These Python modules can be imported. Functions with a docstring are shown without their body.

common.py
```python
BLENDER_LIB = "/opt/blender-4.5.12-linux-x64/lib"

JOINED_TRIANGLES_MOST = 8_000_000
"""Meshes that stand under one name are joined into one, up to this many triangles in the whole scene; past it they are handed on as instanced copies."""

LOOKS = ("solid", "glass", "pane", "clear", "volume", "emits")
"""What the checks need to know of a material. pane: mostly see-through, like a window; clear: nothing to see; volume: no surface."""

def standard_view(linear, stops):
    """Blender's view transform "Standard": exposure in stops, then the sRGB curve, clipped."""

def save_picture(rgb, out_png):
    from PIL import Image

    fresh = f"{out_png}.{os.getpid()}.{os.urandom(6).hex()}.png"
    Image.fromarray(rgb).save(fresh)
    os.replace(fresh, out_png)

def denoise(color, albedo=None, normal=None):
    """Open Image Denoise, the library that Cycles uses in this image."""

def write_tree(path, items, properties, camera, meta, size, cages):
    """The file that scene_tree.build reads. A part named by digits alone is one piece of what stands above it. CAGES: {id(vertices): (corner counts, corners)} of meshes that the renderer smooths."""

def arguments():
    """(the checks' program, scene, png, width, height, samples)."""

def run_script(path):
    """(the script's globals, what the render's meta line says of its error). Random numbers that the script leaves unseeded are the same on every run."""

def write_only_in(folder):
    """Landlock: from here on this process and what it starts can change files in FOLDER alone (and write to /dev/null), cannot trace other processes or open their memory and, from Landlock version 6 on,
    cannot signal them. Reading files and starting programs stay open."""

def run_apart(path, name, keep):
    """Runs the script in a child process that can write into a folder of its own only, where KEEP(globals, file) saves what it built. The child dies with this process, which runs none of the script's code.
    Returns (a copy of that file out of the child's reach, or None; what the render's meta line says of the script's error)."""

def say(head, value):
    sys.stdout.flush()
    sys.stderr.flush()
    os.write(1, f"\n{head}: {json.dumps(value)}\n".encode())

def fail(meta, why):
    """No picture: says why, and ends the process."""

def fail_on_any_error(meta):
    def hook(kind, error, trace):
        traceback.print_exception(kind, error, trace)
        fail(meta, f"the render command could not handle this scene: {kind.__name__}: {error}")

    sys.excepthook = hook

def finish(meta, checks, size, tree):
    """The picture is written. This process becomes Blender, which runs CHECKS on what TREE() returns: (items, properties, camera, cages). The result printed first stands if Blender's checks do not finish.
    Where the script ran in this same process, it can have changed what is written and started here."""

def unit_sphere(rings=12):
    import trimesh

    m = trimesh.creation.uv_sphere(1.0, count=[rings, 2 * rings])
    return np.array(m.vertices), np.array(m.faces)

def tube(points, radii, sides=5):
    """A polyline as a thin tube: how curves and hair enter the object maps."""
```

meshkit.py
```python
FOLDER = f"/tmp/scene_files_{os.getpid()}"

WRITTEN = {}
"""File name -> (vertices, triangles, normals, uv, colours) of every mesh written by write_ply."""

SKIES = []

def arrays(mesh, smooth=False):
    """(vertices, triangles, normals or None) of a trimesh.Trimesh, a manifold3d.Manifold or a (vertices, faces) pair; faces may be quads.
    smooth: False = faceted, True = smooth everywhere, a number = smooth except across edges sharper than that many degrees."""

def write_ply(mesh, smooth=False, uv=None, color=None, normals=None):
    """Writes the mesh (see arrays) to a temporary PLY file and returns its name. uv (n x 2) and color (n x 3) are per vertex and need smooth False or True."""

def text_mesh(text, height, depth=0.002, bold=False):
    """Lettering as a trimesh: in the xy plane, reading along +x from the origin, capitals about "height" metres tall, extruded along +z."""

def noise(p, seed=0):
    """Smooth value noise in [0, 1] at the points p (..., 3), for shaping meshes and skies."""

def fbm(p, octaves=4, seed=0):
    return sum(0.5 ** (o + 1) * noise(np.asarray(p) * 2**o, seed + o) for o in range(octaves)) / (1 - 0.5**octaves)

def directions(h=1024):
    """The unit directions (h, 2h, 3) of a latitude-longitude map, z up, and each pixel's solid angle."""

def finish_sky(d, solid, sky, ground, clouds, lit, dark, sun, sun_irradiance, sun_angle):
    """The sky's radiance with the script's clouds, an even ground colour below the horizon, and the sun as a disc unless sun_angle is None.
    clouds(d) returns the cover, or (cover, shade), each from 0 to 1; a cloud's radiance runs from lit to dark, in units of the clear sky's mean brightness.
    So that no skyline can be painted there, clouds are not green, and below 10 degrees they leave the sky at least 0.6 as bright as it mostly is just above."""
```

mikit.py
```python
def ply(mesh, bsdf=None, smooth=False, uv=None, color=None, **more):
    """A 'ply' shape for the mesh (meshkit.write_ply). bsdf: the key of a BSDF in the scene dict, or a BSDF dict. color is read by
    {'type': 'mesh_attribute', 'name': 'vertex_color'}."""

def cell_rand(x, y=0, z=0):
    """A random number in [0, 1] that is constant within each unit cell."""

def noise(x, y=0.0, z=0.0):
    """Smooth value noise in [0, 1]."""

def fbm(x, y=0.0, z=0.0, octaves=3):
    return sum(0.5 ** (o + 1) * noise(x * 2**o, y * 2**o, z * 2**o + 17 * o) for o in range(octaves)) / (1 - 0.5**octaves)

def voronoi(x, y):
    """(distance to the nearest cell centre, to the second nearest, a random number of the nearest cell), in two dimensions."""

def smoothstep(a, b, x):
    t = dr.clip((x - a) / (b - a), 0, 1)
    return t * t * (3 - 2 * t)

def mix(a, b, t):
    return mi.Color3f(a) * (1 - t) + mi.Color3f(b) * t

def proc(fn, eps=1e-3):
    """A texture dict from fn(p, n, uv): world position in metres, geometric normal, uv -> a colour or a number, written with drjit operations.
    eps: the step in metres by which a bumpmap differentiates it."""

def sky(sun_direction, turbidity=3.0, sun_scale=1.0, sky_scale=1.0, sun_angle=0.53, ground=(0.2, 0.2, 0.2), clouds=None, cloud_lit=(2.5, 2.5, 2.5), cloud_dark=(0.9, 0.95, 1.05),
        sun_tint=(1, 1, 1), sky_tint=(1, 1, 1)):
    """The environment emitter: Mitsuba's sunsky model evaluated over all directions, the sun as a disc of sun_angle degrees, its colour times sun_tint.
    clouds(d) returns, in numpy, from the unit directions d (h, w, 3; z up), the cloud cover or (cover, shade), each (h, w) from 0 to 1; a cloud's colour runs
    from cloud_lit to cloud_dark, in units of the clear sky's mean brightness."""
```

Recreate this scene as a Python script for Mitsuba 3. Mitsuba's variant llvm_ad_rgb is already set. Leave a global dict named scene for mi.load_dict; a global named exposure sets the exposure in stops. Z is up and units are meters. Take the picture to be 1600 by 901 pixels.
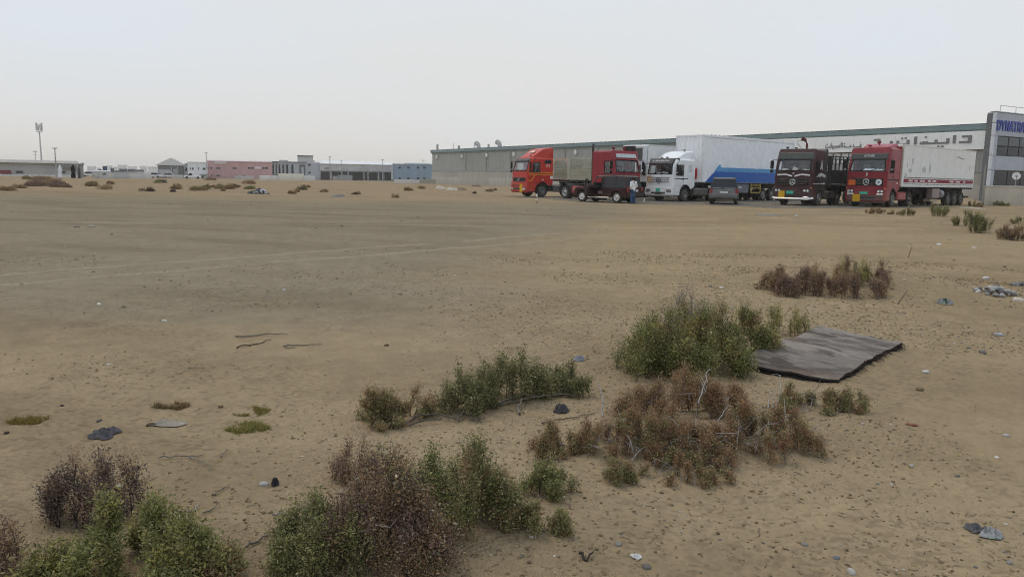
import math, random
import numpy as np, trimesh, shapely, shapely.affinity
import manifold3d as m3
import drjit as dr
import mitsuba as mi
import mikit, meshkit
from mikit import proc, smoothstep, mix, voronoi
from trimesh.util import concatenate as cat

scene, labels = {}, {}
R = np.random.default_rng(7)
T4 = mi.ScalarTransform4f

# ------------------------------------------------------------------ camera, sky, exposure
EYE = np.array([0, 0, 1.45])
PITCH, ROLL, FPX = math.atan(171.5 / 1200), math.radians(0.95), 1200.0
_F = np.array([0, math.cos(PITCH), -math.sin(PITCH)])
_u0, _r0 = np.array([0, math.sin(PITCH), math.cos(PITCH)]), np.array([1.0, 0, 0])
_U = math.cos(ROLL) * _u0 - math.sin(ROLL) * _r0
_R = math.cos(ROLL) * _r0 + math.sin(ROLL) * _u0
scene['camera'] = {'type': 'perspective', 'fov': math.degrees(2 * math.atan(800 / FPX)), 'fov_axis': 'x',
                   'near_clip': 0.05, 'far_clip': 6000.0,
                   'to_world': T4().look_at(origin=EYE.tolist(), target=(EYE + _F).tolist(), up=_U.tolist()),
                   'medium': {'type': 'ref', 'id': 'air'}}
exposure = 2.3


def hazy(d):
    n = meshkit.fbm(d * np.array([2.2, 2.2, 6.0]) + 3.1, 3, seed=4)
    shade = np.clip(np.sqrt(np.clip(d[..., 2], 0, 1)) * 1.25 + (n - 0.5) * 0.55 - 0.12, 0, 1)
    return np.ones(d.shape[:2]), shade


scene['sky'] = mikit.sky((-0.35, 0.25, 0.9), turbidity=3, sun_scale=0.12, sun_angle=16, clouds=hazy,
                         cloud_lit=(1.62, 1.555, 1.44), cloud_dark=(1.48, 1.74, 2.04), ground=(0.27, 0.22, 0.16), sun_tint=(1, 0.96, 0.9))
# the dusty air: far things fade
AIR = 0.00036
scene['air'] = {'type': 'homogeneous', 'albedo': {'type': 'rgb', 'value': [0.95, 0.95, 0.945]}, 'sigma_t': AIR}
scene['nothing'] = {'type': 'null'}
scene['haze'] = {'type': 'cube', 'to_world': T4().translate([0, 900, 21.5]).scale([2800, 2800, 24.0]),
                 'bsdf': {'type': 'ref', 'id': 'nothing'}, 'interior': {'type': 'ref', 'id': 'air'}}
labels['haze'] = {'kind': 'stuff', 'label': 'thin pale dusty haze in the air over the whole plot'}


def ray(u, v):
    d = FPX * _F + (u - 800.0) * _R - (v - 450.5) * _U
    return d / d[1]                       # per metre of depth


# ------------------------------------------------------------------ terrain
def sst(a, b, x):
    t = np.clip((x - a) / (b - a), 0, 1)
    return t * t * (3 - 2 * t)


def nz(x, y, s, seed=0, oct=3):
    return meshkit.fbm(np.stack([x / s, y / s, np.zeros_like(x) + 0.37 * seed], -1), oct, seed) - 0.5


HUMPS = []                                # (x, y, radius x, radius y, height)


def H(x, y, fine=False):
    x, y = np.asarray(x, float), np.asarray(y, float)
    r = np.hypot(x, y)
    open_ = 1 - sst(-9, 0, x + 0.0 * y) * sst(36, 41, y)          # flat under the trucks and buildings
    left = sst(-0.03, -0.13, x / np.maximum(y, 1))
    z = left * 0.62 * sst(58, 84, y) * (1 - sst(100, 170, y)) * (0.85 + 1.3 * nz(x, y, 11.0, 3))
    z = z + 0.10 * nz(x, y, 7.0, 1) * open_ * sst(2, 9, r) * (1 - sst(60, 90, y) * 0.4)
    z = z + 0.05 * nz(x, y, 1.3, 2) * open_ * (1 - sst(14, 40, r))
    for hx, hy, ax, ay, hh in HUMPS:
        z = z + hh * np.exp(-(((x - hx) / ax) ** 2 + ((y - hy) / ay) ** 2))
    for k, (m, c) in enumerate(((1.2, 19.5), (1.17, 17.6))):       # wheel ruts
        d = (y - m * x - c) / math.hypot(1, m)
        z = z - 0.018 * np.exp(-(d / 0.13) ** 2) * sst(6, 1, x)
    z = z + 0.25 * np.exp(-((r - 2.4) / 0.9) ** 2) * sst(0.2, 1.2, x / 2.5) * 0.35
    if fine:
        near = 1 - sst(9, 22, r)
        rough = 0.55 + 1.1 * sst(-0.12, 0.1, nz(x, y, 1.7, 9, 2))
        z = z + near * rough * (0.028 * nz(x, y, 0.22, 5, 4) + 0.013 * nz(x, y, 0.05, 6, 2))
    return z


def G(u, v):
    """The ground point seen at a pixel of the photograph, used once to survey where things stand."""
    d, t = ray(u, v), 0.0
    t = min(1.45 / max(-d[2], 1e-3), 400.0)
    for _ in range(30):
        z = float(H(t * d[0], t))
        t = 0.5 * t + 0.5 * min((1.45 - z) / max(-d[2], 1e-3), 400.0)
    return np.array([t * d[0], t, float(H(t * d[0], t))])


for u, v, ax, ay, hh in ((1330, 445, 1.5, 0.9, 0.22), (1090, 690, 0.9, 0.5, 0.10), (620, 830, 0.7, 0.4, 0.08), (1110, 560, 1.0, 0.6, 0.12),
                         (1500, 318, 2.2, 2.0, 0.0), (790, 625, 0.8, 0.45, 0.07), (1500, 395, 4.0, 1.6, 0.16), (240, 870, 0.5, 0.35, 0.05)):
    g = G(u, v)
    HUMPS.append((g[0], g[1], ax, ay, hh))
g = G(1500, 317)
HUMPS.append((g[0] + 2.0, g[1] + 6.0, 1.8, 2.2, 0.95))


# ------------------------------------------------------------------ materials
def unpack(uv):
    a, b = uv.x + 0.25, uv.y + 0.25
    r = dr.floor(a / 256)
    return mi.Color3f(dr.square(r / 255), dr.square(dr.floor(a - 256 * r) / 255), dr.square(dr.floor(b) / 255))


def pack(c, n):
    c = np.broadcast_to(np.asarray(c, float), (n, 3))
    q = np.round(np.sqrt(np.clip(c, 0, 1)) * 255)
    return np.stack([q[:, 0] * 256 + q[:, 1], q[:, 2]], 1)


SAND = (0.30, 0.24, 0.165)


def f_paint(p, n, uv):
    c = unpack(uv)
    a = mikit.fbm(p.x * 2.3, p.y * 2.3, p.z * 2.3)
    low = smoothstep(1.5, 0.25, p.z)
    d = dr.clip(0.015 + 0.20 * low * (0.2 + a) + 0.10 * dr.maximum(n.z, 0) + 0.08 * (a - 0.45), 0.004, 0.6)
    return mix(c * (0.92 + 0.16 * a), SAND, d)


def f_matte(p, n, uv):
    c = unpack(uv)
    a = mikit.fbm(p.x * 3.1, p.y * 3.1, p.z * 3.1)
    return mix(c * (0.91 + 0.18 * a), SAND, dr.clip(0.05 * a + 0.10 * smoothstep(1.0, 0.1, p.z), 0, 1))


def f_plain(p, n, uv):
    return unpack(uv)


def f_wall(p, n, uv):
    c = unpack(uv)
    s = p.x * 0.8 - p.y * 0.6
    st = mikit.noise(s * 2.1, p.z * 0.25) * 0.6 + mikit.noise(s * 7.0, p.z * 0.5) * 0.4
    a = mikit.fbm(p.x * 0.7, p.y * 0.7, p.z * 0.9)
    c = c * (0.84 + 0.22 * st + 0.14 * (a - 0.5))
    return mix(c, SAND, 0.35 * smoothstep(1.6, 0.0, p.z) * (0.3 + a) + 0.05)


def f_rock(p, n, uv):
    c = unpack(uv)
    a = mikit.fbm(p.x * 40, p.y * 40, p.z * 40)
    return c * (0.65 + 0.7 * a)


def f_wood(p, n, uv):
    c = unpack(uv)
    return c * (0.6 + 0.8 * mikit.noise(p.x * 60, p.y * 60, p.z * 60))


def pr(fn, rough, **k):
    return {'type': 'twosided', 'b': {'type': 'principled', 'base_color': proc(fn), 'roughness': rough, 'specular': k.pop('specular', 0.4), **k}}


scene['paint'] = pr(f_paint, 0.38, specular=0.3, clearcoat=0.12, clearcoat_gloss=0.8)
scene['matte'] = pr(f_matte, 0.75, specular=0.13)
scene['cloth'] = {'type': 'twosided', 'b': {'type': 'diffuse', 'reflectance': proc(f_plain)}}
scene['wall'] = pr(f_wall, 0.8, specular=0.2)
scene['rock'] = {'type': 'twosided', 'b': {'type': 'diffuse', 'reflectance': proc(f_rock)}}
scene['wood'] = {'type': 'twosided', 'b': {'type': 'diffuse', 'reflectance': proc(f_wood)}}
scene['metal'] = pr(f_plain, 0.32, metallic=0.85)
scene['glass'] = pr(f_plain, 0.08, specular=0.25)
scene['pane'] = {'type': 'thindielectric', 'int_ior': 1.5}
scene['leaf'] = {'type': 'principledthin', 'base_color': proc(f_plain), 'roughness': 0.6, 'diff_trans': 0.6, 'spec_trans': 0.0, 'eta': 1.4}


def f_ground(p, n, uv):
    x, y = p.x, p.y
    r = dr.sqrt(x * x + y * y)
    big = mikit.fbm(x * 0.10 + 5, y * 0.16 + 2, octaves=3)
    mid = mikit.fbm(x * 0.55, y * 0.9 + 7, octaves=3)
    st = mikit.fbm(x * 0.22 - y * 0.16, (y + x * 0.35) * 0.75, octaves=3)
    fine = mikit.fbm(x * 6, y * 6, octaves=3)
    grit = mikit.noise(x * 55, y * 55)
    crumb = smoothstep(0.60, 0.80, mikit.noise(x * 30 + 3, y * 48)) * smoothstep(0.38, 0.58, mikit.fbm(x * 1.1 + 8, y * 1.1, octaves=2))
    c = mix((0.462, 0.350, 0.220), (0.400, 0.301, 0.187), smoothstep(0.3, 0.7, mid))
    c = mix(c, (0.49, 0.375, 0.230), 0.65 * smoothstep(0.5, 0.72, big))
    # compacted grey clay on the driven part of the plot
    w = x + 1.2 - 0.17 * y + 3.4 * (big - 0.5) + 1.6 * (mid - 0.5)
    clay = smoothstep(1.6, -2.2, w) * smoothstep(5.0, 9.5, y + 2.5 * (mid - 0.5)) * smoothstep(58.0, 36.0, y + 10 * (big - 0.5))
    c = mix(c, mix((0.368, 0.310, 0.224), (0.322, 0.270, 0.193), smoothstep(0.35, 0.65, st)), 0.85 * clay)
    # drier, warmer blown sand on the far bank
    c = mix(c, (0.47, 0.350, 0.225), 0.75 * smoothstep(48.0, 66.0, y + 14 * (big - 0.5)))
    damp = smoothstep(0.55, 0.72, st)
    c = c * (1 - 0.08 * damp)
    for m, k in ((1.2, 19.5), (1.17, 17.6)):
        d = dr.abs(y - m * x - k + 0.25 * (fine - 0.5)) / math.hypot(1, m)
        broken = smoothstep(0.26, 0.42, mikit.fbm(x * 0.8 + k, y * 0.8))
        c = mix(c, (0.47, 0.40, 0.30), 0.85 * smoothstep(0.16, 0.03, d) * broken * smoothstep(5.0, 0.0, x))
    for m, k, wd in ((0.42, 27.0, 0.5), (0.3, 34.0, 0.6), (0.16, 24.0, 0.4), (-0.1, 41.0, 0.9)):
        d = dr.abs(y - m * x - k + 1.6 * (big - 0.5)) / math.hypot(1, m)
        c = c * (1 + 0.16 * smoothstep(wd, 0.1, d) * smoothstep(0.4, 0.6, st))
    c = c * (0.80 + 0.26 * fine + 0.14 * grit)
    c = c * (0.70 - 0.13 * crumb * smoothstep(20.0, 9.0, r))
    return c


def f_gbump(p, n, uv):
    return mikit.fbm(p.x * 38, p.y * 38, octaves=3) + 0.5 * mikit.noise(p.x * 130, p.y * 130)


scene['sand'] = {'type': 'twosided', 'b': {'type': 'bumpmap', 'scale': 0.016, 'arbitrary': proc(f_gbump, eps=0.004),
                                           'b': {'type': 'diffuse', 'reflectance': proc(f_ground)}}}


# ------------------------------------------------------------------ mesh helpers
def tm(m):
    if hasattr(m, 'to_mesh'):
        q = m.to_mesh()
        return trimesh.Trimesh(np.array(q.vert_properties[:, :3]), np.array(q.tri_verts), process=False)
    if isinstance(m, tuple):
        v, f = np.asarray(m[0], float), np.asarray(m[1], int)
        if f.shape[1] == 4:
            f = np.vstack([f[:, [0, 1, 2]], f[:, [0, 2, 3]]])
        return trimesh.Trimesh(v, f, process=False)
    if isinstance(m, (list,)):
        return cat([tm(x) for x in m])
    return m


def mf(mesh):
    return m3.Manifold(m3.Mesh(np.asarray(mesh.vertices, np.float32), np.asarray(mesh.faces, np.uint32)))


def box(x0, x1, y0, y1, z0, z1):
    return m3.Manifold.cube((x1 - x0, y1 - y0, z1 - z0)).translate((x0, y0, z0))


def rbox(x0, x1, y0, y1, z0, z1, b=0.02):
    """box with chamfered edges"""
    b = min(b, (x1 - x0) * 0.45, (y1 - y0) * 0.45, (z1 - z0) * 0.45)
    pts = []
    for X in ((x0, x0 + b), (x1, x1 - b)):
        for Y in ((y0, y0 + b), (y1, y1 - b)):
            for Z in ((z0, z0 + b), (z1, z1 - b)):
                pts += [(X[0], Y[1], Z[1]), (X[1], Y[0], Z[1]), (X[1], Y[1], Z[0])]
    return m3.Manifold.hull_points(np.array(pts, float))


def hull(pts):
    return m3.Manifold.hull_points(np.asarray(pts, float))


def prof(poly, y0, y1, b=0.0):
    """convex profile in the xz plane, spanning y0..y1, edges chamfered by b"""
    poly = np.asarray(poly, float)
    pts = []
    if b <= 0:
        for x, z in poly:
            pts += [(x, y0, z), (x, y1, z)]
    else:
        for x, z in poly:
            pts += [(x, y0 + b, z), (x, y1 - b, z)]
        s = shapely.Polygon(poly).convex_hull.buffer(-b * 0.75, join_style=2)
        for x, z in list(s.exterior.coords)[:-1]:
            pts += [(x, y0, z), (x, y1, z)]
    return hull(pts)


def extr(poly, y0, y1):
    """any polygon in the xz plane, extruded along y"""
    g = poly if isinstance(poly, shapely.Polygon) else shapely.Polygon(poly)
    m = trimesh.creation.extrude_polygon(g, y1 - y0, engine='earcut')
    v = m.vertices
    m.vertices = np.stack([v[:, 0], y1 - v[:, 2], v[:, 1]], 1)
    return m


def cyl(p, q, r, seg=16, r2=None):
    p, q = np.asarray(p, float), np.asarray(q, float)
    d = q - p
    L = np.linalg.norm(d)
    d = d / L
    a = np.cross(d, [0, 0, 1.0] if abs(d[2]) < 0.9 else [1.0, 0, 0])
    a /= np.linalg.norm(a)
    b = np.cross(d, a)
    t = np.arange(seg) * 2 * np.pi / seg
    ring = np.cos(t)[:, None] * a + np.sin(t)[:, None] * b
    r2 = r if r2 is None else r2
    return hull(np.vstack([p + ring * r, q + ring * r2]))


def tube(pts, rad, sides=5):
    import common as _c
    return tm(_c.tube(np.asarray(pts, float), rad, sides))


def tube(pts, rad, sides=5):
    p = np.asarray(pts, float)
    t = np.gradient(p, axis=0)
    t /= np.linalg.norm(t, axis=1, keepdims=True) + 1e-12
    a = np.cross(t, np.where(np.abs(t[:, 2:]) < 0.9, [0, 0, 1.0], [1.0, 0, 0]))
    a /= np.linalg.norm(a, axis=1, keepdims=True) + 1e-12
    b, ang = np.cross(t, a), np.arange(sides) * 2 * np.pi / sides
    v = p[:, None] + np.broadcast_to(rad, (len(p),))[:, None, None] * (np.cos(ang)[None, :, None] * a[:, None] + np.sin(ang)[None, :, None] * b[:, None])
    i, j = np.meshgrid(np.arange(len(p) - 1), np.arange(sides), indexing='ij')
    q = np.stack([i * sides + j, i * sides + (j + 1) % sides, (i + 1) * sides + (j + 1) % sides, (i + 1) * sides + j], -1).reshape(-1, 4)
    return tm((v.reshape(-1, 3), q))


def lathe(profile, axis_y=True, seg=28):
    """(radius, along) profile turned round the y axis"""
    pr_ = np.asarray(profile, float)
    t = np.arange(seg) * 2 * np.pi / seg
    v = np.stack([pr_[:, None, 0] * np.cos(t), np.broadcast_to(pr_[:, None, 1], (len(pr_), seg)), pr_[:, None, 0] * np.sin(t)], -1)
    i, j = np.meshgrid(np.arange(len(pr_) - 1), np.arange(seg), indexing='ij')
    q = np.stack([i * seg + j, (i + 1) * seg + j, (i + 1) * seg + (j + 1) % seg, i * seg + (j + 1) % seg], -1).reshape(-1, 4)
    return tm((v.reshape(-1, 3), q))


def rotz(m, deg, at=(0, 0, 0)):
    m = tm(m).copy()
    a = math.radians(deg)
    M = np.array([[math.cos(a), -math.sin(a), 0], [math.sin(a), math.cos(a), 0], [0, 0, 1]])
    m.vertices = (m.vertices - at) @ M.T + at
    return m


def move(m, d):
    m = tm(m).copy()
    m.vertices = m.vertices + np.asarray(d, float)
    return m


def numbered(name):
    if not any(k == name or k.startswith(name + '__') for k in scene) and name not in labels:
        return name
    i = 1
    while True:
        k = f'{name}_{i:03d}'
        if not any(q == k or q.startswith(k + '__') for q in scene) and k not in labels:
            return k
        i += 1


_used = {}


def fresh(name):
    """numbered(), without searching the whole scene"""
    n = _used.get(name, -1) + 1
    _used[name] = n
    return name if n == 0 else f'{name}_{n:03d}'


def put(key, mesh, mat, col=(0.5, 0.5, 0.5), smooth=False, M=None):
    m = tm(mesh)
    if M is not None:
        m = m.copy()
        m.vertices = m.vertices @ M[0].T + M[1]
    if smooth is not False and smooth is not True:
        m = trimesh.graph.smooth_shade(m, angle=np.radians(smooth), facet_minarea=None)
        smooth = True
    if mat in ('pane', 'sand', 'board', 'asphalt'):
        scene[key] = mikit.ply(m, mat, smooth=smooth)
    else:
        scene[key] = mikit.ply(m, mat, smooth=smooth, uv=pack(col, len(m.vertices)))
    return key


def thing(name, label, category, group=None):
    k = fresh(name)
    labels[k] = {'label': label, 'category': category}
    if group:
        labels[k]['group'] = group
    return k


class Kit:
    """one thing with its own frame (x forward, y left, z up): parts are put in local metres"""

    def __init__(s, name, label, category, at=(0, 0, 0), yaw=0.0, group=None, scale=1.0):
        s.k = thing(name, label, category, group)
        a = math.radians(yaw)
        s.M = (np.array([[math.cos(a), -math.sin(a), 0], [math.sin(a), math.cos(a), 0], [0, 0, 1]]) * scale, np.asarray(at, float))

    def part(s, name, mesh, mat, col=(0.5, 0.5, 0.5), smooth=False, under=None, label=None, stuff=False):
        k = fresh((under or s.k) + '__' + name)
        put(k, mesh, mat, col, smooth, s.M)
        if label or stuff:
            labels[k] = {}
            if label:
                labels[k]['label'] = label
            if stuff:
                labels[k]['kind'] = 'stuff'
        return k


def struct(name, mesh, mat, col=(0.5, 0.5, 0.5), smooth=False, kind='structure', label=None):
    put(name, mesh, mat, col, smooth)
    labels[name] = {'kind': kind}
    if label:
        labels[name]['label'] = label
    _used[name] = 0


# ------------------------------------------------------------------ ground
def ground():
    rr = [0.0, 0.6, 1.2]
    while rr[-1] < 2500:
        r = rr[-1]
        k = 1.0048 if 2.2 < r < 16 else 1.02
        rr.append(r * (1.03 if r < 2.2 else k))
    rr = np.array(rr)
    th = np.concatenate([np.linspace(-44, 44, 620), np.linspace(44, 316, 70)[1:-1]])
    th = np.radians(th)
    x, y = rr[:, None] * np.sin(th), rr[:, None] * np.cos(th)
    z = H(x, y, True)
    n = len(th)
    i, j = np.meshgrid(np.arange(len(rr) - 1), np.arange(n), indexing='ij')
    q = np.stack([i * n + j, i * n + (j + 1) % n, (i + 1) * n + (j + 1) % n, (i + 1) * n + j], -1).reshape(-1, 4)
    v = np.stack([x, y, z], -1).reshape(-1, 3)
    m = tm((v, q[:, ::-1]))
    if m.face_normals[len(m.faces) // 2, 2] < 0:
        m.faces = m.faces[:, ::-1]
    struct('ground', m, 'sand', smooth=True)


ground()


# ------------------------------------------------------------------ paved strip under the lorries
def f_asphalt(p, n, uv):
    a = mikit.fbm(p.x * 0.35, p.y * 0.5)
    b = mikit.noise(p.x * 9, p.y * 9)
    e = mikit.fbm(p.x * 0.9 + 4, p.y * 1.4)
    c = mix((0.13, 0.125, 0.115), (0.19, 0.18, 0.16), a)
    c = mix(c, (0.24, 0.19, 0.125), 0.85 * smoothstep(0.48, 0.62, e))
    return c * (0.85 + 0.3 * b)


scene['asphalt'] = {'type': 'twosided', 'b': {'type': 'diffuse', 'reflectance': proc(f_asphalt)}}
PAD = [(790, 308), (850, 310.5), (905, 315.5), (1000, 318.5), (1100, 320.5), (1205, 324.5), (1330, 326), (1480, 322.5), (1515, 316)]
front = np.array([ray(u, v)[:2] * (1.45 / -ray(u, v)[2]) for u, v in PAD])
back = front[::-1] + np.array([0.75, 0.66]) * 26
ring = np.vstack([front, back])
ring = shapely.Polygon(ring).buffer(0).segmentize(1.2)
outline = np.array(ring.exterior.coords)[:-1]
outline = outline + 0.5 * np.stack([nz(outline[:, 0], outline[:, 1], 2.0, 31), nz(outline[:, 0], outline[:, 1], 2.0, 32)], -1)
pad = trimesh.creation.extrude_polygon(shapely.Polygon(outline).buffer(0), 0.30, engine='earcut')
pad.vertices[:, 2] -= 0.29 - 0.004
struct('parking_pavement', pad, 'asphalt')

# ------------------------------------------------------------------ the long grey warehouse
WL, WR = np.array([-18.4, 174.0]), np.array([45.8, 74.5])
WD = (WR - WL) / np.linalg.norm(WR - WL)
WLEN = float(np.linalg.norm(WR - WL))
WYAW = math.degrees(math.atan2(WD[1], WD[0]))      # local x runs along the wall from far left to near right, -y faces the plot


def wall_s(u, v):
    """metres along the warehouse wall and height there, at a pixel"""
    d = ray(u, v)
    # solve t*d.xy = WL + s*WD
    A = np.array([[d[0], -WD[0]], [d[1], -WD[1]]])
    t, s = np.linalg.solve(A, WL)
    return s, 1.45 + t * d[2]


W = Kit('warehouse', 'long grey corrugated warehouse with teal eaves running behind the parked lorries', 'warehouse', (WL[0], WL[1], 0), WYAW)
HW = 7.4
W.part('wall', [box(0, WLEN, 0.12, 0.3, 0, HW - 0.5), box(0, 0.25, 0.3, 36, 0, HW - 0.5), box(WLEN - .25, WLEN, 0.3, 36, 0, HW - 0.5), box(0, WLEN, 36, 36.2, 0, HW - .5)], 'wall', (0.40, 0.395, 0.37))
# concrete plinth in precast panels
s0 = 0.0
i = 0
while s0 < WLEN - 1:
    s1 = min(s0 + 6.2, WLEN)
    W.part('wall__plinth_panel', rbox(s0 + 0.02, s1 - 0.02, -0.10, 0.12, -0.3, 1.55, 0.02), 'wall', np.array((0.47, 0.45, 0.40)) * (0.93 + 0.12 * R.random()))
    W.part('wall__plinth_panel', rbox(s0 + 0.015, s1 - 0.015, -0.03, 0.118, 1.553, 2.75, 0.02), 'wall', np.array((0.40, 0.385, 0.34)) * (0.92 + 0.14 * R.random()))
    s0 = s1
W.part('wall__ledge', rbox(0, WLEN, -0.08, 0.118, 2.755, 2.85, 0.02), 'wall', (0.27, 0.27, 0.26))


def rib_sheet(w, z0, z1, y0, pitch=0.31, deep=0.035):
    n = max(2, int(w / pitch))
    p = w / n
    xs, ys = [], []
    for k in range(n):
        xs += [k * p, k * p + p * 0.62, k * p + p * 0.72, k * p + p * 0.90]
        ys += [y0, y0, y0 - deep, y0 - deep]
    xs.append(w)
    ys.append(y0)
    xs, ys = np.array(xs), np.array(ys)
    m = len(xs)
    v = np.vstack([np.stack([xs, ys, np.full(m, z0)], 1), np.stack([xs, ys, np.full(m, z1)], 1)])
    q = np.array([[k, k + 1, m + k + 1, m + k] for k in range(m - 1)])
    return tm((v, q))


s0 = 0.0
cuts = [0.0] + [wall_s(u, 250)[0] for u in (728, 760, 798)]
while cuts[-1] + 9 < WLEN:
    cuts.append(cuts[-1] + 8.6)
cuts.append(WLEN)
for a, b in zip(cuts[:-1], cuts[1:]):
    W.part('wall__siding_panel', move(rib_sheet(b - a - 0.05, 2.852, HW - 0.6, 0.08), (a + 0.025, 0, 0)), 'wall', np.array((0.37, 0.37, 0.35)) * (0.94 + 0.1 * R.random()))
    W.part('wall__downpipe', cyl((b - 0.05, -0.02, 2.5), (b - 0.05, -0.02, HW - 0.6), 0.06, 8), 'matte', (0.33, 0.335, 0.32)) if b < WLEN else None
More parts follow.
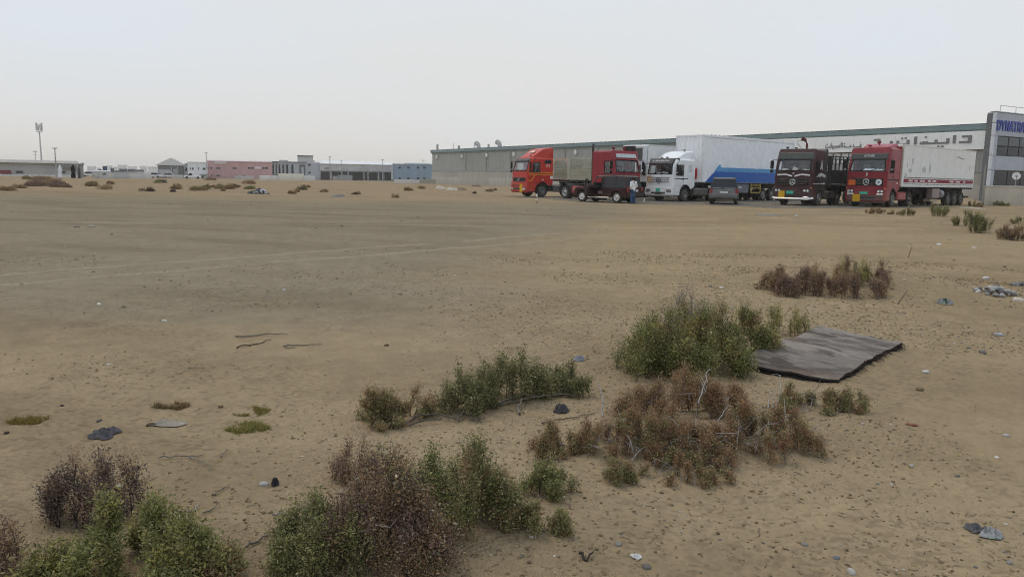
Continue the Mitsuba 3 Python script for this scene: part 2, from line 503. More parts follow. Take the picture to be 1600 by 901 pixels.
# teal gutter and the roof
W.part('gutter', extr([(0, 0), (0, 0)] and [(0.0, 0.0), (0.01, 0.0), (0.01, 0.01)], 0, 1) if False else rbox(-0.15, WLEN + 0.1, -0.32, 0.25, HW - 0.62, HW, 0.10), 'paint', (0.19, 0.262, 0.275))
W.part('gutter__lip', rbox(-0.18, WLEN + 0.1, -0.36, -0.322, HW - 0.06, HW + 0.03, 0.01), 'paint', (0.06, 0.09, 0.10))
W.part('gutter__band', rbox(-0.1, WLEN, -0.06, 0.10, HW - 0.86, HW - 0.624, 0.01), 'matte', (0.22, 0.27, 0.27))
roof = hull([(-.1, .2, HW - .1), (WLEN, .2, HW - .1), (-.1, 36, HW - .1), (WLEN, 36, HW - .1), (-.1, 18, HW + .55), (WLEN, 18, HW + .55)])
W.part('roof', roof, 'matte', (0.42, 0.43, 0.42))
# white fascia with the raised lettering
sA, sB = wall_s(1085, 230)[0], WLEN - 0.12
fz0, fz1 = HW - 2.42, HW - 0.66
n = 8
for k in range(n):
    a, b = sA + (sB - sA) * k / n, sA + (sB - sA) * (k + 1) / n
    W.part('fascia_panel', rbox(a + 0.01, b - 0.01, -0.30, -0.02, fz0, fz1, 0.01), 'matte', np.array((0.80, 0.81, 0.80)) * (0.98 + 0.03 * R.random()))
# windows in the strip under the fascia
for k in range(6):
    u = 1278 + 12 * k
    a = wall_s(u, 240)[0]
    f = W.part('window', box(a + 0.08, a + 1.0, -0.02, 0.05, fz0 - 1.3, fz0 - 0.06), 'matte', (0.10, 0.11, 0.11))
    W.part('pane', box(a + 0.14, a + 0.94, -0.03, -0.021, fz0 - 1.24, fz0 - 0.12), 'matte', (0.55, 0.57, 0.56), under=f)

GREY = (0.20, 0.195, 0.205)


def sign_shape(polys):
    """lettering drawn in a (right-reading, metres) frame of the sign: list of polygons"""
    out = []
    for p in polys:
        out.append(extr(p, 0, 0.06))
    return out


def put_letters(name, polys, s_at, z_at, scale, yface=-0.30):
    for grp in polys:
        ms = []
        for p in grp:
            q = np.array(p, float) * scale + (s_at, z_at)
            ms.append(extr(shapely.Polygon(q).convex_hull if len(p) == 16 else shapely.Polygon(q), yface - 0.07, yface - 0.002))
        W.part(name, ms, 'matte', GREY)


def rc(x0, x1, y0, y1):
    return [(x0, y0), (x1, y0), (x1, y1), (x0, y1)]


def dot(x, y, r=0.13):
    return [(x + r * math.cos(t), y + r * math.sin(t)) for t in np.arange(16) * math.pi / 8]


# big word, drawn left to right as it stands: (… dal) (reh) | teh | alef | noon-yeh | alef | dal ; unit = letter height
t0 = 0.24
word = [
    [[(0, 0), (0.86, 0), (0.86, 1.0), (0.1, 1.0), (0.1, 0.72), (0.55, 0.72), (0.55, t0), (0, t0)]],                     # last dal
    [rc(0.80, 1.35, 0, t0)], 
    [[(1.55, -0.42), (2.05, -0.42), (2.30, -0.15), (2.30, 0.62), (2.0, 0.62), (2.0, -0.1), (1.9, -0.18), (1.55, -0.18)]],   # reh
    [rc(2.75, 4.2, 0, t0), rc(2.75, 3.05, t0, 0.62), rc(3.9, 4.2, t0, 0.72), dot(3.35, 0.95), dot(3.75, 0.95)],               # teh
    [rc(4.7, 5.0, 0, 1.12)],                                                                                                 # alef
    [rc(5.35, 5.5, 0, 0.36), rc(5.6, 5.95, 0, 0.42), rc(6.05, 6.2, 0, 0.42), rc(5.5, 8.4, 0, t0), rc(6.9, 7.2, t0, 0.62), rc(8.1, 8.4, t0, 0.76), dot(5.95, 1.0), dot(7.35, -0.35), dot(7.75, -0.35)],
    [rc(8.75, 9.05, 0, 1.12)],                                                                                               # alef
    [[(9.4, 0), (10.6, 0), (10.6, 1.05), (9.65, 1.05), (9.65, 0.76), (10.25, 0.76), (10.25, t0 + .06), (9.4, t0 + .06)]],       # dal
]
sL, zL = wall_s(1366, 232.5)
sR, zR = wall_s(1520.5, 222)
k = (sR - sL) / 10.6
word = [[[(x * 1.0, y * 0.86 / (k * 1.0) * 0.93 if False else y) for x, y in p] for p in g] for g in word]
hgt = 0.72


def sq(g):
    return [[(x * k, y * hgt) for x, y in p] for p in g]


put_letters('sign_letter', [sq(g) for g in word], sL, fz0 + 0.62, 1.0)
# small second line: the words that stand to its left
small = [
    [rc(0, 0.5, 0, .16), rc(0, .16, .16, .6), rc(.5, 1.3, 0, .16), dot(.35, .75, .1), dot(.7, .75, .1)],
    [rc(1.6, 1.78, -.1, .5), rc(2.1, 2.3, 0, 1)],
    [rc(2.6, 5.6, 0, .16), rc(2.6, 2.78, .16, .5), rc(3.3, 3.5, .16, .45), rc(4.0, 4.6, .16, .42), rc(4.9, 5.05, .16, .4), rc(5.15, 5.3, .16, .4), rc(5.45, 5.6, .16, .55), dot(2.95, -.25, .1), dot(3.3, -.25, .1)],
    [rc(6.0, 6.2, 0, 1), rc(6.5, 6.68, 0, 1)],
    [rc(7.2, 7.7, 0, .45), rc(7.7, 10.0, 0, .16), dot(7.3, .75, .1), dot(7.6, .75, .1), rc(9.6, 10.0, .16, .42)],
    [rc(10.5, 11.0, 0, .16), rc(10.85, 11.0, .16, .62), rc(11.3, 14.0, 0, .16), rc(13.4, 13.9, .16, .55), dot(13.6, .85, .1)],
]
sL2, _ = wall_s(1293, 228)
sR2, _ = wall_s(1349, 226)
k2 = (sR2 - sL2) / 14.0
put_letters('sign_letter', [[[(x * k2, y * 0.55) for x, y in p] for p in g] for g in small], sL2, fz0 + 0.52, 1.0)
# lamps on the wall, roof vents and stacks
for u, v in ((683.5, 245), (723, 244), (761.5, 242.5), (804, 241), (900.5, 238)):
    s_, z_ = wall_s(u, v)
    f = W.part('wall_lamp', rbox(s_ - 0.30, s_ + 0.30, -0.30, 0.03, z_ - 0.36, z_ + 0.36, 0.04), 'matte', (0.66, 0.66, 0.62))
    W.part('bracket', box(s_ - 0.06, s_ + 0.06, -0.1, 0.05, z_ + 0.36, z_ + 0.55), 'matte', (0.3, 0.3, 0.3), under=f)


def roof_at(u, v, dy):
    d = ray(u, v)
    P = WL + dy * np.array([-WD[1], WD[0]])
    A = np.array([[d[0], -WD[0]], [d[1], -WD[1]]])
    t, s = np.linalg.solve(A, P)
    return s, 1.45 + t * d[2]


for u, v, r in ((683.5, 226, 0.25), (717, 228, 0.25), (763.5, 226, 0.22)):
    s_, z_ = roof_at(u, v, 3.0)
    f = W.part('roof_stack', cyl((s_, 3, HW - .2), (s_, 3, z_ - .1), r, 14), 'matte', (0.36, 0.35, 0.33), smooth=40)
    W.part('cap', cyl((s_, 3, z_ - 0.09), (s_, 3, z_ + .1), r * 1.25, 14, r * 0.9), 'matte', (0.42, 0.41, 0.4), under=f, smooth=40)
for u, v, r in ((709, 224, 0.05), (741.5, 224, 0.05), (787.5, 227, 0.06), (1004, 224, 0.12)):
    s_, z_ = roof_at(u, v, 1.0)
    W.part('roof_pipe', cyl((s_, 1, HW - .2), (s_, 1, z_), r, 8), 'matte', (0.16, 0.16, 0.16) if r < .1 else (0.6, 0.6, 0.6))
for u, v in ((748, 224.5), (781, 222.5)):
    s_, z_ = roof_at(u, v + 9, 4.0)
    arc = [(s_, 4, HW - 0.2), (s_, 4, HW + 0.45), (s_ - 0.12, 4, HW + .85), (s_ - 0.5, 4, HW + 1.15), (s_ - 1.0, 4, HW + 1.3)]
    W.part('roof_exhaust', tube(np.array(arc), [0.42, 0.42, 0.45, 0.5, 0.55], 16), 'matte', (0.36, 0.36, 0.35), smooth=40)

# ------------------------------------------------------------------ the office block at the right edge
OX = WR + 0.40 * WD - 1.0 * np.array([-WD[1], WD[0]])
OYAW = WYAW + 90 - 2.0                             # local x runs along its front, to the right and away; -y faces the camera
O = Kit('office_building', 'silver clad office block with dark ribbon windows and blue lettering on its parapet', 'office building', (OX[0], OX[1], 0), OYAW)
HO = 8.35
dp = 3.0
shell = box(0, 26, 0.1, 0.85, 0, HO)
O.part('wall', shell, 'matte', (0.35, 0.37, 0.41))
# cladding cassettes round the window bands
rows = [(0, 2.2, None), (2.2, 3.3, 'p'), (3.3, 4.25, 'c'), (4.25, 6.15, 'w'), (6.15, HO, 'c')]
CLAD = (0.36, 0.385, 0.44)


def cas(x0, x1, z0, z1, c=CLAD):
    O.part('wall__cladding_panel', rbox(x0 + .012, x1 - .012, 0, 0.099, z0 + .012, z1 - .012, 0.012), 'paint', np.array(c) * (0.97 + 0.06 * R.random()))


for z0, z1 in ((0, 1.5), (1.5, 3.0), (3.0, 4.35), (4.35, 6.2), (6.2, 7.35), (7.35, HO)):
    cas(0.0, 0.55, z0, z1)
x = 0.55
while x < 25:
    cas(x, x + 2.5, 6.2, HO)
    cas(x, x + 2.5, 3.0, 4.35)
    x += 2.5
# the bright rounded corner column, seen from the plot side
for z0, z1 in ((0, 1.5), (1.5, 3.0), (3.0, 4.35), (4.35, 6.2), (6.2, 7.35), (7.35, HO + .02)):
    O.part('wall__corner_panel', rbox(-0.26, -0.002, -0.02, 0.26, z0 + .015, z1 - .015, 0.05), 'paint', (0.60, 0.62, 0.66))
O.part('wall__return_panel', rbox(-0.12, -0.003, 0.265, 0.85, 0, HO - .1, 0.02), 'matte', (0.15, 0.155, 0.165))
O.part('parapet_cap', rbox(-0.30, 26, -0.06, 0.5, HO + .022, HO + .09, 0.01), 'matte', (0.44, 0.46, 0.49))


def ribbon(x0, x1, z0, z1, n, c):
    w = (x1 - x0) / n
    for q in range(n):
        f = O.part('window', tm(box(x0 + q * w + .01, x0 + (q + 1) * w - .01, 0.02, 0.098, z0 + .01, z1 - .01) - box(x0 + q * w + .05, x0 + (q + 1) * w - .05, 0, 0.08, z0 + .05, z1 - .05)), 'matte', (0.03, 0.033, 0.04))
        O.part('pane', box(x0 + q * w + .052, x0 + (q + 1) * w - .052, 0.05, 0.075, z0 + .052, z1 - .052), 'glass', c, under=f)


ribbon(0.55, 24.8, 5.28, 6.19, 12, (0.075, 0.092, 0.10))
ribbon(0.55, 24.8, 4.36, 5.27, 12, (0.015, 0.02, 0.028))
ribbon(0.55, 24.8, 0.3, 2.98, 10, (0.012, 0.014, 0.018))
tx = meshkit.text_mesh('DYNATRADE', 1.0, 0.09, bold=True)
v = tx.vertices.copy()
w_ = v[:, 0].max()
# seven letters fill the front as far as the frame's edge
tx.vertices = np.stack([0.02 + v[:, 0] * 0.76, 0.0 - v[:, 2], 6.70 + v[:, 1] * 0.92], 1)
O.part('sign_lettering', tx, 'paint', (0.03, 0.055, 0.30))
for z_ in (HO + 0.55,):
    O.part('roof_rail', [cyl((1.6, .6, HO + .05), (1.6, .6, HO + .75), .03, 8), cyl((1.6, .6, HO + .75), (9.0, .6, HO + .75), .03, 8), cyl((4.4, .6, HO + .05), (4.4, .6, HO + .75), .03, 8), cyl((9.0, .6, HO + .05), (9.0, .6, HO + .75), .03, 8)], 'metal', (0.45, 0.45, 0.47))

# boundary wall before it
g = ray(1533, 321) * (1.45 / -ray(1533, 321)[2])
B = Kit('boundary_wall', 'pale rendered boundary wall in front of the silver office block', 'wall', (g[0] + .2, g[1], 0), OYAW - 1.5)
x = 0.0
for k in range(5):
    B.part('wall_panel', rbox(x + .01, x + 5.2 - .01, 0, 0.2, -0.3, 1.42, 0.02), 'wall', np.array((0.47, 0.44, 0.375)) * (0.94 + 0.1 * R.random()))
    B.part('coping', rbox(x + .005, x + 5.2 - .005, -0.05, 0.25, 1.422, 1.52, 0.02), 'wall', (0.52, 0.50, 0.45))
    x += 5.2
P_ = Kit('pole', 'thin weathered pole at the corner at the left end of the pale boundary wall', 'pole', (g[0] - 0.25, g[1] - .4, 0), 0)
P_.part('shaft', cyl((0, 0, -0.2), (0.03, 0, 3.1), 0.055, 10, 0.045), 'matte', (0.33, 0.31, 0.28), smooth=40)
P_.part('cap', cyl((0.03, 0, 3.1), (0.03, 0, 3.18), 0.07, 10), 'matte', (0.2, 0.2, 0.2))
# satellite dish
gd = ray(1588, 275)
gd = gd * ((g[1] + 4.6) / 1.0)
D = Kit('satellite_dish', 'white satellite dish mounted above the boundary wall before the dark windows', 'satellite dish', (gd[0], gd[1], EYE[2] + gd[2]), -118)
rr_ = np.linspace(0, 0.31, 8)
prof_ = np.stack([rr_, -0.28 * rr_ ** 2], 1)
dish = lathe(np.vstack([prof_, prof_[::-1] * (1, 1) + (0, 0.015)]), seg=30)
dv_ = dish.vertices.copy()
dish.vertices = np.stack([-dv_[:, 1] * 1.0, dv_[:, 0], dv_[:, 2]], 1)
D.part('reflector', dish, 'matte', (0.72, 0.73, 0.72), smooth=True)
D.part('feed_arm', [cyl((0.05, 0, -0.55), (0.55, 0, -0.1), 0.018, 6), cyl((0.5, 0, -0.12), (0.6, 0, 0.0), 0.05, 10)], 'matte', (0.25, 0.25, 0.25))
D.part('mast', [cyl((-0.12, 0, -1.6), (-0.12, 0, 0.1), 0.035, 8), box(-.14, 0.02, -.06, .06, -.08, .08)], 'matte', (0.3, 0.3, 0.3))


# ------------------------------------------------------------------ the far side of the plot
def facade(u0, u1, y):
    """left end x, right end x at depth y"""
    return (u0 - 800) / 1200 * y, (u1 - 800) / 1200 * y


def ptz(u, v, y):
    d = ray(u, v)
    return d[0] * y, 1.45 + d[2] * y


class Far:
    """a building whose front looks at the plot: surveyed along the sight lines, then built on its own axes"""

    def __init__(s, name, label, cat, u0, u1, vtop, y, deep=22, col=(.5, .5, .5), group=None):
        c = ray((u0 + u1) / 2, vtop)
        s.P = c[:2] * y
        n = c[:2] / np.linalg.norm(c[:2])
        s.ax = np.array([n[1], -n[0]])
        s.K = Kit(name, label, cat, (s.P[0], s.P[1], 0), math.degrees(math.atan2(s.ax[1], s.ax[0])), group)
        s.y, s.deep = 0.0, deep
        s.x0, _ = s.pt(u0, vtop)
        s.x1, _ = s.pt(u1, vtop)
        _, s.h = s.pt((u0 + u1) / 2, vtop)
        s.wall = s.K.part('wall', box(s.x0, s.x1, 0, deep, -0.5, s.h), 'wall', col)

    def pt(s, u, v):
        d = ray(u, v)
        t, q = np.linalg.solve(np.array([[d[0], -s.ax[0]], [d[1], -s.ax[1]]]), s.P)
        return q, 1.45 + t * d[2]

    def rect(s, name, u0, v0, u1, v1, col, mat='matte', proud=0.1, under=None, inset=None):
        um = (u0 + u1) / 2
        xa, _ = s.pt(u0, v0)
        xb, _ = s.pt(u1, v0)
        _, z1 = s.pt(um, v0)
        _, z0 = s.pt(um, v1)
        return s.K.part(name, box(xa, xb, -proud, -0.003, z0, z1), mat, col, under=under)

    def window(s, u0, v0, u1, v1, col=(0.02, 0.024, 0.03), frame=(0.22, 0.22, 0.22)):
        f = s.rect('window', u0, v0, u1, v1, frame, proud=0.06)
        d = (u1 - u0) * 0.1
        s.rect('pane', u0 + d, v0 + d, u1 - d, v1 - d, col, mat='glass', proud=0.09, under=f)

    def roof(s, pitch, over=0.3, col=(.5, .5, .5), axis='x'):
        ym = s.y + s.deep / 2
        if axis == 'x':
            p = [(s.x0 - over, s.y - over, s.h), (s.x1 + over, s.y - over, s.h), (s.x0 - over, s.y + s.deep, s.h), (s.x1 + over, s.y + s.deep, s.h), (s.x0 - over, ym, s.h + pitch), (s.x1 + over, ym, s.h + pitch)]
        else:
            xm = (s.x0 + s.x1) / 2
            p = [(s.x0 - over, s.y - over, s.h), (s.x1 + over, s.y - over, s.h), (s.x0 - over, s.y + s.deep, s.h), (s.x1 + over, s.y + s.deep, s.h), (xm, s.y - over, s.h + pitch), (xm, s.y + s.deep, s.h + pitch)]
        p = p + [(a, b, c + 0.15) for a, b, c in p]
        s.K.part('roof', hull(p), 'matte', col)


# low shed at the far left
f = Far('shed', 'long low grey shed with a white fascia at the left edge of the plot', 'shed', -60, 121, 254, 150, 18, (0.42, 0.42, 0.41))
f.rect('fascia', -62, 249.8, 122, 254.2, (0.72, 0.71, 0.68), proud=0.9)
f.rect('awning', 86, 255.5, 121, 263.5, (0.22, 0.225, 0.23), proud=0.5)
f.rect('awning__stripe', 87, 257.5, 120.5, 259, (0.36, 0.37, 0.38), proud=0.56)
f.rect('plinth', -60, 272.5, 121, 279, (0.60, 0.60, 0.58), proud=0.25)
for a, b in ((24, 36.5), (90.5, 102.5)):
    f.window(a, 266.5, b, 271.5)
f.rect('door', -2, 266, 17.5, 273, (0.17, 0.04, 0.05), proud=0.15)
f.roof(0.25, 0.6, (0.7, 0.7, 0.68))
# small outhouse and container cabins
f = Far('cabin', 'small grey cabin with a dark roof just right of the long low shed', 'cabin', 122, 130, 257.5, 160, 6, (0.40, 0.41, 0.41))
f.roof(0.3, 0.2, (0.18, 0.19, 0.19))
f = Far('cabin', 'pale grey site cabin beyond the people on the far bank', 'cabin', 146, 172, 268.3, 175, 5, (0.62, 0.64, 0.64))
f.rect('door', 152, 270, 155, 278, (0.4, 0.42, 0.42), proud=0.05)
f.window(160, 270.5, 166, 273.5, (0.08, 0.09, 0.1))
f.roof(0.15, 0.15, (0.55, 0.56, 0.56))
for u0, u1, vt, lab in ((154, 159, 264.6, 'left'), (160, 167, 259.4, 'right')):
    f = Far('water_tank' if u1 - u0 > 6 else 'chimney_block', 'dark blue rooftop tank behind the pale grey site cabin' if lab == 'right' else 'small dark block behind the pale site cabin', 'tank' if lab == 'right' else 'block', u0, u1, vt, 196, 4, (0.06, 0.075, 0.14) if lab == 'right' else (0.12, 0.13, 0.15))
    f.rect('base', u0, 269, u1, 279, (0.3, 0.3, 0.3), proud=0.3)
f = Far('workshop', 'low white workshop with dark clutter along its roof', 'workshop', 173, 236, 269.0, 185, 12, (0.66, 0.67, 0.66))
f.rect('gate', 178, 271, 202, 278, (0.45, 0.47, 0.47), proud=0.08)
for a, b, t in ((172.5, 178, 262.6), (179, 186, 266.4), (186, 199, 263.8), (199.5, 212, 264.4), (212.5, 225, 265.2)):
    f.rect('roof_unit', a, t, b, 268.7, np.array((0.12, 0.13, 0.15)) * (0.8 + 0.6 * R.random()), proud=-3.0 + 6.2 if False else 0.25)
f = Far('canopy', 'open gabled canopy with a pale roof above stored goods', 'canopy', 246, 289, 258.5, 230, 16, (0.18, 0.185, 0.185))
f.roof(2.1, 0.4, (0.60, 0.60, 0.58), 'y')
f.rect('infill_panel', 248, 265, 268, 276, (0.42, 0.43, 0.43), proud=0.4)
f.rect('infill_panel', 270, 264, 277, 276, (0.36, 0.37, 0.37), proud=0.42)
for u in (246.5, 268, 277.5, 288):
    f.rect('post', u - .5, 258.6, u + .6, 279, (0.4, 0.41, 0.41), proud=0.5)
f = Far('annex', 'narrow grey annex between the gabled canopy and the white block', 'annex', 288.5, 293, 255, 226, 9, (0.35, 0.36, 0.37))
f.window(289.3, 262, 292.2, 268)
f = Far('white_block', 'two storey white block with small dark windows beside the pink warehouse', 'building', 293, 323, 254.3, 222, 16, (0.74, 0.76, 0.78))
for a, b in ((296.5, 298), (299.8, 302.6), (309.5, 311)):
    f.window(a, 261.8, b, 265.4)
f.window(316.5, 262, 321, 265.5)
f.rect('awning', 312, 272, 323, 274.3, (0.25, 0.26, 0.27), proud=0.9)
f.rect('door', 314, 274.5, 318, 281, (0.04, 0.045, 0.05), proud=0.05)
f.rect('parapet', 292.6, 253.2, 323.4, 254.5, (0.62, 0.64, 0.66), proud=0.2)
f = Far('pink_warehouse', 'long pink rendered warehouse with paired dark windows', 'warehouse', 323.6, 425, 252.8, 238, 26, (0.53, 0.33, 0.325))
f.rect('sign_board', 335, 252.2, 353.5, 256.3, (0.55, 0.49, 0.45), proud=0.3)
f.rect('sign_board', 398.5, 260.8, 408, 264, (0.66, 0.58, 0.58), proud=0.2)
for a, b in ((323.9, 325.8), (328.5, 331.7), (338, 340.8), (341, 344.2), (363.5, 366.5), (366.8, 370), (387, 391.5), (391.8, 396.2), (409.5, 414), (414.3, 419.5)):
    f.window(a, 261.2, b, 264.2)
for u in (351, 376, 398, 408):
    f.rect('pilaster', u - .35, 254, u + .35, 281, (0.47, 0.29, 0.29), proud=0.12)
f.rect('plinth', 323.6, 276, 425, 282, (0.44, 0.29, 0.28), proud=0.1)
for a, b in ((329.5, 332), (338, 344), (366, 372), (378, 384)):
    f.window(a, 273.2, b, 276)
f.rect('parapet', 323.4, 252.2, 425.2, 253.4, (0.48, 0.30, 0.30), proud=0.18)
f.roof(0.5, 0.0, (0.5, 0.42, 0.42))
# grey showroom with tall dark slots and a stair tower
f = Far('showroom', 'grey showroom with tall dark window slots and a square stair tower', 'building', 424.8, 500.3, 254.0, 244, 24, (0.45, 0.48, 0.53))
f.rect('facade_panel', 425, 254.5, 434.5, 275, (0.27, 0.285, 0.285), proud=0.12)
for a, b, t in ((425.6, 428.2, 257), (431, 433, 257), (435.2, 438.4, 257), (441, 444.4, 257), (446.8, 450.6, 257), (455, 458.8, 257)):
    w = f.rect('window', a, t, b, 272, (0.10, 0.105, 0.11), proud=0.2)
    f.rect('pane', a + .6, t + .6, b - .6, 271, (0.015, 0.018, 0.02), 'glass', proud=0.24, under=w)
    f.rect('fin', b, t + 1, b + .7, 272.3, (0.6, 0.62, 0.63), proud=0.35)
f.rect('portal', 467.8, 257.2, 476.5, 274, (0.10, 0.105, 0.11), proud=0.3)
f.rect('portal__inner', 470.6, 261, 474.6, 274.5, (0.40, 0.42, 0.45), proud=0.34)
f.rect('parapet', 424.8, 252.6, 479, 254.2, (0.14, 0.15, 0.16), proud=0.3)
f.rect('sign_board', 436, 250.2, 450.3, 253.4, (0.42, 0.43, 0.44), proud=0.35)
f.rect('stair_tower', 464.8, 243.8, 489, 254.1, (0.50, 0.515, 0.53), proud=0.18)
f.rect('stair_tower__cap', 464.2, 242.9, 489.6, 244.2, (0.10, 0.11, 0.115), proud=0.5)
for a, v0, b, v1 in ((480.8, 249.3, 485.6, 253.0), (481, 256, 485.8, 260), (481, 268, 486, 271.5), (489.5, 250.8, 491.5, 253.2)):
    f.window(a, v0, b, v1, (0.03, 0.035, 0.045), (0.28, 0.3, 0.33))
f.rect('wing_band', 489.5, 253.4, 500.5, 254.4, (0.5, 0.52, 0.55), proud=0.1)
f = Far('depot', 'pale metal depot with a row of dark open bays', 'warehouse', 500.5, 613, 257.3, 247, 30, (0.50, 0.505, 0.505))
f.roof(1.25, 0.3, (0.58, 0.58, 0.565))
bays = [(500.8, 516.5), (518.5, 533), (535, 543), (545, 567.5), (569.5, 574), (576, 590), (592.5, 599), (600.5, 611)]
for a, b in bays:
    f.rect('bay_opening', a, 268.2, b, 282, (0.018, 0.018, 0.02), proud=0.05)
for u in (517.5, 534, 544, 568.5, 575, 591, 599.8, 612):
    f.rect('post', u - .5, 268.2, u + .5, 282, (0.30, 0.31, 0.31), proud=0.22)
f.rect('lintel', 500.5, 267, 613, 268.4, (0.28, 0.29, 0.29), proud=0.3)
f.rect('vent_panel', 507, 262, 514, 263.8, (0.14, 0.15, 0.15), proud=0.1)
for u in (537, 542.5, 562.5, 575, 590):
    f.rect('floodlight', u - .7, 263.2, u + .7, 264.8, (0.3, 0.3, 0.3), proud=0.4)
f.rect('stored_crate', 520, 275.2, 527.5, 282, (0.35, 0.33, 0.31), proud=1.4)
f.rect('stored_crate', 528, 273.6, 550.5, 282, (0.27, 0.28, 0.29), proud=1.5)
f = Far('blue_building', 'two storey blue grey building with small dark windows', 'building', 613.2, 676, 257.2, 236, 26, (0.235, 0.32, 0.41))
for a in (622.5, 636, 651, 661):
    f.window(a, 260.6, a + 4, 263.6, frame=(0.13, 0.17, 0.22))
    f.window(a, 277.0, a + 4, 280.6, frame=(0.13, 0.17, 0.22))
f.rect('parapet', 613, 256.2, 676, 257.5, (0.28, 0.37, 0.45), proud=0.2)
f.rect('corner_post', 611.6, 257.6, 613.6, 281, (0.5, 0.52, 0.53), proud=0.2)
f.rect('sign_board', 632, 254.9, 673, 256.5, (0.62, 0.70, 0.77), proud=0.0 + 0.15)
f.rect('antenna_bar', 658.5, 250.2, 663.8, 250.9, (0.30, 0.29, 0.28), proud=0.1)
f.rect('antenna_bar', 660.8, 250.9, 661.3, 256.3, (0.30, 0.29, 0.28), proud=0.1)
# low walls and stores in front of them
f = Far('low_wall', 'cream painted low wall in front of the grey showroom', 'wall', 434.5, 475, 271.2, 205, 0.4, (0.72, 0.70, 0.60))
f = Far('low_wall', 'thin white roadside barrier in front of the pink warehouse', 'wall', 405.5, 434, 274.2, 207, 0.4, (0.74, 0.74, 0.72))
f = Far('low_wall', 'short white barrier right of the cream low wall', 'wall', 475.2, 492, 274.4, 206, 0.4, (0.72, 0.73, 0.74))
f = Far('low_wall', 'grey plastered yard wall before the pink warehouse', 'wall', 366, 397, 274.5, 210, 0.4, (0.52, 0.50, 0.48))
f = Far('low_wall', 'pale yard wall between the canopy and the white workshop', 'wall', 221, 246, 271, 215, 0.4, (0.62, 0.63, 0.63))
f = Far('low_wall', 'grey block wall below the gabled canopy', 'wall', 268, 286, 273, 200, 0.4, (0.55, 0.55, 0.53))
f = Far('low_wall', 'white kerb wall at the foot of the blue building', 'wall', 616, 655, 280.6, 150, 0.4, (0.66, 0.66, 0.64))
f = Far('low_wall', 'short grey green wall at the far left corner of the warehouse', 'wall', 655, 681, 280.0, 160, 0.4, (0.34, 0.335, 0.27))
# far hazy skyline
sky_blocks = [(136, 150, 259.6, 'right of the low shed'), (151, 158, 262, 'behind the left end of the pale grey site cabin'), (166, 176, 258.6, 'behind the right end of the pale grey site cabin'), (177, 184, 260.5, 'narrow, at the left end of the white workshop'),
              (184, 199, 257.6, 'tallest of those above the white workshop'), (200, 214, 259.8, 'above the middle of the white workshop'), (218, 230, 259.5, 'above the right end of the white workshop'), (231, 246, 260.2, 'just left of the gabled canopy'),
              (22, 40, 263, 'hidden behind the low shed at the far left'), (290, 310, 264, 'behind the white two storey block'), (505, 540, 268, 'behind the left bays of the depot'), (590, 612, 266, 'behind the right bays of the depot')]
sky_blocks = sky_blocks[:8]
for q, (a, b, t, lab) in enumerate(sky_blocks):
    f = Far('far_building', 'pale hazy skyline block ' + lab, 'building', a, b, t, 1900 + 90 * (q % 3), 40, (0.46, 0.47, 0.48), group='hazy blocks on the skyline')
    for q2 in range(3):
        f.rect('window_band', a + .6, t + 1.4 + 2.2 * q2, b - .6, t + 2.3 + 2.2 * q2, (0.2, 0.2, 0.22), proud=0.3)


def lamp_post(u, vt, y, label, arm=0.3):
    x, z = ptz(u, vt, y)
    k_ = Kit('lamp_post', label, 'lamp post', (x, y, 0), 0)
    k_.part('pole', cyl((0, 0, -.5), (0, 0, z), 0.11, 10, 0.07), 'matte', (0.33, 0.34, 0.35), smooth=40)
    k_.part('arm', [cyl((-arm / 2, 0, z), (arm / 2, 0, z), 0.06, 6)], 'matte', (0.33, 0.34, 0.35))
    for s in (-1, 1):
        k_.part('lamp_head', rbox(s * arm / 2 - .15, s * arm / 2 + .15, -.18, .18, z - .1, z + .08, .03), 'matte', (0.45, 0.46, 0.47))


lamp_post(85.5, 231.5, 120, 'tall double headed lamp post in front of the long low shed')
lamp_post(322, 238.3, 200, 'slim lamp post where the white block meets the pink warehouse')
lamp_post(515.3, 244.6, 200, 'lamp post at the left end of the dark open bays')
lamp_post(533.5, 251.5, 225, 'shortest and faintest lamp post above the depot roof')
lamp_post(597.5, 249.5, 190, 'lamp post at the right end of the dark open bays')
# lattice mast with aerials
x, z = ptz(61.5, 206, 330)
k_ = Kit('mobile_mast', 'tall slender mobile phone mast crowned with panel aerials', 'mast', (x, 330, 0), 0)
k_.part('pole', cyl((0.1, 0, -.5), (0, 0, z), 0.36, 12, 0.22), 'matte', (0.42, 0.43, 0.44), smooth=40)
_, zt = ptz(61.5, 191.5, 330)
k_.part('platform', [cyl((0, 0, z - .1), (0, 0, z + .1), 1.2, 14), cyl((0, 0, z + 2), (0, 0, z + 2.12), 1.0, 14)], 'matte', (0.4, 0.41, 0.42))
for q in range(6):
    a = q * math.pi / 3 + .3
    k_.part('panel_aerial', rbox(1.1 * math.cos(a) - .2, 1.1 * math.cos(a) + .2, 1.1 * math.sin(a) - .12, 1.1 * math.sin(a) + .12, z + .4, zt - .3 * (q % 3), .04), 'matte', (0.50, 0.51, 0.52))
x, z = ptz(55, 237, 230)
k_ = Kit('roof_aerial', 'faint rooftop aerial on a thin stem left of the tall mast', 'aerial', (x, 230, 0), 0)
k_.part('stem', cyl((0, 0, 2), (0, 0, z + .3), .07, 6), 'matte', (0.4, 0.41, 0.42))
k_.part('crossbar', [box(-.7, .7, -.05, .05, z - .05, z + .12), box(-.5, .5, -.05, .05, z - .9, z - .75)], 'matte', (0.4, 0.41, 0.42))


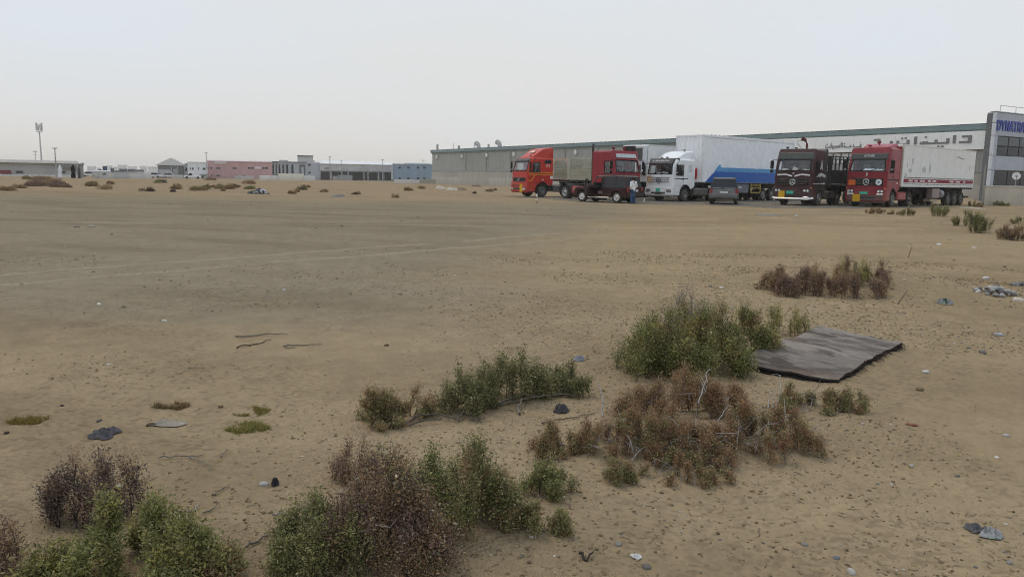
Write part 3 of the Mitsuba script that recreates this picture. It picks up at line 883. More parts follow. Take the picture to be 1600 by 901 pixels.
# ------------------------------------------------------------------ vehicles
BLACK, DARK, STEEL, ALU = (0.012, 0.012, 0.013), (0.03, 0.03, 0.032), (0.09, 0.09, 0.09), (0.50, 0.50, 0.50)
RUB = (0.022, 0.021, 0.020)
YEL, ORG, WHT = (0.62, 0.36, 0.02), (0.62, 0.13, 0.03), (0.72, 0.72, 0.70)


def stand(u, v, local, yaw):
    """origin of a vehicle one of whose wheels (local x, y) touches the ground at a pixel"""
    d = ray(u, v)
    p = d * (1.45 / -d[2])
    a = math.radians(yaw)
    return np.array([p[0] - (math.cos(a) * local[0] - math.sin(a) * local[1]), p[1] - (math.sin(a) * local[0] + math.cos(a) * local[1]), 0.004])


def wheel(K, x, y, r, w, side, rim=(0.30, 0.30, 0.30), deep=0.08, hub=True, name='wheel'):
    """tyre with a dished rim; side = +1 or -1 is the outer face"""
    ri = r * 0.60
    tyre = lathe([(ri, -w / 2), (r * .93, -w / 2), (r * .985, -w * .38), (r, -w * .2), (r, w * .2), (r * .985, w * .38), (r * .93, w / 2), (ri, w / 2), (ri, -w / 2)], seg=30)
    k = K.part(name, move(tyre, (x, y, r)), 'matte', RUB, smooth=35)
    o = side * w / 2
    d = -side * deep
    pr_ = [(ri * 1.03, o * 0.96), (ri * .98, o * 1.02), (ri * .88, o * .95), (ri * .84, o + d), (ri * .5, o + d * .9), (ri * .42, o + d * .2), (ri * .30, o + d * .0), (0.0, o - d * .2)]
    rimm = lathe(pr_, seg=24)
    if side < 0:
        rimm.faces = rimm.faces[:, ::-1]
    K.part('rim', move(rimm, (x, y, r)), 'metal', rim, smooth=35, under=k)
    if hub:
        nuts = [cyl((x + ri * .62 * math.cos(t), y + o + d, r + ri * .62 * math.sin(t)), (x + ri * .62 * math.cos(t), y + o + d * .5, r + ri * .62 * math.sin(t)), ri * .07, 6) for t in np.arange(8) * math.pi / 4]
        K.part('wheel_nuts', nuts, 'metal', (0.2, 0.2, 0.2), under=k)
    return k


def disc(x, y, z, r, t=0.02, seg=20):
    return cyl((x, y, z), (x + t, y, z), r, seg)


def star(K, x, y, z, r, under, col=(0.75, 0.75, 0.76)):
    """ring with three rays"""
    a = np.arange(25) * 2 * math.pi / 24
    ring = tube(np.stack([np.full(25, x), y + r * np.cos(a), z + r * np.sin(a)], 1), r * .11, 6)
    ms = [ring]
    for t in (90, 210, 330):
        t = math.radians(t)
        c, s = math.cos(t), math.sin(t)
        ms.append(hull([(x - .01, y - s * r * .16, z + c * r * .16), (x - .01, y + s * r * .16, z - c * r * .16), (x + .02, y, z), (x - .01, y + c * r, z + s * r), (x - .015, y, z)]))
    K.part('emblem', ms, 'metal', col, under=under)


def tractor(name, label, at, yaw, sp):
    wb = sp.get('wb', 3.7)
    K = Kit(name, label, 'truck', at, yaw)
    col, b0, wz0, wz1, zr = sp['col'], sp.get('b0', .36), sp['wz0'], sp['wz1'], sp['zr']
    slope = sp.get('slope', .24)
    xr = -sp.get('back', .95)
    xw = 1.40 - slope * (wz1 - wz0) / .75
    xt = xw - (zr - wz1) * sp.get('brow', .55)
    front = [(b0, 1.34), (0.95, 1.42), (wz0, 1.40), (wz1, xw), (zr, xt)]
    fx = lambda z: float(np.interp(z, [q[0] for q in front], [q[1] for q in front]))
    P = [(x, z) for z, x in front] + [(xr + .1, zr), (xr, zr - .1), (xr, 1.02), (-.45, .92), (.55, b0)]
    body = prof(P, -1.25, 1.25, .13)
    for s in (-1, 1):
        body = body - cyl((0, s * .70, .55), (0, s * 1.5, .55), .68, 28) - box(-.68, .68, min(s * .70, s * 1.5), max(s * .7, s * 1.5), -.2, .55)
    inner = prof([(fx(wz0 - .25) - .10, wz0 - .45), (fx(wz0) - .10, wz0), (xw - .10, wz1), (xt - .05, zr - .12), (xr + .1, zr - .12), (xr + .1, wz0 - .45)], -1.17, 1.17, .1)
    body = body - inner
    ws = hull([(1.9, sy * 1.08, wz0 + .03) for sy in (-1, 1)] + [(1.9, sy * 1.0, wz1 - .03) for sy in (-1, 1)] + [(xw - .3, sy * 1.08, wz0 + .03) for sy in (-1, 1)] + [(xw - .3, sy * 1.0, wz1 - .03) for sy in (-1, 1)])
    body = body - ws
    sw = [(.98, wz0 - .08), (.90, wz1 - .08), (.28, wz1 - .08), (.28, wz0 - .08)]
    sw = [(sp.get('swx', 0) + x, z) for x, z in sw]
    swc = prof(sw, -1.4, 1.4)
    body = body - swc
    cab = K.part('cab', body, 'paint', col)
    # lower sides of the cab behind the wheel, black steps before it
    # windscreen with its rubber surround
    n = np.array([wz1 - wz0, 0, 1.40 - xw])
    n = n / np.linalg.norm(n)
    q = np.array([(1.40, -1.10, wz0), (1.40, 1.10, wz0), (xw, 1.02, wz1), (xw, -1.02, wz1)])
    c = q.mean(0)
    big = hull(np.vstack([c + (q - c) * 1.02 + n * .015, c + (q - c) * 1.02 - n * .03]))
    q2 = q.copy()
    q2[:, 1] *= .955
    q2[:2, 2] += .055
    q2[2:, 2] -= .045
    q2[:2, 0] = 1.40 + (xw - 1.40) * .055 / (wz1 - wz0)
    q2[2:, 0] = 1.40 + (xw - 1.40) * (1 - .045 / (wz1 - wz0))
    small = hull(np.vstack([q2 + n * .2, q2 - n * .2]))
    fr = K.part('windscreen_frame', big - small, 'matte', BLACK)
    pane = tm((q2 - n * .012, np.array([[0, 1, 2, 3]])))
    K.part('windscreen', pane, 'pane')
    for k in (-.62, .1):
        K.part('wiper', tube([(fx(wz0) + .03, k, wz0 + .02), (fx(wz0) + .0, k + .45, wz0 + .16)], .018, 4), 'matte', BLACK)
    for s in (-1, 1):
        o = np.array(sw)
        cc = o.mean(0)
        o2 = cc + (o - cc) * .90
        rim_ = prof(cc + (o - cc) * 1.03, -.02, .02) - prof(o2, -.1, .1)
        d = K.part('side_window_frame', move(rim_, (0, s * 1.252, 0)), 'matte', BLACK)
        K.part('side_window', tm((np.array([(x, s * 1.245, z) for x, z in o2]), np.array([[0, 1, 2, 3]]))), 'pane')
        # door outline, handle, step
        dz0 = 1.12
        dl = [box(.22, .235, -.004, .004, dz0, wz0 - .1), box(.22, 1.02, -.004, .004, dz0, dz0 + .015)]
        K.part('door_seam', [move(m, (0, s * 1.252, 0)) for m in dl], 'matte', BLACK)
        K.part('door_handle', rbox(.30, .48, s * 1.262 - .012, s * 1.262 + .012, wz0 - .36, wz0 - .30, .008), 'matte', BLACK)
        K.part('step', rbox(.62, 1.28, s * 1.10 - .14, s * 1.10 + .14, .40, .47, .02), 'matte', DARK)
        # mirrors on arms
        arm = K.part('mirror_arm', [tube([(1.15, s * 1.22, wz1 - .02), (1.32, s * 1.45, wz1), (1.32, s * 1.5, wz1 - .1)], .022, 5)], 'matte', BLACK)
        K.part('mirror', [rbox(1.24, 1.36, s * 1.5 - .11, s * 1.5 + .11, wz1 - .62, wz1 - .08, .04), rbox(1.24, 1.36, s * 1.5 - .11, s * 1.5 + .11, wz0 - .10, wz0 + .1, .04)], 'matte', sp.get('mirror', BLACK), under=arm)
        wheel(K, 0, s * 1.07, .52, .30, s, sp.get('rim', (.25, .25, .25)), deep=-.05)
        K.part('mudguard', (cyl((0, s * 1.07 - .17, .55), (0, s * 1.07 + .17, .55), .67, 24) - cyl((0, s * 1.07 - .3, .55), (0, s * 1.07 + .3, .55), .62, 24)) ^ box(-1, -.02, -2, 2, .55, 2), 'matte', DARK)
        wheel(K, -wb, s * 1.06, .52, .27, s, sp.get('rim', (.25, .25, .25)), deep=.13)
        wheel(K, -wb, s * .74, .52, .27, s, (.1, .1, .1), deep=.1, hub=False, name='inner_wheel')
    # cab interior
    K.part('dashboard', rbox(.78, 1.24, -1.12, 1.12, wz0 - .42, wz0 - .02, .06), 'matte', (0.05, 0.05, 0.055))
    for s in (-1, 1):
        st = K.part('seat', [rbox(.0, .5, s * .55 - .26, s * .55 + .26, wz0 - .44, wz0 - .25, .05), hull([(-.02, s * .55 + e * .25, wz0 - .3) for e in (-1, 1)] + [(.12, s * .55 + e * .25, wz0 - .3) for e in (-1, 1)] + [(-.22, s * .55 + e * .2, wz0 + .5) for e in (-1, 1)] + [(-.12, s * .55 + e * .2, wz0 + .5) for e in (-1, 1)])], 'cloth', sp.get('seat', (0.10, 0.10, 0.11)))
    a = np.arange(21) * 2 * math.pi / 20
    K.part('steering_wheel', tube(np.stack([.66 + .10 * np.sin(a), .55 + .22 * np.cos(a), wz0 + .02 + .19 * np.sin(a)], 1), .018, 5), 'matte', BLACK)
    for (y0, y1, h, cc) in sp.get('dash', []):
        K.part('dash_papers', hull([(.95, y0, wz0 - .01), (1.2, y0, wz0 - .01), (.95, y1, wz0 - .01), (1.2, y1, wz0 - .01), (1.08, y0 + .05, wz0 + h), (1.05, y1 - .05, wz0 + h * .7)]), 'cloth', cc)
    if sp.get('curtain'):
        K.part('curtain', box(-.3, -.26, -1.1, 1.1, wz0 - .2, wz1 + .05), 'cloth', sp['curtain'])
    # visor and front panels
    if 'visor' in sp:
        z0, z1, c, out = sp['visor']
        x0_, x1_ = fx(z0), fx(z1)
        v = hull([(x0_ + .02, s * 1.12, z0) for s in (-1, 1)] + [(x0_ + out, s * 1.02, z0 + .02) for s in (-1, 1)] + [(x1_ + .01, s * 1.12, z1) for s in (-1, 1)] + [(x1_ + out * .7, s * 1.0, z1 - .03) for s in (-1, 1)] + [(x0_ - .35, s * 1.262, z0 + .03) for s in (-1, 1)] + [(x1_ - .35, s * 1.262, z1) for s in (-1, 1)])
        K.part('sun_visor', v, 'paint', c)
        if sp.get('visor_text'):
            t = meshkit.text_mesh(sp['visor_text'], (z1 - z0) * .30, .012)
            vv = t.vertices - [t.vertices[:, 0].mean(), 0, 0]
            zz = z0 + (z1 - z0) * .42 + vv[:, 1]
            t.vertices = np.stack([np.interp(zz, [z0, z1], [x0_ + out, x1_ + out * .7]) + .008 + vv[:, 2], vv[:, 0], zz], 1)
            K.part('visor_lettering', t, 'matte', (.75, .76, .76))
    if 'grille' in sp:
        z0, z1, c, hw = sp['grille']
        gk = K.part('grille', hull([(fx(z) + o, s * (hw - (.03 if o > 0 else 0)), z + dz) for z, dz in ((z0, .015), (z1, -.015)) for o in (-.05, .022) for s in (-1, 1)]), 'matte', c)
        for k in range(sp.get('slats', 4)):
            z = z0 + (z1 - z0) * (k + .8) / (sp.get('slats', 4) + .6)
            K.part('slat', rbox(fx(z) + .02, fx(z) + .06, -hw * .95, hw * .95, z - .025, z + .018, .01), 'paint', sp.get('slat_col', (.03, .03, .032)), under=gk)
    kind = sp['emblem'][0]
    if kind == 'star':
        _, y, z, r, c = sp['emblem']
        star(K, fx(z) + .075, y, z, r, cab, c)
    elif kind == 'bar':
        z0, z1 = sp['grille'][:2]
        K.part('emblem', [hull([(fx(z0) + .07, -.45, z0 + .02), (fx(z0) + .07, -.37, z0 + .02), (fx(z1) + .07, .42, z1 - .02), (fx(z1) + .07, .34, z1 - .02), (fx(z0) + .085, -.41, z0 + .03), (fx(z1) + .085, .38, z1 - .03)])], 'metal', (.6, .6, .6), under=cab)
        a = np.arange(19) * 2 * math.pi / 18
        zc = (z0 + z1) / 2
        K.part('badge', [tube(np.stack([np.full(19, fx(zc) + .085), .02 + .1 * np.cos(a), zc + .1 * np.sin(a)], 1), .018, 5)], 'metal', (.6, .6, .6), under=cab)
    # bumper
    bz0, bz1, bc, bc2 = sp['bumper']
    bump = prof([(1.15, bz0), (1.46, bz0), (1.52, bz0 + .1), (1.50, bz1), (1.15, bz1)], -1.26, 1.26, .10)
    bk = K.part('bumper', bump, 'paint', bc)
    K.part('lower_strip', prof([(1.2, bz0 - .07), (1.44, bz0 - .07), (1.47, bz0 - .004), (1.2, bz0 - .004)], -1.2, 1.2, .04), 'matte', bc2, under=bk)
    K.part('intake', [rbox(1.47, 1.53, -.62, .62, bz0 + (bz1 - bz0) * .22, bz0 + (bz1 - bz0) * .42, .01)], 'matte', DARK, under=bk)
    for s in (-1, 1):
        zl = sp.get('lamp', bz0 + .62 * (bz1 - bz0))
        hl = K.part('headlight', rbox(1.44, 1.535, s * .93 - .21, s * .93 + .21, zl - .10, zl + .10, .02), 'matte', (.05, .05, .055))
        K.part('lens', [disc(1.53, s * .93 + e, zl, .075, .025) for e in (-.1, .1)], 'metal', (.75, .76, .78), under=hl)
        K.part('indicator', rbox(1.36, 1.47, s * 1.17 - .06, s * 1.17 + .06, zl + .14, zl + .22, .01), 'paint', (.55, .2, .05))
    for (y, z, w, h, c, lab) in sp.get('plates', []):
        K.part(lab, rbox(max(fx(z), 1.50) + .02, max(fx(z), 1.50) + .045, y - w / 2, y + w / 2, z - h / 2, z + h / 2, .006), 'matte', c)
    # roof deflector
    if 'deflector' in sp:
        x0_, z1, c, wd = sp['deflector']
        zb = zr - .03
        df = hull([(x0_, s * wd * .78, zb) for s in (-1, 1)] + [(x0_ - .12, s * wd * .78, zb + .12) for s in (-1, 1)] + [(x0_ * .45 + xr * .55, s * wd * .9, z1 - .14) for s in (-1, 1)] + [(xr + .12, s * wd * .92, z1) for s in (-1, 1)] + [(xr, s * wd, z1 - .1) for s in (-1, 1)] + [(xr, s * wd, zb) for s in (-1, 1)] + [(xr + .7, s * wd, zb) for s in (-1, 1)] + [(xr + .2, s * wd * .98, z1 - .18) for s in (-1, 1)])
        K.part('roof_deflector', df, 'paint', c)
    for (x, y, z, h, c, nm) in sp.get('roof_bits', []):
        K.part(nm, [cyl((x, y, z), (x, y, z + h * .5), .035, 8), rbox(x - .10, x + .12, y - .09, y + .09, z + h * .5, z + h, .03)], 'matte', c)
    for m in sp.get('stripes', []):
        poly, c, nm = m
        for s in ((1,) if sp.get('left_only', True) else (1, -1)):
            e_ = .001 if nm == 'side_panel' else .004
            K.part(nm, extr(poly, s * 1.2512 - .001, s * 1.2512 + e_), 'paint' if nm == 'side_panel' else 'matte', c)
    # chassis
    for s in (-1, 1):
        K.part('chassis_rail', rbox(-wb - .85, 1.05, s * .42 - .04, s * .42 + .04, .72, .98, .01), 'matte', sp.get('frame', DARK))
        K.part('rear_mudguard', (cyl((-wb, s * .9 - .34, .52), (-wb, s * .9 + .34, .52), .66, 24) - cyl((-wb, s * .9 - .5, .52), (-wb, s * .9 + .5, .52), .63, 24)) ^ box(-wb - .9, -wb + .8, -2, 2, .62, 2), 'matte', DARK)
        K.part('tail_lamp', rbox(-wb - .9, -wb - .85, s * .8 - .18, s * .8 + .18, .72, .86, .01), 'paint', (.35, .02, .02))
    K.part('cross_beam', [box(-wb - .88, -wb - .8, -1.15, 1.15, .66, .9), box(-2.2, -2.1, -.38, .38, .74, .95), box(-wb - .05, -wb + .05, -.9, .9, .45, .62)], 'matte', DARK)
    K.part('fifth_wheel', [rbox(-wb - .3, -wb + .6, -.45, .45, 1.03, 1.13, .03), box(-wb - .2, -wb + .4, -.4, .4, .95, 1.03)], 'matte', (.06, .06, .06))
    tc = sp.get('tank', ALU)
    K.part('fuel_tank', rbox(-wb + .8, sp.get('tx', -1.15), .72, 1.22, .42, .98, .09), 'paint', tc)
    K.part('side_box', rbox(-wb + .8, sp.get('tx', -1.15), -1.22, -.72, .42, .98, .07), 'paint', sp.get('box', tc))
    K.part('air_line', [tube([(xr, .2, 1.9), (xr - .25, .2, 1.5), (xr - .45, .1, 1.25), (xr - .7, .1, 1.6)], .02, 5), tube([(xr, -.1, 1.9), (xr - .3, 0, 1.45), (xr - .7, 0, 1.6)], .02, 5)], 'matte', (.2, .03, .02))
    K.part('air_tank', cyl((-2.9, .0, .6), (-1.6, .0, .6), .16, 14), 'matte', STEEL, smooth=40)
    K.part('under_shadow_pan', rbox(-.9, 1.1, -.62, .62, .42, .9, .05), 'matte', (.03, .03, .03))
    return K


def local(K, p):
    return K.M[0] @ np.asarray(p, float) + K.M[1]


def trailer_base(K, L, zd, axles, rim=(.22, .22, .22), legs=True, col=DARK):
    """running gear of a semi trailer whose front face is at x = 0 and deck underside at zd"""
    for s in (-1, 1):
        K.part('chassis_rail', hull([(-.2, s * .45 + e, zd - .18) for e in (-.05, .05)] + [(-.2, s * .45 + e, zd - .01) for e in (-.05, .05)] + [(-3.2, s * .45 + e, zd - .2) for e in (-.05, .05)] + [(-4.0, s * .45 + e, zd - .4) for e in (-.05, .05)] + [(-L, s * .45 + e, zd - .4) for e in (-.05, .05)] + [(-L, s * .45 + e, zd - .01) for e in (-.05, .05)]), 'matte', col)
        for i, x in enumerate(axles):
            wheel(K, x, s * 1.06, .50, .34, s, rim, deep=.04)
        if legs:
            K.part('landing_leg', [box(-2.55, -2.40, s * .75 - .07, s * .75 + .07, .32, zd), box(-2.65, -2.3, s * .75 - .14, s * .75 + .14, .27, .32)], 'matte', col)
    for x in axles:
        K.part('axle', cyl((x, -1, .5), (x, 1, .5), .08, 10), 'matte', DARK)
    K.part('cross_beam', [box(-L, -L + .1, -1.2, 1.2, zd - .12, zd - .005), box(-L + .3, -L + .4, -1.1, 1.1, .55, .68), box(-L + .32, -L + .38, -.5, -.42, .6, zd), box(-L + .32, -L + .38, .42, .5, .6, zd)] + [box(-1.5 * i - .05, -1.5 * i + .05, -1.2, 1.2, zd - .1, zd - .005) for i in range(1, int(L / 1.5))], 'matte', col)
    for s in (-1, 1):
        K.part('tail_lamp', rbox(-L - .04, -L - .002, s * .9 - .2, s * .9 + .2, zd - .12, zd - .02, .01), 'paint', (.35, .02, .02))


def stake_trailer(label, at, yaw, L, zd, zt, col, post, panel, gaps, col2):
    """flat trailer with an arched headboard and boarded, posted sides"""
    K = Kit('semi_trailer', label, 'trailer', at, yaw)
    axles = (-L + 1.6, -L + 2.9, -L + 4.2)
    trailer_base(K, L, zd - .14, axles)
    K.part('deck', rbox(-L, 0, -1.25, 1.25, zd - .135, zd, .02), 'matte', (.05, .048, .045))
    outer = shapely.Polygon([(-1.25, zd), (1.25, zd), (1.25, zt), (-1.25, zt)])
    hole = shapely.Polygon([(-1.02, zd + .10), (1.02, zd + .10), (1.02, zt - .62), (.86, zt - .36), (.60, zt - .22), (-.60, zt - .22), (-.86, zt - .36), (-1.02, zt - .62)])
    hb = extr(outer.difference(hole), -.06, .06)
    hv = hb.vertices
    hb = tm((np.stack([hv[:, 1], hv[:, 0], hv[:, 2]], 1), hb.faces[:, ::-1]))
    K.part('headboard', hb, 'matte', post)
    nb = int((L - .3) / 2.3)
    w = (L - .12) / nb
    for s in (-1, 1):
        for i in range(nb):
            x1 = -.07 - i * w
            x0 = x1 - w
            y = s * 1.21
            K.part('post', rbox(x0 - .05, x0 + .05, y - .045, y + .045, zd + .002, zt, .01), 'matte', post if i != 0 else col2)
            zz = zd + .01
            hh = (zt - zd) * .5
            for b in range(3):
                K.part('side_board', rbox(x0 + .055, x1 - .055, y - .022 + .004 * b, y + .022 + .004 * b, zz + .008, zz + hh / 3 - .008, .008), 'matte', np.array(col) * (.85 + .25 * R.random()))
                zz += hh / 3
            if gaps:
                for b in range(2):
                    xa = x0 + .06 + (w - .12) * b / 2
                    for r_ in range(3):
                        za = zz + .02 + (zt - zz - .08) * r_ / 3
                        K.part('side_slat', rbox(xa + .03, xa + (w - .12) / 2 - .03, y - .018, y + .018, za + .012, za + (zt - zz - .08) / 3 - .012, .008), 'matte', np.array(panel) * (.85 + .25 * R.random()))
            else:
                for b in range(4):
                    xa = x0 + .05 + w * b / 4
                    K.part('side_stake', rbox(xa, xa + .06, y - .02, y + .02, zz, zt - .02, .008), 'matte', panel)
            K.part('top_rail', rbox(x0 + .052, x1 - .052, y - .03, y + .03, zt - .075, zt - .004, .01), 'matte', post)
    return K


def box_trailer(label, at, yaw, L, zd, zt, col, ribs=False, front=None, cat_='trailer'):
    K = Kit('semi_trailer', label, cat_, at, yaw)
    if ribs:
        K.part('box', box(-L + .04, -.04, -1.18, 1.18, zd, zt - .03), 'matte', col)
        for s in (-1, 1):
            sh = rib_sheet(L - .24, zd + .16, zt - .17, 0, .42, .045)
            v = sh.vertices
            sh.vertices = np.stack([v[:, 0] - L + .12, s * (1.19 - v[:, 1]), v[:, 2]], 1)
            K.part('side_sheet', sh, 'matte', col)
            for z0, z1 in ((zd, zd + .155), (zt - .165, zt)):
                K.part('side_rail', rbox(-L, 0, s * 1.225 - .03, s * 1.225 + .03, z0, z1, .012), 'matte', np.array(col) * .95)
            for x in (-L, -.12):
                K.part('corner_post', rbox(x, x + .12, s * 1.225 - .032, s * 1.225 + .032, zd + .156, zt - .166, .012), 'matte', np.array(col) * .97)
            # rope hooks that make the notched top edge
            K.part('roof_hooks', [box(-L + .3 + .5 * i, -L + .42 + .5 * i, s * 1.23 - .035, s * 1.23 + .035, zt + .001, zt + .05) for i in range(int((L - .4) / .5))], 'matte', np.array(col) * .55, stuff=True)
        fs = rib_sheet(2.3, zd + .1, zt - .12, 0, .33, .04)
        v = fs.vertices
        fs.vertices = np.stack([-.02 - v[:, 1], v[:, 0] - 1.15, v[:, 2]], 1)
        K.part('front_sheet', fs, 'matte', col)
        K.part('front_rail', [rbox(-.06, .03, -1.19, 1.19, zt - .115, zt - .003, .012), rbox(-.06, .03, -1.19, 1.19, zd + .002, zd + .098, .012)], 'matte', np.array(col) * .95)
        K.part('roof', rbox(-L + .03, -.03, -1.19, 1.19, zt - .028, zt - .005, .005), 'matte', col)
    else:
        K.part('box', rbox(-L, 0, -1.26, 1.26, zd, zt, .05), 'matte', col)
        for s in (-1, 1):
            K.part('side_rail', [rbox(-L - .004, .004, s * 1.262 - .012, s * 1.262 + .012, zt - .10, zt - .01, .006), rbox(-L - .004, .004, s * 1.262 - .012, s * 1.262 + .012, zd - .02, zd + .10, .006)], 'matte', np.array(col) * .8)
            for x in np.arange(1, int(L / 1.5)):
                K.part('panel_joint', box(-1.5 * x - .01, -1.5 * x + .01, s * 1.262 - .003, s * 1.262 + .003, zd + .11, zt - .11), 'matte', np.array(col) * .72)
    return K


# ---- the lorries ------------------------------------------------------------
H1 = -150.0
vol = tractor('tractor_unit', 'bright orange red tractor unit with yellow side stripes, front of the whole row', stand(846, 308.2, (0, 1.15), H1), H1, dict(
    col=(0.46, 0.030, 0.018), wz0=2.06, wz1=2.84, zr=3.12, slope=.24, back=1.05, swx=-.02,
    visor=(2.84, 3.06, (0.03, 0.03, 0.034), .12), grille=(1.20, 1.56, (0.02, 0.02, 0.022), .98), slats=3, emblem=('bar',),
    bumper=(.42, 1.13, (0.46, 0.030, 0.018), (.3, .05, .03)), deflector=(.85, 3.95, (0.46, 0.030, 0.018), 1.12),
    plates=[(-.42 + .9, .70, .42, .62, YEL, 'hazard_plate')], curtain=(.55, .62, .66), tank=STEEL, box=(.05, .05, .05), lamp=.66,
    roof_bits=[(.62, .45, 3.15, .16, BLACK, 'horn')],
    dash=[(-.2, .3, .1, (.6, .6, .62))],
    stripes=[([(1.30, 1.99), (-1.04, 1.99), (-1.04, 1.93), (1.30, 1.93)], (0.62, 0.30, 0.03), 'stripe'),
             ([(1.30, 1.82), (-1.04, 1.82), (-1.04, 1.75), (1.30, 1.75)], (0.62, 0.24, 0.03), 'stripe'),
             ([(.80, 1.74), (.70, 1.74), (1.0, 1.28), (1.32, 1.28), (1.32, 1.34), (1.06, 1.34)], (0.62, 0.30, 0.05), 'stripe'),
             ([(-.10, 2.66), (-.80, 2.66), (-.80, 2.95), (-.25, 2.95)], (0.02, 0.02, 0.024), 'vent_window'),
             ([(.05, 1.42), (-.18, 1.42), (-.18, 1.36), (.05, 1.36)], (0.7, 0.7, 0.68), 'badge_plate'),
             ([(-.85 + .14 * math.cos(t), 1.58 + .14 * math.sin(t)) for t in np.arange(20) * math.pi / 10], (0.72, 0.66, 0.60), 'round_sticker')]))
# the number on the cab side and the two dark slots of its bumper
for q, tt in enumerate(('GM',)):
    t = meshkit.text_mesh('01', .24, .006)
    v = t.vertices
    t.vertices = np.stack([-.28 - v[:, 0], 1.2505 + v[:, 2], 2.38 + v[:, 1]], 1)
    vol.part('cab_number', t, 'matte', (.75, .6, .5))
vol.part('bumper_slot', [rbox(1.50, 1.535, -.95, .2, .82, .86, .01), rbox(1.50, 1.535, -.95, .2, .95, .99, .01)], 'matte', (.10, .012, .01))
vol.part('fog_lamp', rbox(1.49, 1.54, .62, 1.02, .52, .66, .02), 'metal', (.7, .66, .62))
vol.part('deflector_lettering', hull([(.35, -.42, 3.55), (.30, -.42, 3.60), (.35, .42, 3.55), (.30, .42, 3.60), (.1, -.3, 3.69), (.1, .3, 3.69)]), 'matte', (.75, .62, .5))
CREAM = (0.44, 0.40, 0.29)
stake_trailer('cream boarded flat trailer with an arched headboard behind the orange red tractor unit', local(vol, (-2.55, 0, 0)), H1, 12.4, 1.42, 3.18, CREAM, (0.50, 0.47, 0.38), (0.40, 0.38, 0.29), True, (0.50, 0.42, 0.10))

H2 = -56.0
CRIM = (0.25, 0.009, 0.021)
crim = tractor('tractor_unit', 'plain crimson tractor unit without a trailer, turned towards the right of the row', stand(882, 310.4, (-4.3, -1.2), H2), H2, dict(
    wb=4.3, tx=-2.55, col=CRIM, wz0=2.00, wz1=2.86, zr=3.52, slope=.22, back=1.15, brow=.28,
    visor=(2.87, 2.98, CRIM, .10), grille=(1.15, 1.6, CRIM, 1.0), slats=3, slat_col=CRIM, emblem=('none',),
    bumper=(.4, 1.1, CRIM, DARK), curtain=(.3, .36, .40), tank=CRIM, box=CRIM, rim=(.55, .55, .55),
    roof_bits=[(.35, -.55, 3.5, .26, (.2, .012, .02), 'horn'), (.35, .5, 3.5, .26, (.2, .012, .02), 'horn')], dash=[(.1, .4, .1, (.5, .5, .5))]))
crim.part('light_panel', hull([(.8, y, z) for y in (-.92, .92) for z in (3.03, 3.30)] + [(1.20, -.92, 3.03), (1.20, .92, 3.03), (1.10, -.88, 3.30), (1.10, .88, 3.30)]), 'matte', (.50, .54, .56))
crim.part('exhaust_stack', [cyl((-1.32, -1.0, 1.0), (-1.32, -1.0, 4.0), .085, 12)], 'matte', (.06, .055, .055), smooth=40)
crim.part('tank_lettering', [box(-3.2 + .16 * i, -3.1 + .16 * i, -1.2265, -1.2215, .72, .84) for i in range(3)], 'matte', (.65, .5, .3))

H3 = -139.0
WH = (0.78, 0.79, 0.80)
whi = tractor('tractor_unit', 'white tractor unit with a black lettered sun visor in the middle of the row', stand(1068, 315.2, (0, 1.15), H3), H3, dict(
    col=WH, wz0=1.92, wz1=2.68, zr=3.02, slope=.12, back=1.15,
    visor=(2.66, 3.06, (0.05, 0.052, 0.056), .14), visor_text='al-Mercedes Benz', grille=(1.30, 1.80, (0.62, 0.63, 0.64), .92), slats=3, slat_col=(.24, .24, .25),
    emblem=('star', 0, 1.50, .19, (.05, .05, .055)), bumper=(.42, 1.02, WH, (.2, .2, .2)), lamp=.76, deflector=(.62, 3.62, WH, 1.05),
    plates=[(.0, .82, .34, .22, (.05, .40, .26), 'number_plate'), (-.80, 1.58, .46, .46, (.50, .36, .22), 'hazard_plate'), (0, .56, .62, .10, (.03, .03, .03), 'bumper_slot')],
    roof_bits=[(-.55, .6, 3.55, .2, (.3, .3, .3), 'horn'), (.85, -.3, 3.02, .14, BLACK, 'roof_lamp'), (.85, .2, 3.02, .14, BLACK, 'roof_lamp')],
    curtain=(.06, .065, .07), tank=STEEL, box=STEEL, dash=[(-.5, -.1, .16, (.7, .72, .74)), (.0, .5, .2, (.66, .68, .7))],
    stripes=[([(1.3, 1.66), (-.3, 1.66), (-.3, 1.60), (1.3, 1.60)], (0.03, 0.03, 0.034), 'stripe'),
             ([(-.3, 2.64), (-.75, 2.64), (-.75, 2.10), (-.3, 2.10)], (0.60, 0.61, 0.62), 'blind_window')]))
whi.part('extinguisher_box', rbox(-1.52, -1.24, .75, 1.15, 1.62, 2.42, .06), 'paint', (.36, .02, .025))
CONT = (0.84, 0.855, 0.87)
ct = box_trailer('tall white corrugated box trailer with a blue lower band behind the white tractor unit', local(whi, (-1.95, 0, 0)), H3, 12.8, 1.40, 4.85, CONT, ribs=True)
trailer_base(ct, 12.8, 1.39, (-8.4, -9.7, -11.0), col=(.10, .10, .10))
ct.part('blue_band', extr([(-.35, 1.41), (-12.7, 1.41), (-12.7, 2.22), (-1.65, 2.22), (-1.55, 2.22)], 1.268, 1.285), 'paint', (0.020, 0.115, 0.42), label='dark blue lower band with a slanted front end')
ct.part('light_blue_edge', extr([(-1.52, 2.225), (-12.7, 2.225), (-12.7, 2.52), (-2.3, 2.52), (-2.2, 2.72), (-2.05, 2.72)], 1.268, 1.287), 'paint', (0.09, 0.31, 0.58))
ct.part('tool_box', [rbox(-6.3, -4.2, .85, 1.2, .62, 1.32, .04)], 'matte', (.20, .21, .23))
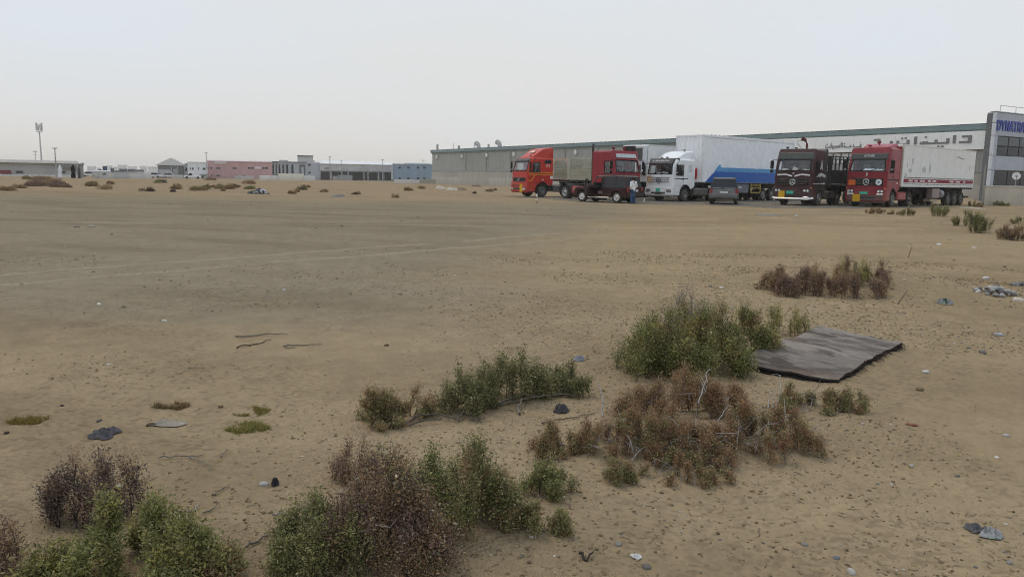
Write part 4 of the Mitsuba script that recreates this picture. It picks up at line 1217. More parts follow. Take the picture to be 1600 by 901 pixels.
ct.part('side_guard', [box(-8.0, -6.6, 1.16, 1.22, z, z + .07) for z in (.62, .98, 1.2)] + [box(x, x + .07, 1.155, 1.225, .6, 1.38) for x in (-8.0, -6.67)], 'matte', (.50, .36, .09))

REEF = (0.66, 0.67, 0.66)
d = ray(1016, 313.5)
p0 = d * (1.45 / -d[2])
a3 = math.radians(-138)
fl = np.array([math.cos(a3) * 0 - math.sin(a3) * 1.26, math.sin(a3) * 0 + math.cos(a3) * 1.26, 0])
rf = box_trailer('white refrigerated box trailer with a cooling unit, half hidden behind the crimson tractor unit', (p0[0] - fl[0], p0[1] - fl[1] + 1.5, 0.004), -138, 12.5, 1.35, 4.15, REEF)
trailer_base(rf, 12.5, 1.34, (-9, -10.3, -11.6))
rf.part('recess_panel', rbox(.004, .05, -1.2, .35, 1.5, 4.05, .02), 'matte', (.02, .02, .022))
ck = rf.part('cooling_unit', rbox(.004, .52, .36, 1.18, 2.0, 4.08, .08), 'matte', (.60, .61, .61))
rf.part('cooling_grille', [rbox(.521, .55, .44, 1.10, 2.98, 3.88, .02)] + [rbox(.551, .57, .46, 1.08, 3.02 + .12 * i, 3.08 + .12 * i, .008) for i in range(7)], 'matte', (.10, .105, .105), under=ck)
rf.part('control_panel', rbox(.521, .54, .72, .98, 2.12, 2.62, .01), 'matte', (.03, .03, .03), under=ck)
rf.part('hose', [tube([(.3, .3, 1.9), (.45, .1, 1.5), (.2, -.4, 1.2), (.5, -.6, 1.0)], .03, 5), tube([(.1, .6, 1.4), (.4, .5, 1.0), (.2, .9, .8)], .04, 5)], 'matte', (.05, .035, .03))

H4 = -131.0
MAR = (0.038, 0.006, 0.010)
blk = tractor('tractor_unit', 'dark maroon and black tractor unit with silver wing stripes beside the red one', stand(1276.5, 321.8, (0, 1.15), H4), H4, dict(
    col=MAR, wz0=2.22, wz1=2.98, zr=3.66, slope=.20, back=1.05, brow=.45,
    visor=(2.98, 3.42, (0.016, 0.030, 0.028), .05), grille=(1.32, 1.80, (0.012, 0.012, 0.013), 1.0), slats=4, emblem=('star', 0, 1.52, .17, (.8, .8, .8)),
    bumper=(.50, 1.18, MAR, ALU), lamp=.98, curtain=(.34, .30, .26),
    plates=[(-.12, .86, .46, .19, (.06, .42, .30), 'number_plate'), (-.66, .72, .42, .48, YEL, 'hazard_plate')],
    tank=(.02, .02, .022), box=(.02, .02, .022), rim=(.30, .30, .30), frame=BLACK,
    dash=[(-.9, -.4, .2, (.6, .6, .58)), (-.2, .2, .3, (.5, .42, .38)), (.5, .95, .14, (.62, .55, .42))],
    roof_bits=[(.35, -.9, 3.66, .16, BLACK, 'horn'), (.2, -.4, 3.66, .12, BLACK, 'horn')],
    stripes=[([(1.0, 1.03), (-1.03, 1.03), (-1.03, 2.12), (1.05, 2.12)], (0.012, 0.011, 0.012), 'side_panel'), ([(-.33, 2.12), (-1.03, 2.12), (-1.03, 3.55), (-.33, 3.55)], (0.014, 0.012, 0.013), 'side_panel'),
             ([(1.28, 1.46), (-.2, 1.46), (-.9, 1.50), (-.9, 1.42), (1.28, 1.42)], (0.55, 0.56, 0.57), 'stripe'),
             ([(.72, 1.84), (.35, 2.06), (-.1, 2.15), (-.9, 2.0), (-.9, 1.82), (-.15, 1.94), (.2, 1.86)], (0.42, 0.43, 0.44), 'wing_stripe'),
             ([(.2, 2.3), (.02, 2.75), (-.05, 3.0), (-.18, 2.75), (-.3, 2.3), (-.05, 2.42)], (0.35, 0.36, 0.37), 'emblem_print')]))
# silver wings on its nose, chrome bar, black box behind the cab
for s in (-1, 1):
    pts = [(s * .06, 1.94), (s * .5, 2.06), (s * 1.05, 2.02), (s * 1.08, 1.93), (s * .5, 1.97), (s * .12, 1.86)]
    ms = extr([(y, z) for y, z in (pts if s > 0 else pts[::-1])], -.004, .004)
    v = ms.vertices
    ms = tm((np.stack([1.408 + v[:, 1], v[:, 0], v[:, 2]], 1), ms.faces))
    blk.part('wing_stripe', ms, 'matte', (.72, .72, .72))
blk.part('nose_badge', disc(1.408, 0, 2.08, .05, .02), 'metal', (.7, .7, .7))
blk.part('chrome_bar', [tube([(1.3, -1.3, .52), (1.58, -1.15, .46), (1.62, 0, .46), (1.58, 1.15, .46), (1.3, 1.3, .52)], .07, 10), rbox(1.55, 1.70, .78, 1.16, .38, .60, .03)], 'metal', (.85, .85, .85), smooth=40)
blk.part('cab_back_fairing', rbox(-1.45, -1.06, -1.15, 1.15, 1.2, 3.72, .06), 'matte', (.018, .018, .02))
blk.part('exhaust_horn', [tube([(-.2, .15, 3.6), (-.2, .15, 4.0), (-.15, .05, 4.25), (.0, -.12, 4.35)], [.06, .07, .1, .14], 10)], 'matte', (.12, .03, .03), smooth=40)
blk.part('air_hose_loop', tube([(-.6, -.3, 3.66), (-.4, -.6, 4.15), (-.1, -.45, 4.25), (.1, -.1, 4.2)], .02, 5), 'matte', (.4, .4, .4))
bt = stake_trailer('black stake sided trailer with a dark arched headboard behind the maroon tractor unit', local(blk, (-2.05, 0, 0)), -137, 12.2, 1.42, 3.30, (0.020, 0.019, 0.019), (0.045, 0.045, 0.045), (0.03, 0.03, 0.03), False, (0.10, 0.10, 0.10))

H5 = -133.0
RED = (0.205, 0.009, 0.021)
red = tractor('tractor_unit', 'crimson red tractor unit with a round white sticker on its grille, rightmost of the row', stand(1391.0, 323.9, (0, 1.15), H5), H5, dict(
    col=RED, wz0=2.28, wz1=3.06, zr=3.80, slope=.20, back=1.05, brow=.42,
    visor=(3.06, 3.44, (0.018, 0.024, 0.028), .05), visor_text='ACTROS', grille=(1.36, 1.86, (0.016, 0.016, 0.017), 1.05), slats=4, emblem=('star', 0, 1.60, .18, (.8, .8, .8)),
    bumper=(.36, 1.20, RED, (.10, .10, .10)), lamp=1.02, curtain=(.10, .10, .11), deflector=(.25, 4.12, (0.30, 0.03, 0.05), 1.0),
    plates=[(-.08, .90, .50, .17, (.06, .45, .30), 'number_plate'), (-.52, .58, .48, .46, YEL, 'hazard_plate'), (-.86, 1.56, .44, .34, ORG, 'hazard_plate')],
    tank=(0.27, 0.03, 0.045), box=(0.25, 0.02, 0.04), rim=(.16, .16, .16), dash=[(-.35, .9, .20, (.70, .74, .76)), (.1, .7, .14, (.7, .74, .76))], seat=(.2, .2, .2),
    roof_bits=[(.35, -.3, 3.8, .2, (.22, .012, .02), 'horn'), (-.2, .1, 4.0, .26, (.2, .012, .02), 'horn')],
    stripes=[([(1.28, 1.80), (-.95, 1.80), (-.95, 1.72), (1.28, 1.72)], (0.03, 0.02, 0.022), 'stripe'),
             ([(-.62 + .07 * math.cos(t), 1.56 + .07 * math.sin(t)) for t in np.arange(12) * math.pi / 6], (0.7, 0.6, 0.5), 'small_round_sticker')]))
sk = red.part('round_sticker', disc(1.465, .78, 1.60, .19, .012, 24), 'matte', (.72, .73, .73))
red.part('sticker_mark', disc(1.478, .78, 1.60, .07, .005, 12), 'matte', (.15, .2, .4), under=sk)
red.part('nose_badge', [box(1.415, 1.43, -.02, .02, 2.0, 2.2), box(1.415, 1.43, -.05, .05, 2.16, 2.2), box(1.415, 1.43, -.05, .05, 2.0, 2.04)], 'matte', (.75, .75, .75))
red.part('bumper_band', [rbox(1.50, 1.53, -1.12, 1.12, .62, .76, .01), rbox(1.50, 1.535, -1.1, 1.1, .44, .54, .01)], 'matte', (.10, .085, .085))
red.part('fog_lamp', [rbox(1.51, 1.54, .72, 1.12, .78, .90, .01), rbox(1.51, 1.54, -1.12, -.72, .78, .90, .01)], 'metal', (.7, .7, .7))
red.part('side_fairing', rbox(-1.32, -1.06, .95, 1.22, 1.1, 3.95, .05), 'paint', RED)
wt = box_trailer('long white box trailer with a maroon lettered stripe behind the crimson red tractor unit', local(red, (-1.55, 0, 0)), -138.5, 13.4, 1.34, 4.12, (0.70, 0.70, 0.68))
trailer_base(wt, 13.4, 1.33, (-8.6, -9.9, -11.2), rim=(.12, .12, .12))
wt.part('stripe', rbox(-13.2, -.35, 1.276, 1.280, 1.62, 1.86, .001), 'matte', (.22, .035, .06), label='maroon stripe with pale lettering along the foot of the box')
wt.part('stripe_lettering', [box(-x - w_, -x, 1.281, 1.2835, 1.68, 1.80) for x, w_ in ((1.1, .7), (2.1, .5), (3.0, .9), (4.4, .5), (5.2, .7), (8.4, .8), (9.6, .9), (11.2, .4))], 'matte', (.58, .54, .52))
wt.part('rail_line', [rbox(-13.2, -.35, 1.276, 1.281, 1.93, 1.97, .001), rbox(-13.2, -.35, 1.276, 1.281, 1.50, 1.53, .001)], 'matte', (.05, .05, .05))
wt.part('corner_trim', [rbox(-.06, .03, 1.18, 1.285, 1.34, 4.12, .01)], 'matte', (.55, .54, .47))
for q, (x, z, r1, r2) in enumerate(((-1.6, 3.05, .16, .22), (-1.3, 2.4, .28, .14), (-3.6, 2.5, .36, .20), (-4.6, 2.62, .18, .34), (-.6, 2.1, .18, .14), (-.75, 2.75, .06, .2), (-12.3, 2.8, .05, .2))):
    t = np.arange(12) * math.pi / 6
    rr = 1 + .35 * (R.random(12) - .5)
    wt.part('patch', extr([(x + r1 * a_ * math.cos(b_), z + r2 * a_ * math.sin(b_)) for a_, b_ in zip(rr, t)], 1.264, 1.268), 'matte', (.46, .46, .45))
wt.part('door_script', [tube([(-9.4, 1.27, 3.52), (-9.8, 1.27, 3.58), (-10.1, 1.27, 3.50), (-10.6, 1.27, 3.45), (-11.0, 1.27, 3.44)], .03, 4)], 'matte', (.22, .22, .24))
wt.part('tool_box', rbox(-6.9, -5.6, .8, 1.22, .55, 1.25, .03), 'paint', (.24, .17, .18))
wt.part('pallet_box', rbox(-6.85, -5.65, .6, 1.1, .30, .50, .02), 'matte', (.40, .34, .25))
wt.part('fuel_tank', cyl((-7.6, 1.0, .85), (-7.05, 1.0, .85), .3, 16), 'matte', (.28, .29, .31), smooth=40)


# ---- the two off-roaders ---------------------------------------------------
def suv(label, at, yaw, sp):
    """origin under the rear axle"""
    K = Kit('off_road_car', label, 'car', at, yaw)
    wb, col, Ht = 2.75, sp['col'], sp.get('H', 1.68)
    P = [(-.82, .42), (-.86, .60), (-.80, .98), (wb + .45, .98), (wb + .64, .88), (wb + .68, .60), (wb + .62, .36), (-.75, .36)]
    body = prof(P, -.90, .90, .10)
    for x in (0, wb):
        for s in (-1, 1):
            body = body - cyl((x, s * .60, .39), (x, s * 1.2, .39), .45, 24) - box(x - .45, x + .45, min(s * .6, s * 1.2), max(s * .6, s * 1.2), 0, .39)
    door = sp.get('open_door')
    dx0, dx1 = 1.10, 2.12
    if door:
        body = body - box(dx0, dx1, .05, 1.2, .45, 1.2)
    K.part('body', body, sp.get('finish', 'paint'), col)
    # glass house
    low, top = 1.0, Ht - .06
    xb0, xb1, xf0, xf1 = -.78, -.62, 2.02, 1.66
    gl = hull([(xb0, s * .86, low - .03) for s in (-1, 1)] + [(xb1, s * .70, top) for s in (-1, 1)] + [(xf0, s * .84, low - .03) for s in (-1, 1)] + [(xf1, s * .68, top) for s in (-1, 1)])
    if door:
        gl = gl - box(dx0, 1.86, .05, 1.2, .9, top - .06)
    K.part('window_glass', gl, 'matte' if sp.get('finish') else 'glass', (.040, .045, .052) if sp.get('finish') else (.028, .032, .037))
    K.part('roof', hull([(xb1 - .06, s * .70, top - .01) for s in (-1, 1)] + [(xf1 + .08, s * .69, top - .01) for s in (-1, 1)] + [(xb1 + .05, s * .64, Ht) for s in (-1, 1)] + [(xf1 - .1, s * .62, Ht) for s in (-1, 1)] + [(.4, s * .64, Ht + .02) for s in (-1, 1)]), 'paint', col)

    def pil(xa, xb, w, s):
        """a pillar from the waist (xa) to the roof (xb)"""
        return hull([(xa - w / 2, s * .868, low - .02), (xa + w / 2, s * .868, low - .02), (xa - w / 2, s * .83, low - .02), (xa + w / 2, s * .83, low - .02), (xb - w / 2, s * .708, top), (xb + w / 2, s * .708, top), (xb - w / 2, s * .66, top), (xb + w / 2, s * .66, top)])
    for s in (-1, 1):
        K.part('pillar', pil(xf0 - .03, xf1 + .02, .09, s), 'paint', col)
        K.part('pillar', pil(1.06, 1.0, .08, s), 'paint', np.array(col) * .5)
        K.part('pillar', pil(.18, .16, .08, s), 'paint', np.array(col) * .5)
        K.part('pillar', pil(xb0 + .10, xb1 + .09, .16, s), 'paint', col)
        K.part('roof_rail', [tube([(-.5, s * .60, Ht + .0), (-.4, s * .6, Ht + .06), (1.2, s * .6, Ht + .06), (1.3, s * .6, Ht)], .02, 5)], 'matte', sp.get('railcol', STEEL))
        for x in (0, wb):
            wheel(K, x, s * .76, .37, .24, s, sp.get('rim', (.62, .62, .62)), deep=.04)
            K.part('wheel_arch', (cyl((x, s * .915 - .03, .39), (x, s * .915 + .03, .39), .50, 24) - cyl((x, s * .915 - .1, .39), (x, s * .915 + .1, .39), .445, 24)) ^ box(x - .6, x + .6, -2, 2, .42, 2), 'matte', sp.get('trim', np.array(col) * .7))
        K.part('sill_step', rbox(.52, wb - .52, s * .93 - .05, s * .93 + .05, .30, .36, .015), 'metal' if sp.get('bright_step') else 'matte', (.62, .62, .60) if sp.get('bright_step') else DARK)
        K.part('side_trim', rbox(.5, 1.05 if door and s > 0 else wb - .5, s * .905 - .012, s * .905 + .012, .66, .74, .006), 'matte', np.array(col) * .6)
        K.part('door_handle', rbox(.30, .46, s * .912 - .012, s * .912 + .012, .86, .90, .006), 'matte', DARK)
        K.part('tail_lamp', rbox(-.845, -.76, s * .80 - .10, s * .80 + .10, .72, 1.02, .02), 'paint', (.22, .015, .02))
        K.part('headlight', rbox(wb + .56, wb + .67, s * .62 - .14, s * .62 + .14, .66, .84, .02), 'metal', (.7, .7, .72))
        mk = K.part('mirror', rbox(1.92, 2.06, s * 1.0 - .10, s * 1.0 + .10, 1.02, 1.17, .03), 'paint', sp.get('mirrorcol', col))
    K.part('rear_bumper', rbox(-.96, -.80, -.88, .88, .42, .66, .04), 'matte', sp.get('bumper', DARK))
    K.part('front_bumper', rbox(wb + .58, wb + .74, -.88, .88, .36, .60, .04), 'matte', sp.get('bumper', DARK))
    K.part('number_plate', rbox(-.885, -.862, -.26, .26, .74, .86, .005), 'matte', sp.get('plate', (.7, .7, .68)))
    # rear pane outline and wiper
    K.part('tailgate_trim', [rbox(-.875, -.83, -.40, .40, .90, .95, .01), hull([(-.775, s * .72, low + .03) for s in (-1, 1)] + [(-.76, s * .72, low + .03) for s in (-1, 1)] + [(-.76, s * .70, low + .08) for s in (-1, 1)])], 'matte', sp.get('gate', np.array(col) * 1.3))
    K.part('rear_wiper', tube([(-.79, 0, 1.03), (-.76, .3, 1.12)], .012, 4), 'matte', BLACK)
    if door:
        # driver's door swung out on its front hinge, seat and wheel within
        hx = dx1
        leaf = [rbox(-1.0, 0, -.04, .04, .46, .99, .02), box(-1.0, -.93, -.03, .03, .99, 1.5), hull([(-.06, -.03, .99), (0, -.03, .99), (-.06, .03, .99), (0, .03, .99), (-.55, -.03, 1.52), (-.49, -.03, 1.52), (-.55, .03, 1.52), (-.49, .03, 1.52)]), box(-.97, -.5, -.03, .03, 1.46, 1.52)]
        dk = K.part('open_door', [move(rotz(cat([tm(q_) for q_ in leaf]), -68), (hx, .93, 0))], 'paint', np.array(col) * .55, label='opened front door, dark trim side outwards')
        K.part('seat', [rbox(1.15, 1.62, .2, .7, .5, .72, .05), hull([(1.1, .22, .66), (1.1, .68, .66), (1.24, .22, .66), (1.24, .68, .66), (.94, .24, 1.38), (.94, .66, 1.38), (1.03, .24, 1.38), (1.03, .66, 1.38)])], 'cloth', (.16, .13, .12))
        a = np.arange(21) * 2 * math.pi / 20
        K.part('steering_wheel', tube(np.stack([1.80 + .06 * np.sin(a), .45 + .18 * np.cos(a), .98 + .17 * np.sin(a)], 1), .016, 5), 'matte', BLACK)
    return K


HJ = math.degrees(math.atan2(.66, -.75))
suv('dark maroon off-road car with its front door open, parked across the crimson tractor unit', stand(963, 317.4, (0, .88), HJ), HJ, dict(
    col=(0.030, 0.006, 0.009), H=1.74, finish='matte', open_door=True, bright_step=True, rim=(.66, .66, .66), bumper=(.03, .02, .022), trim=(.07, .02, .025), gate=(.10, .02, .03)))
HK = 74.0
suv('grey off-road car seen from behind before the blue banded trailer', stand(1150, 319.8, (0, -.80), HK), HK, dict(
    col=(0.135, 0.137, 0.145), H=1.72, rim=(.4, .4, .4), bumper=(.12, .12, .125), mirrorcol=(.5, .5, .5), gate=(.25, .25, .26), plate=(.62, .62, .6)))


# far parked vehicles on the other bank, each a few pixels
def small_car(u, v, y, yaw, col, label, pickup=False):
    y = y + 62
    x, z = ptz(u, v, y)
    K = Kit('parked_car', label, 'car', (x, y, float(H(x, y))), yaw)
    K.part('body', prof([(-2.1, .35), (-2.1, .85), (2.0, .85), (2.15, .6), (2.1, .3)], -.85, .85, .1), 'paint', col)
    c = [(-1.2 if not pickup else .0, .86), (-.7 if not pickup else .15, 1.45), (.7, 1.45), (1.3, .86)]
    K.part('cabin', prof(c, -.75, .75, .08), 'glass', (.03, .035, .04))
    K.part('roof', prof([(c[1][0], 1.44), (c[2][0], 1.44), (c[2][0] - .1, 1.52), (c[1][0] + .1, 1.52)], -.72, .72, .03), 'paint', col)
    for a in (-1.3, 1.35):
        for s in (-1, 1):
            K.part('wheel', cyl((a, s * .72, .33), (a, s * .88, .33), .33, 14), 'matte', RUB)
    return K


small_car(140, 276.5, 155, 10, (.65, .66, .66), 'white car parked right of the people on the far bank')
small_car(243, 276.5, 150, 170, (.70, .70, .70), 'white car parked below the left post of the canopy')
small_car(264, 277.0, 152, 5, (.66, .67, .67), 'low white car parked below the middle of the canopy')
small_car(301, 278.5, 140, 200, (.72, .73, .73), 'white pick-up parked before the white block', True)
small_car(5, 276.5, 140, 180, (.55, .30, .10), 'orange car parked before the long low shed')


# ------------------------------------------------------------------ people
SKIN = (0.25, 0.145, 0.09)


def chain(pts, rads, seg=14):
    """hulls of spheres along a chain of joints"""
    out = []
    for (p, r), (q, r2) in zip(zip(pts[:-1], rads[:-1]), zip(pts[1:], rads[1:])):
        a = m3.Manifold.sphere(r, seg).translate(tuple(p))
        b = m3.Manifold.sphere(r2, seg).translate(tuple(q))
        out.append(m3.Manifold.batch_hull([a, b]))
    return out


def fused(parts, edge=0.02, it=6):
    m = m3.Manifold.batch_boolean(parts, m3.OpType.Add)
    t = tm(m.refine_to_length(edge))
    t.merge_vertices()
    return trimesh.smoothing.filter_taubin(t, iterations=it)


def hand(wrist, out, side, palm_n, s=1.0):
    """palm, four bent fingers and a thumb; out = direction of the fingers"""
    w, o, n = np.asarray(wrist, float), np.asarray(out, float), np.asarray(palm_n, float)
    o /= np.linalg.norm(o)
    n = n - o * (n @ o)
    n /= np.linalg.norm(n)
    a = np.cross(o, n) * side
    ms = chain([w, w + o * .04], [.024, .03])
    ms.append(m3.Manifold.batch_hull([m3.Manifold.sphere(.015, 10).translate(tuple(w + o * d + a * e)) for d, e in ((.03, -.025), (.03, .025), (.09, -.034), (.09, .034))]))
    for e, L in ((-.032, .062), (-.011, .075), (.011, .072), (.032, .058)):
        p0 = w + o * .088 + a * e
        p1 = p0 + (o * .9 + n * .3) * L * .5
        p2 = p1 + (o * .6 + n * .8) * L * .45
        ms += chain([p0, p1, p2], [.011, .009, .0075], 8)
    t0 = w + o * .03 + a * -.030
    t1 = t0 + (o * .6 - a * .7 + n * .3) * .045
    t2 = t1 + (o * .95 + n * .4 - a * .1) * .035
    ms += chain([t0, t1, t2], [.013, .011, .009], 8)
    return ms


def head(K, c, hair, tilt=(0, 0)):
    """head with eyes, nose, mouth and ears at c (centre), facing +x; returns the skin pieces"""
    c = np.asarray(c, float)
    P = lambda x, y, z: tuple(c + (x, y, z))
    sk = m3.Manifold.sphere(1, 24).scale((.095, .076, .115)).translate(P(0, 0, .01))
    jaw = m3.Manifold.sphere(1, 20).scale((.07, .058, .06)).translate(P(.022, 0, -.07))
    nose = hull([P(.09, 0, .02), P(.118, 0, -.02), P(.09, .018, -.028), P(.09, -.018, -.028)])
    ears = [m3.Manifold.sphere(1, 12).scale((.02, .012, .032)).translate(P(-.005, s * .078, -.005)) for s in (-1, 1)]
    K.part('eyes', [m3.Manifold.sphere(.011, 10).translate(P(.086, s * .032, .015)) for s in (-1, 1)], 'cloth', (.05, .04, .035))
    K.part('mouth', m3.Manifold.sphere(1, 10).scale((.012, .024, .006)).translate(P(.083, 0, -.062)), 'cloth', (.20, .09, .07))
    if hair is not None:
        hm = m3.Manifold.sphere(1, 24).scale((.104, .085, .122)).translate(P(-.008, 0, .018)) - box(c[0] + .045, c[0] + .3, -1 + c[1], 1 + c[1], -1, c[2] + .055) - box(c[0] - .02, c[0] + .3, -1 + c[1], 1 + c[1], -1, c[2] + .0) - box(c[0] - .3, c[0] + .3, -1 + c[1], 1 + c[1], -1, c[2] - .06)
        K.part('hair', tm(hm), 'cloth', hair, smooth=True)
    return [sk, jaw, nose] + ears


def man_shirt(label, at, yaw, ht=1.68):
    k = ht / 1.70
    K = Kit('person', label, 'person', at, yaw, scale=k)
    hips = [(-.01, s * .09, .90) for s in (-1, 1)]
    knees = [(.03, .10, .50), (.01, -.11, .50)]
    ank = [(-.03, .12, .09), (.0, -.13, .09)]
    sh = [(-.01, s * .185, 1.40) for s in (-1, 1)]
    elb = [(-.02, -.27, 1.13), (-.06, .25, 1.13)]
    wri = [(.17, -.20, .98), (.16, .12, 1.0)]
    body = chain([(0, 0, .93), (0, 0, 1.15), (0, 0, 1.36)], [.12, .11, .12]) + chain([(0, 0, 1.4), (0.01, 0, 1.52)], [.06, .052])
    for i, s in enumerate((-1, 1)):
        body += chain([sh[i], elb[i], wri[i]], [.055, .042, .03])
        body += hand(wri[i], np.array(wri[i]) - np.array(elb[i]) + (0, 0, .0), -s, (0, -s, -.2))
        body += chain([hips[i], knees[i], ank[i]], [.08, .055, .04])
    body += head(K, (.03, 0, 1.60), (.03, .025, .02))
    K.part('body', fused(body, .018, 4), 'cloth', SKIN, smooth=True)
    shirt = chain([(0, 0, .90), (0, 0, 1.10), (0, 0, 1.30)], [.165, .155, .16])
    shirt = [m.scale((.80, 1.12, 1.0)) for m in shirt] + chain([(0, -.17, 1.385), (0, .17, 1.385)], [.085, .085]) + chain([(0, 0, 1.40), (0, 0, 1.46)], [.085, .068])
    for i in range(2):
        shirt += chain([sh[i], elb[i], np.array(elb[i]) + (np.array(wri[i]) - np.array(elb[i])) * .75], [.078, .062, .052])
    shirt = m3.Manifold.batch_boolean(shirt, m3.OpType.Add) - box(-1, 1, -1, 1, 0, .84)
    st = tm(shirt.refine_to_length(.03))
    st.merge_vertices()
    st.vertices += .010 * (meshkit.noise(st.vertices * 14) - .5)[:, None] * st.vertex_normals
    K.part('shirt', trimesh.smoothing.filter_taubin(st, iterations=5), 'cloth', (.72, .73, .74), smooth=True)
    tr = chain([(0, -.07, .90), (0, .07, .90)], [.125, .125])
    for i in range(2):
        tr += chain([hips[i], knees[i], np.array(ank[i]) + (-.005, 0, .02)], [.112, .085, .072])
    trm = m3.Manifold.batch_boolean(tr, m3.OpType.Add) - box(-1, 1, -1, 1, .95, 2) - box(-1, 1, -1, 1, -1, .06)
    t = tm(trm.refine_to_length(.03))
    t.merge_vertices()
    t.vertices += .012 * (meshkit.noise(t.vertices * 12) - .5)[:, None] * t.vertex_normals
    K.part('jeans', trimesh.smoothing.filter_taubin(t, iterations=5), 'cloth', (.045, .085, .17), smooth=True)
    for i in range(2):
        a = ank[i]
        K.part('shoe', hull([(a[0] - .07, a[1] + e * .035, 0) for e in (-1, 1)] + [(a[0] + .18, a[1] + e * .035, 0) for e in (-1, 1)] + [(a[0] - .06, a[1] + e * .03, .09) for e in (-1, 1)] + [(a[0] + .05, a[1] + e * .03, .10) for e in (-1, 1)] + [(a[0] + .19, a[1] + e * .02, .04) for e in (-1, 1)]), 'cloth', (.10, .085, .07))
    return K


def robe(label, at, yaw, col, ht, scarf=None, hem=.30, top=.2):
    k = ht / 1.70
    K = Kit('person', label, 'person', at, yaw, scale=k)
    body = chain([(0, 0, .9), (0, 0, 1.36)], [.11, .12]) + chain([(0, 0, 1.4), (.01, 0, 1.52)], [.06, .05])
    legs = [(.06, .10), (-.05, -.10)]
    for x, y in legs:
        body += chain([(0, y * .9, .88), (x * .5, y, .48), (x, y, .08)], [.08, .055, .04])
    for s in (-1, 1):
        e, w = (-.03, s * .26, 1.12), (.05, s * .27, .88)
        body += chain([(0, s * .18, 1.39), e, w], [.055, .042, .03]) + hand(w, (.15, 0, -1), -s, (.2, -s, 0))
    body += head(K, (.03, 0, 1.60), None if scarf else (.03, .025, .02))
    K.part('body', fused(body, .022, 4), 'cloth', SKIN, smooth=True)
    g = [m3.Manifold.batch_hull([m3.Manifold.sphere(r, 18).scale((.8, 1, .3)).translate((0, 0, z)) for z, r in q]) for q in (((.12, hem), (.75, .23)), ((.75, .23), (1.1, .20)), ((1.1, .20), (1.40, .17)))]
    g += chain([(0, -.16, 1.385), (0, .16, 1.385)], [.08, .08]) + chain([(0, 0, 1.4), (0, 0, 1.47)], [.08, .06])
    for s in (-1, 1):
        g += chain([(0, s * .17, 1.38), (-.03, s * .27, 1.12), (.045, s * .285, .92)], [.085, .075, .07])
    gm = tm((m3.Manifold.batch_boolean(g, m3.OpType.Add)).refine_to_length(.04))
    gm.merge_vertices()
    a = np.arctan2(gm.vertices[:, 1], gm.vertices[:, 0])
    gm.vertices[:, :2] *= (1 + .05 * np.sin(a * 9) * np.clip(1.1 - gm.vertices[:, 2], 0, 1))[:, None]
    K.part('robe', trimesh.smoothing.filter_taubin(gm, iterations=5), 'cloth', col, smooth=True)
    if scarf:
        s_ = m3.Manifold.batch_hull([m3.Manifold.sphere(1, 18).scale((.11, .095, .125)).translate((.015, 0, 1.62)), m3.Manifold.sphere(1, 14).scale((.12, .15, .05)).translate((-.02, 0, 1.43))]) - box(.085, .4, -.3, .3, 1.5, 1.72)
        K.part('head_scarf', tm(s_), 'cloth', scarf, smooth=30)
    for x, y in legs:
        K.part('shoe', hull([(x - .07, y + e * .035, 0) for e in (-1, 1)] + [(x + .18, y + e * .035, 0) for e in (-1, 1)] + [(x - .06, y + e * .03, .08) for e in (-1, 1)] + [(x + .12, y + e * .02, .06) for e in (-1, 1)]), 'cloth', (.05, .045, .04))
    return K


d = ray(988.5, 318.7)
p0 = d * (1.45 / -d[2])
man_shirt('man in a white shirt and blue jeans standing at the rear of the maroon car', (p0[0], p0[1], .004), 120, 1.62)
for u, v, col, sc, ht, lab in ((95, 285.5, (.70, .71, .74), (.72, .73, .75), 1.66, 'person in a long white robe walking on the far bank, left of the other two'),
                               (115.5, 287.0, (.010, .010, .011), (.010, .010, .011), 1.76, 'person in a long black robe standing on the far bank'),
                               (124.5, 286.5, (.075, .080, .082), None, 1.62, 'person in dark grey clothes on the far bank, right of the black robe')):
    y = 101.0
    x, _ = ptz(u, v, y)
    robe(lab, (x, y, float(H(x, y))), 30 if sc is None else 75, col, ht, sc, hem=.30 if sc else .2)

# ------------------------------------------------------------------ marker posts
for u, v, h, r, lab in ((838.5, 317.0, .52, .05, 'short banded white marker post standing before the orange red tractor unit'), (1006.5, 315.6, .27, .045, 'small white plastic bottle standing on the ground before the white tractor unit')):
    d = ray(u, v)
    p0 = d * (1.45 / -d[2])
    if h > .4:
        K = Kit('marker_post', lab, 'post', (p0[0], p0[1], 0), 0)
        for i, c in enumerate(((.30, .17, .09), (.70, .70, .66), (.36, .22, .13), (.72, .72, .68))):
            K.part('band', cyl((0, 0, h * (i * .25) - (.05 if i == 0 else 0)), (0, 0, h * (i + 1) * .25 - .001), r, 14), 'matte', c, smooth=40)
        K.part('cap', m3.Manifold.sphere(r * .98, 14).scale((1, 1, .3)).translate((0, 0, h)), 'matte', (.72, .72, .70), smooth=True)
    else:
        K = Kit('bottle', lab, 'bottle', (p0[0], p0[1], 0), 0)
        b_ = lathe([(0, 0), (r, .004), (r, .19), (r * .45, .235), (r * .4, h), (0, h)], seg=16)
        v_ = b_.vertices
        K.part('body', tm((np.stack([v_[:, 0], v_[:, 2], v_[:, 1]], 1), b_.faces)), 'matte', (.68, .68, .66), smooth=35)
        K.part('cap', cyl((0, 0, h - .02), (0, 0, h + .015), r * .46, 12), 'matte', (.5, .55, .6))


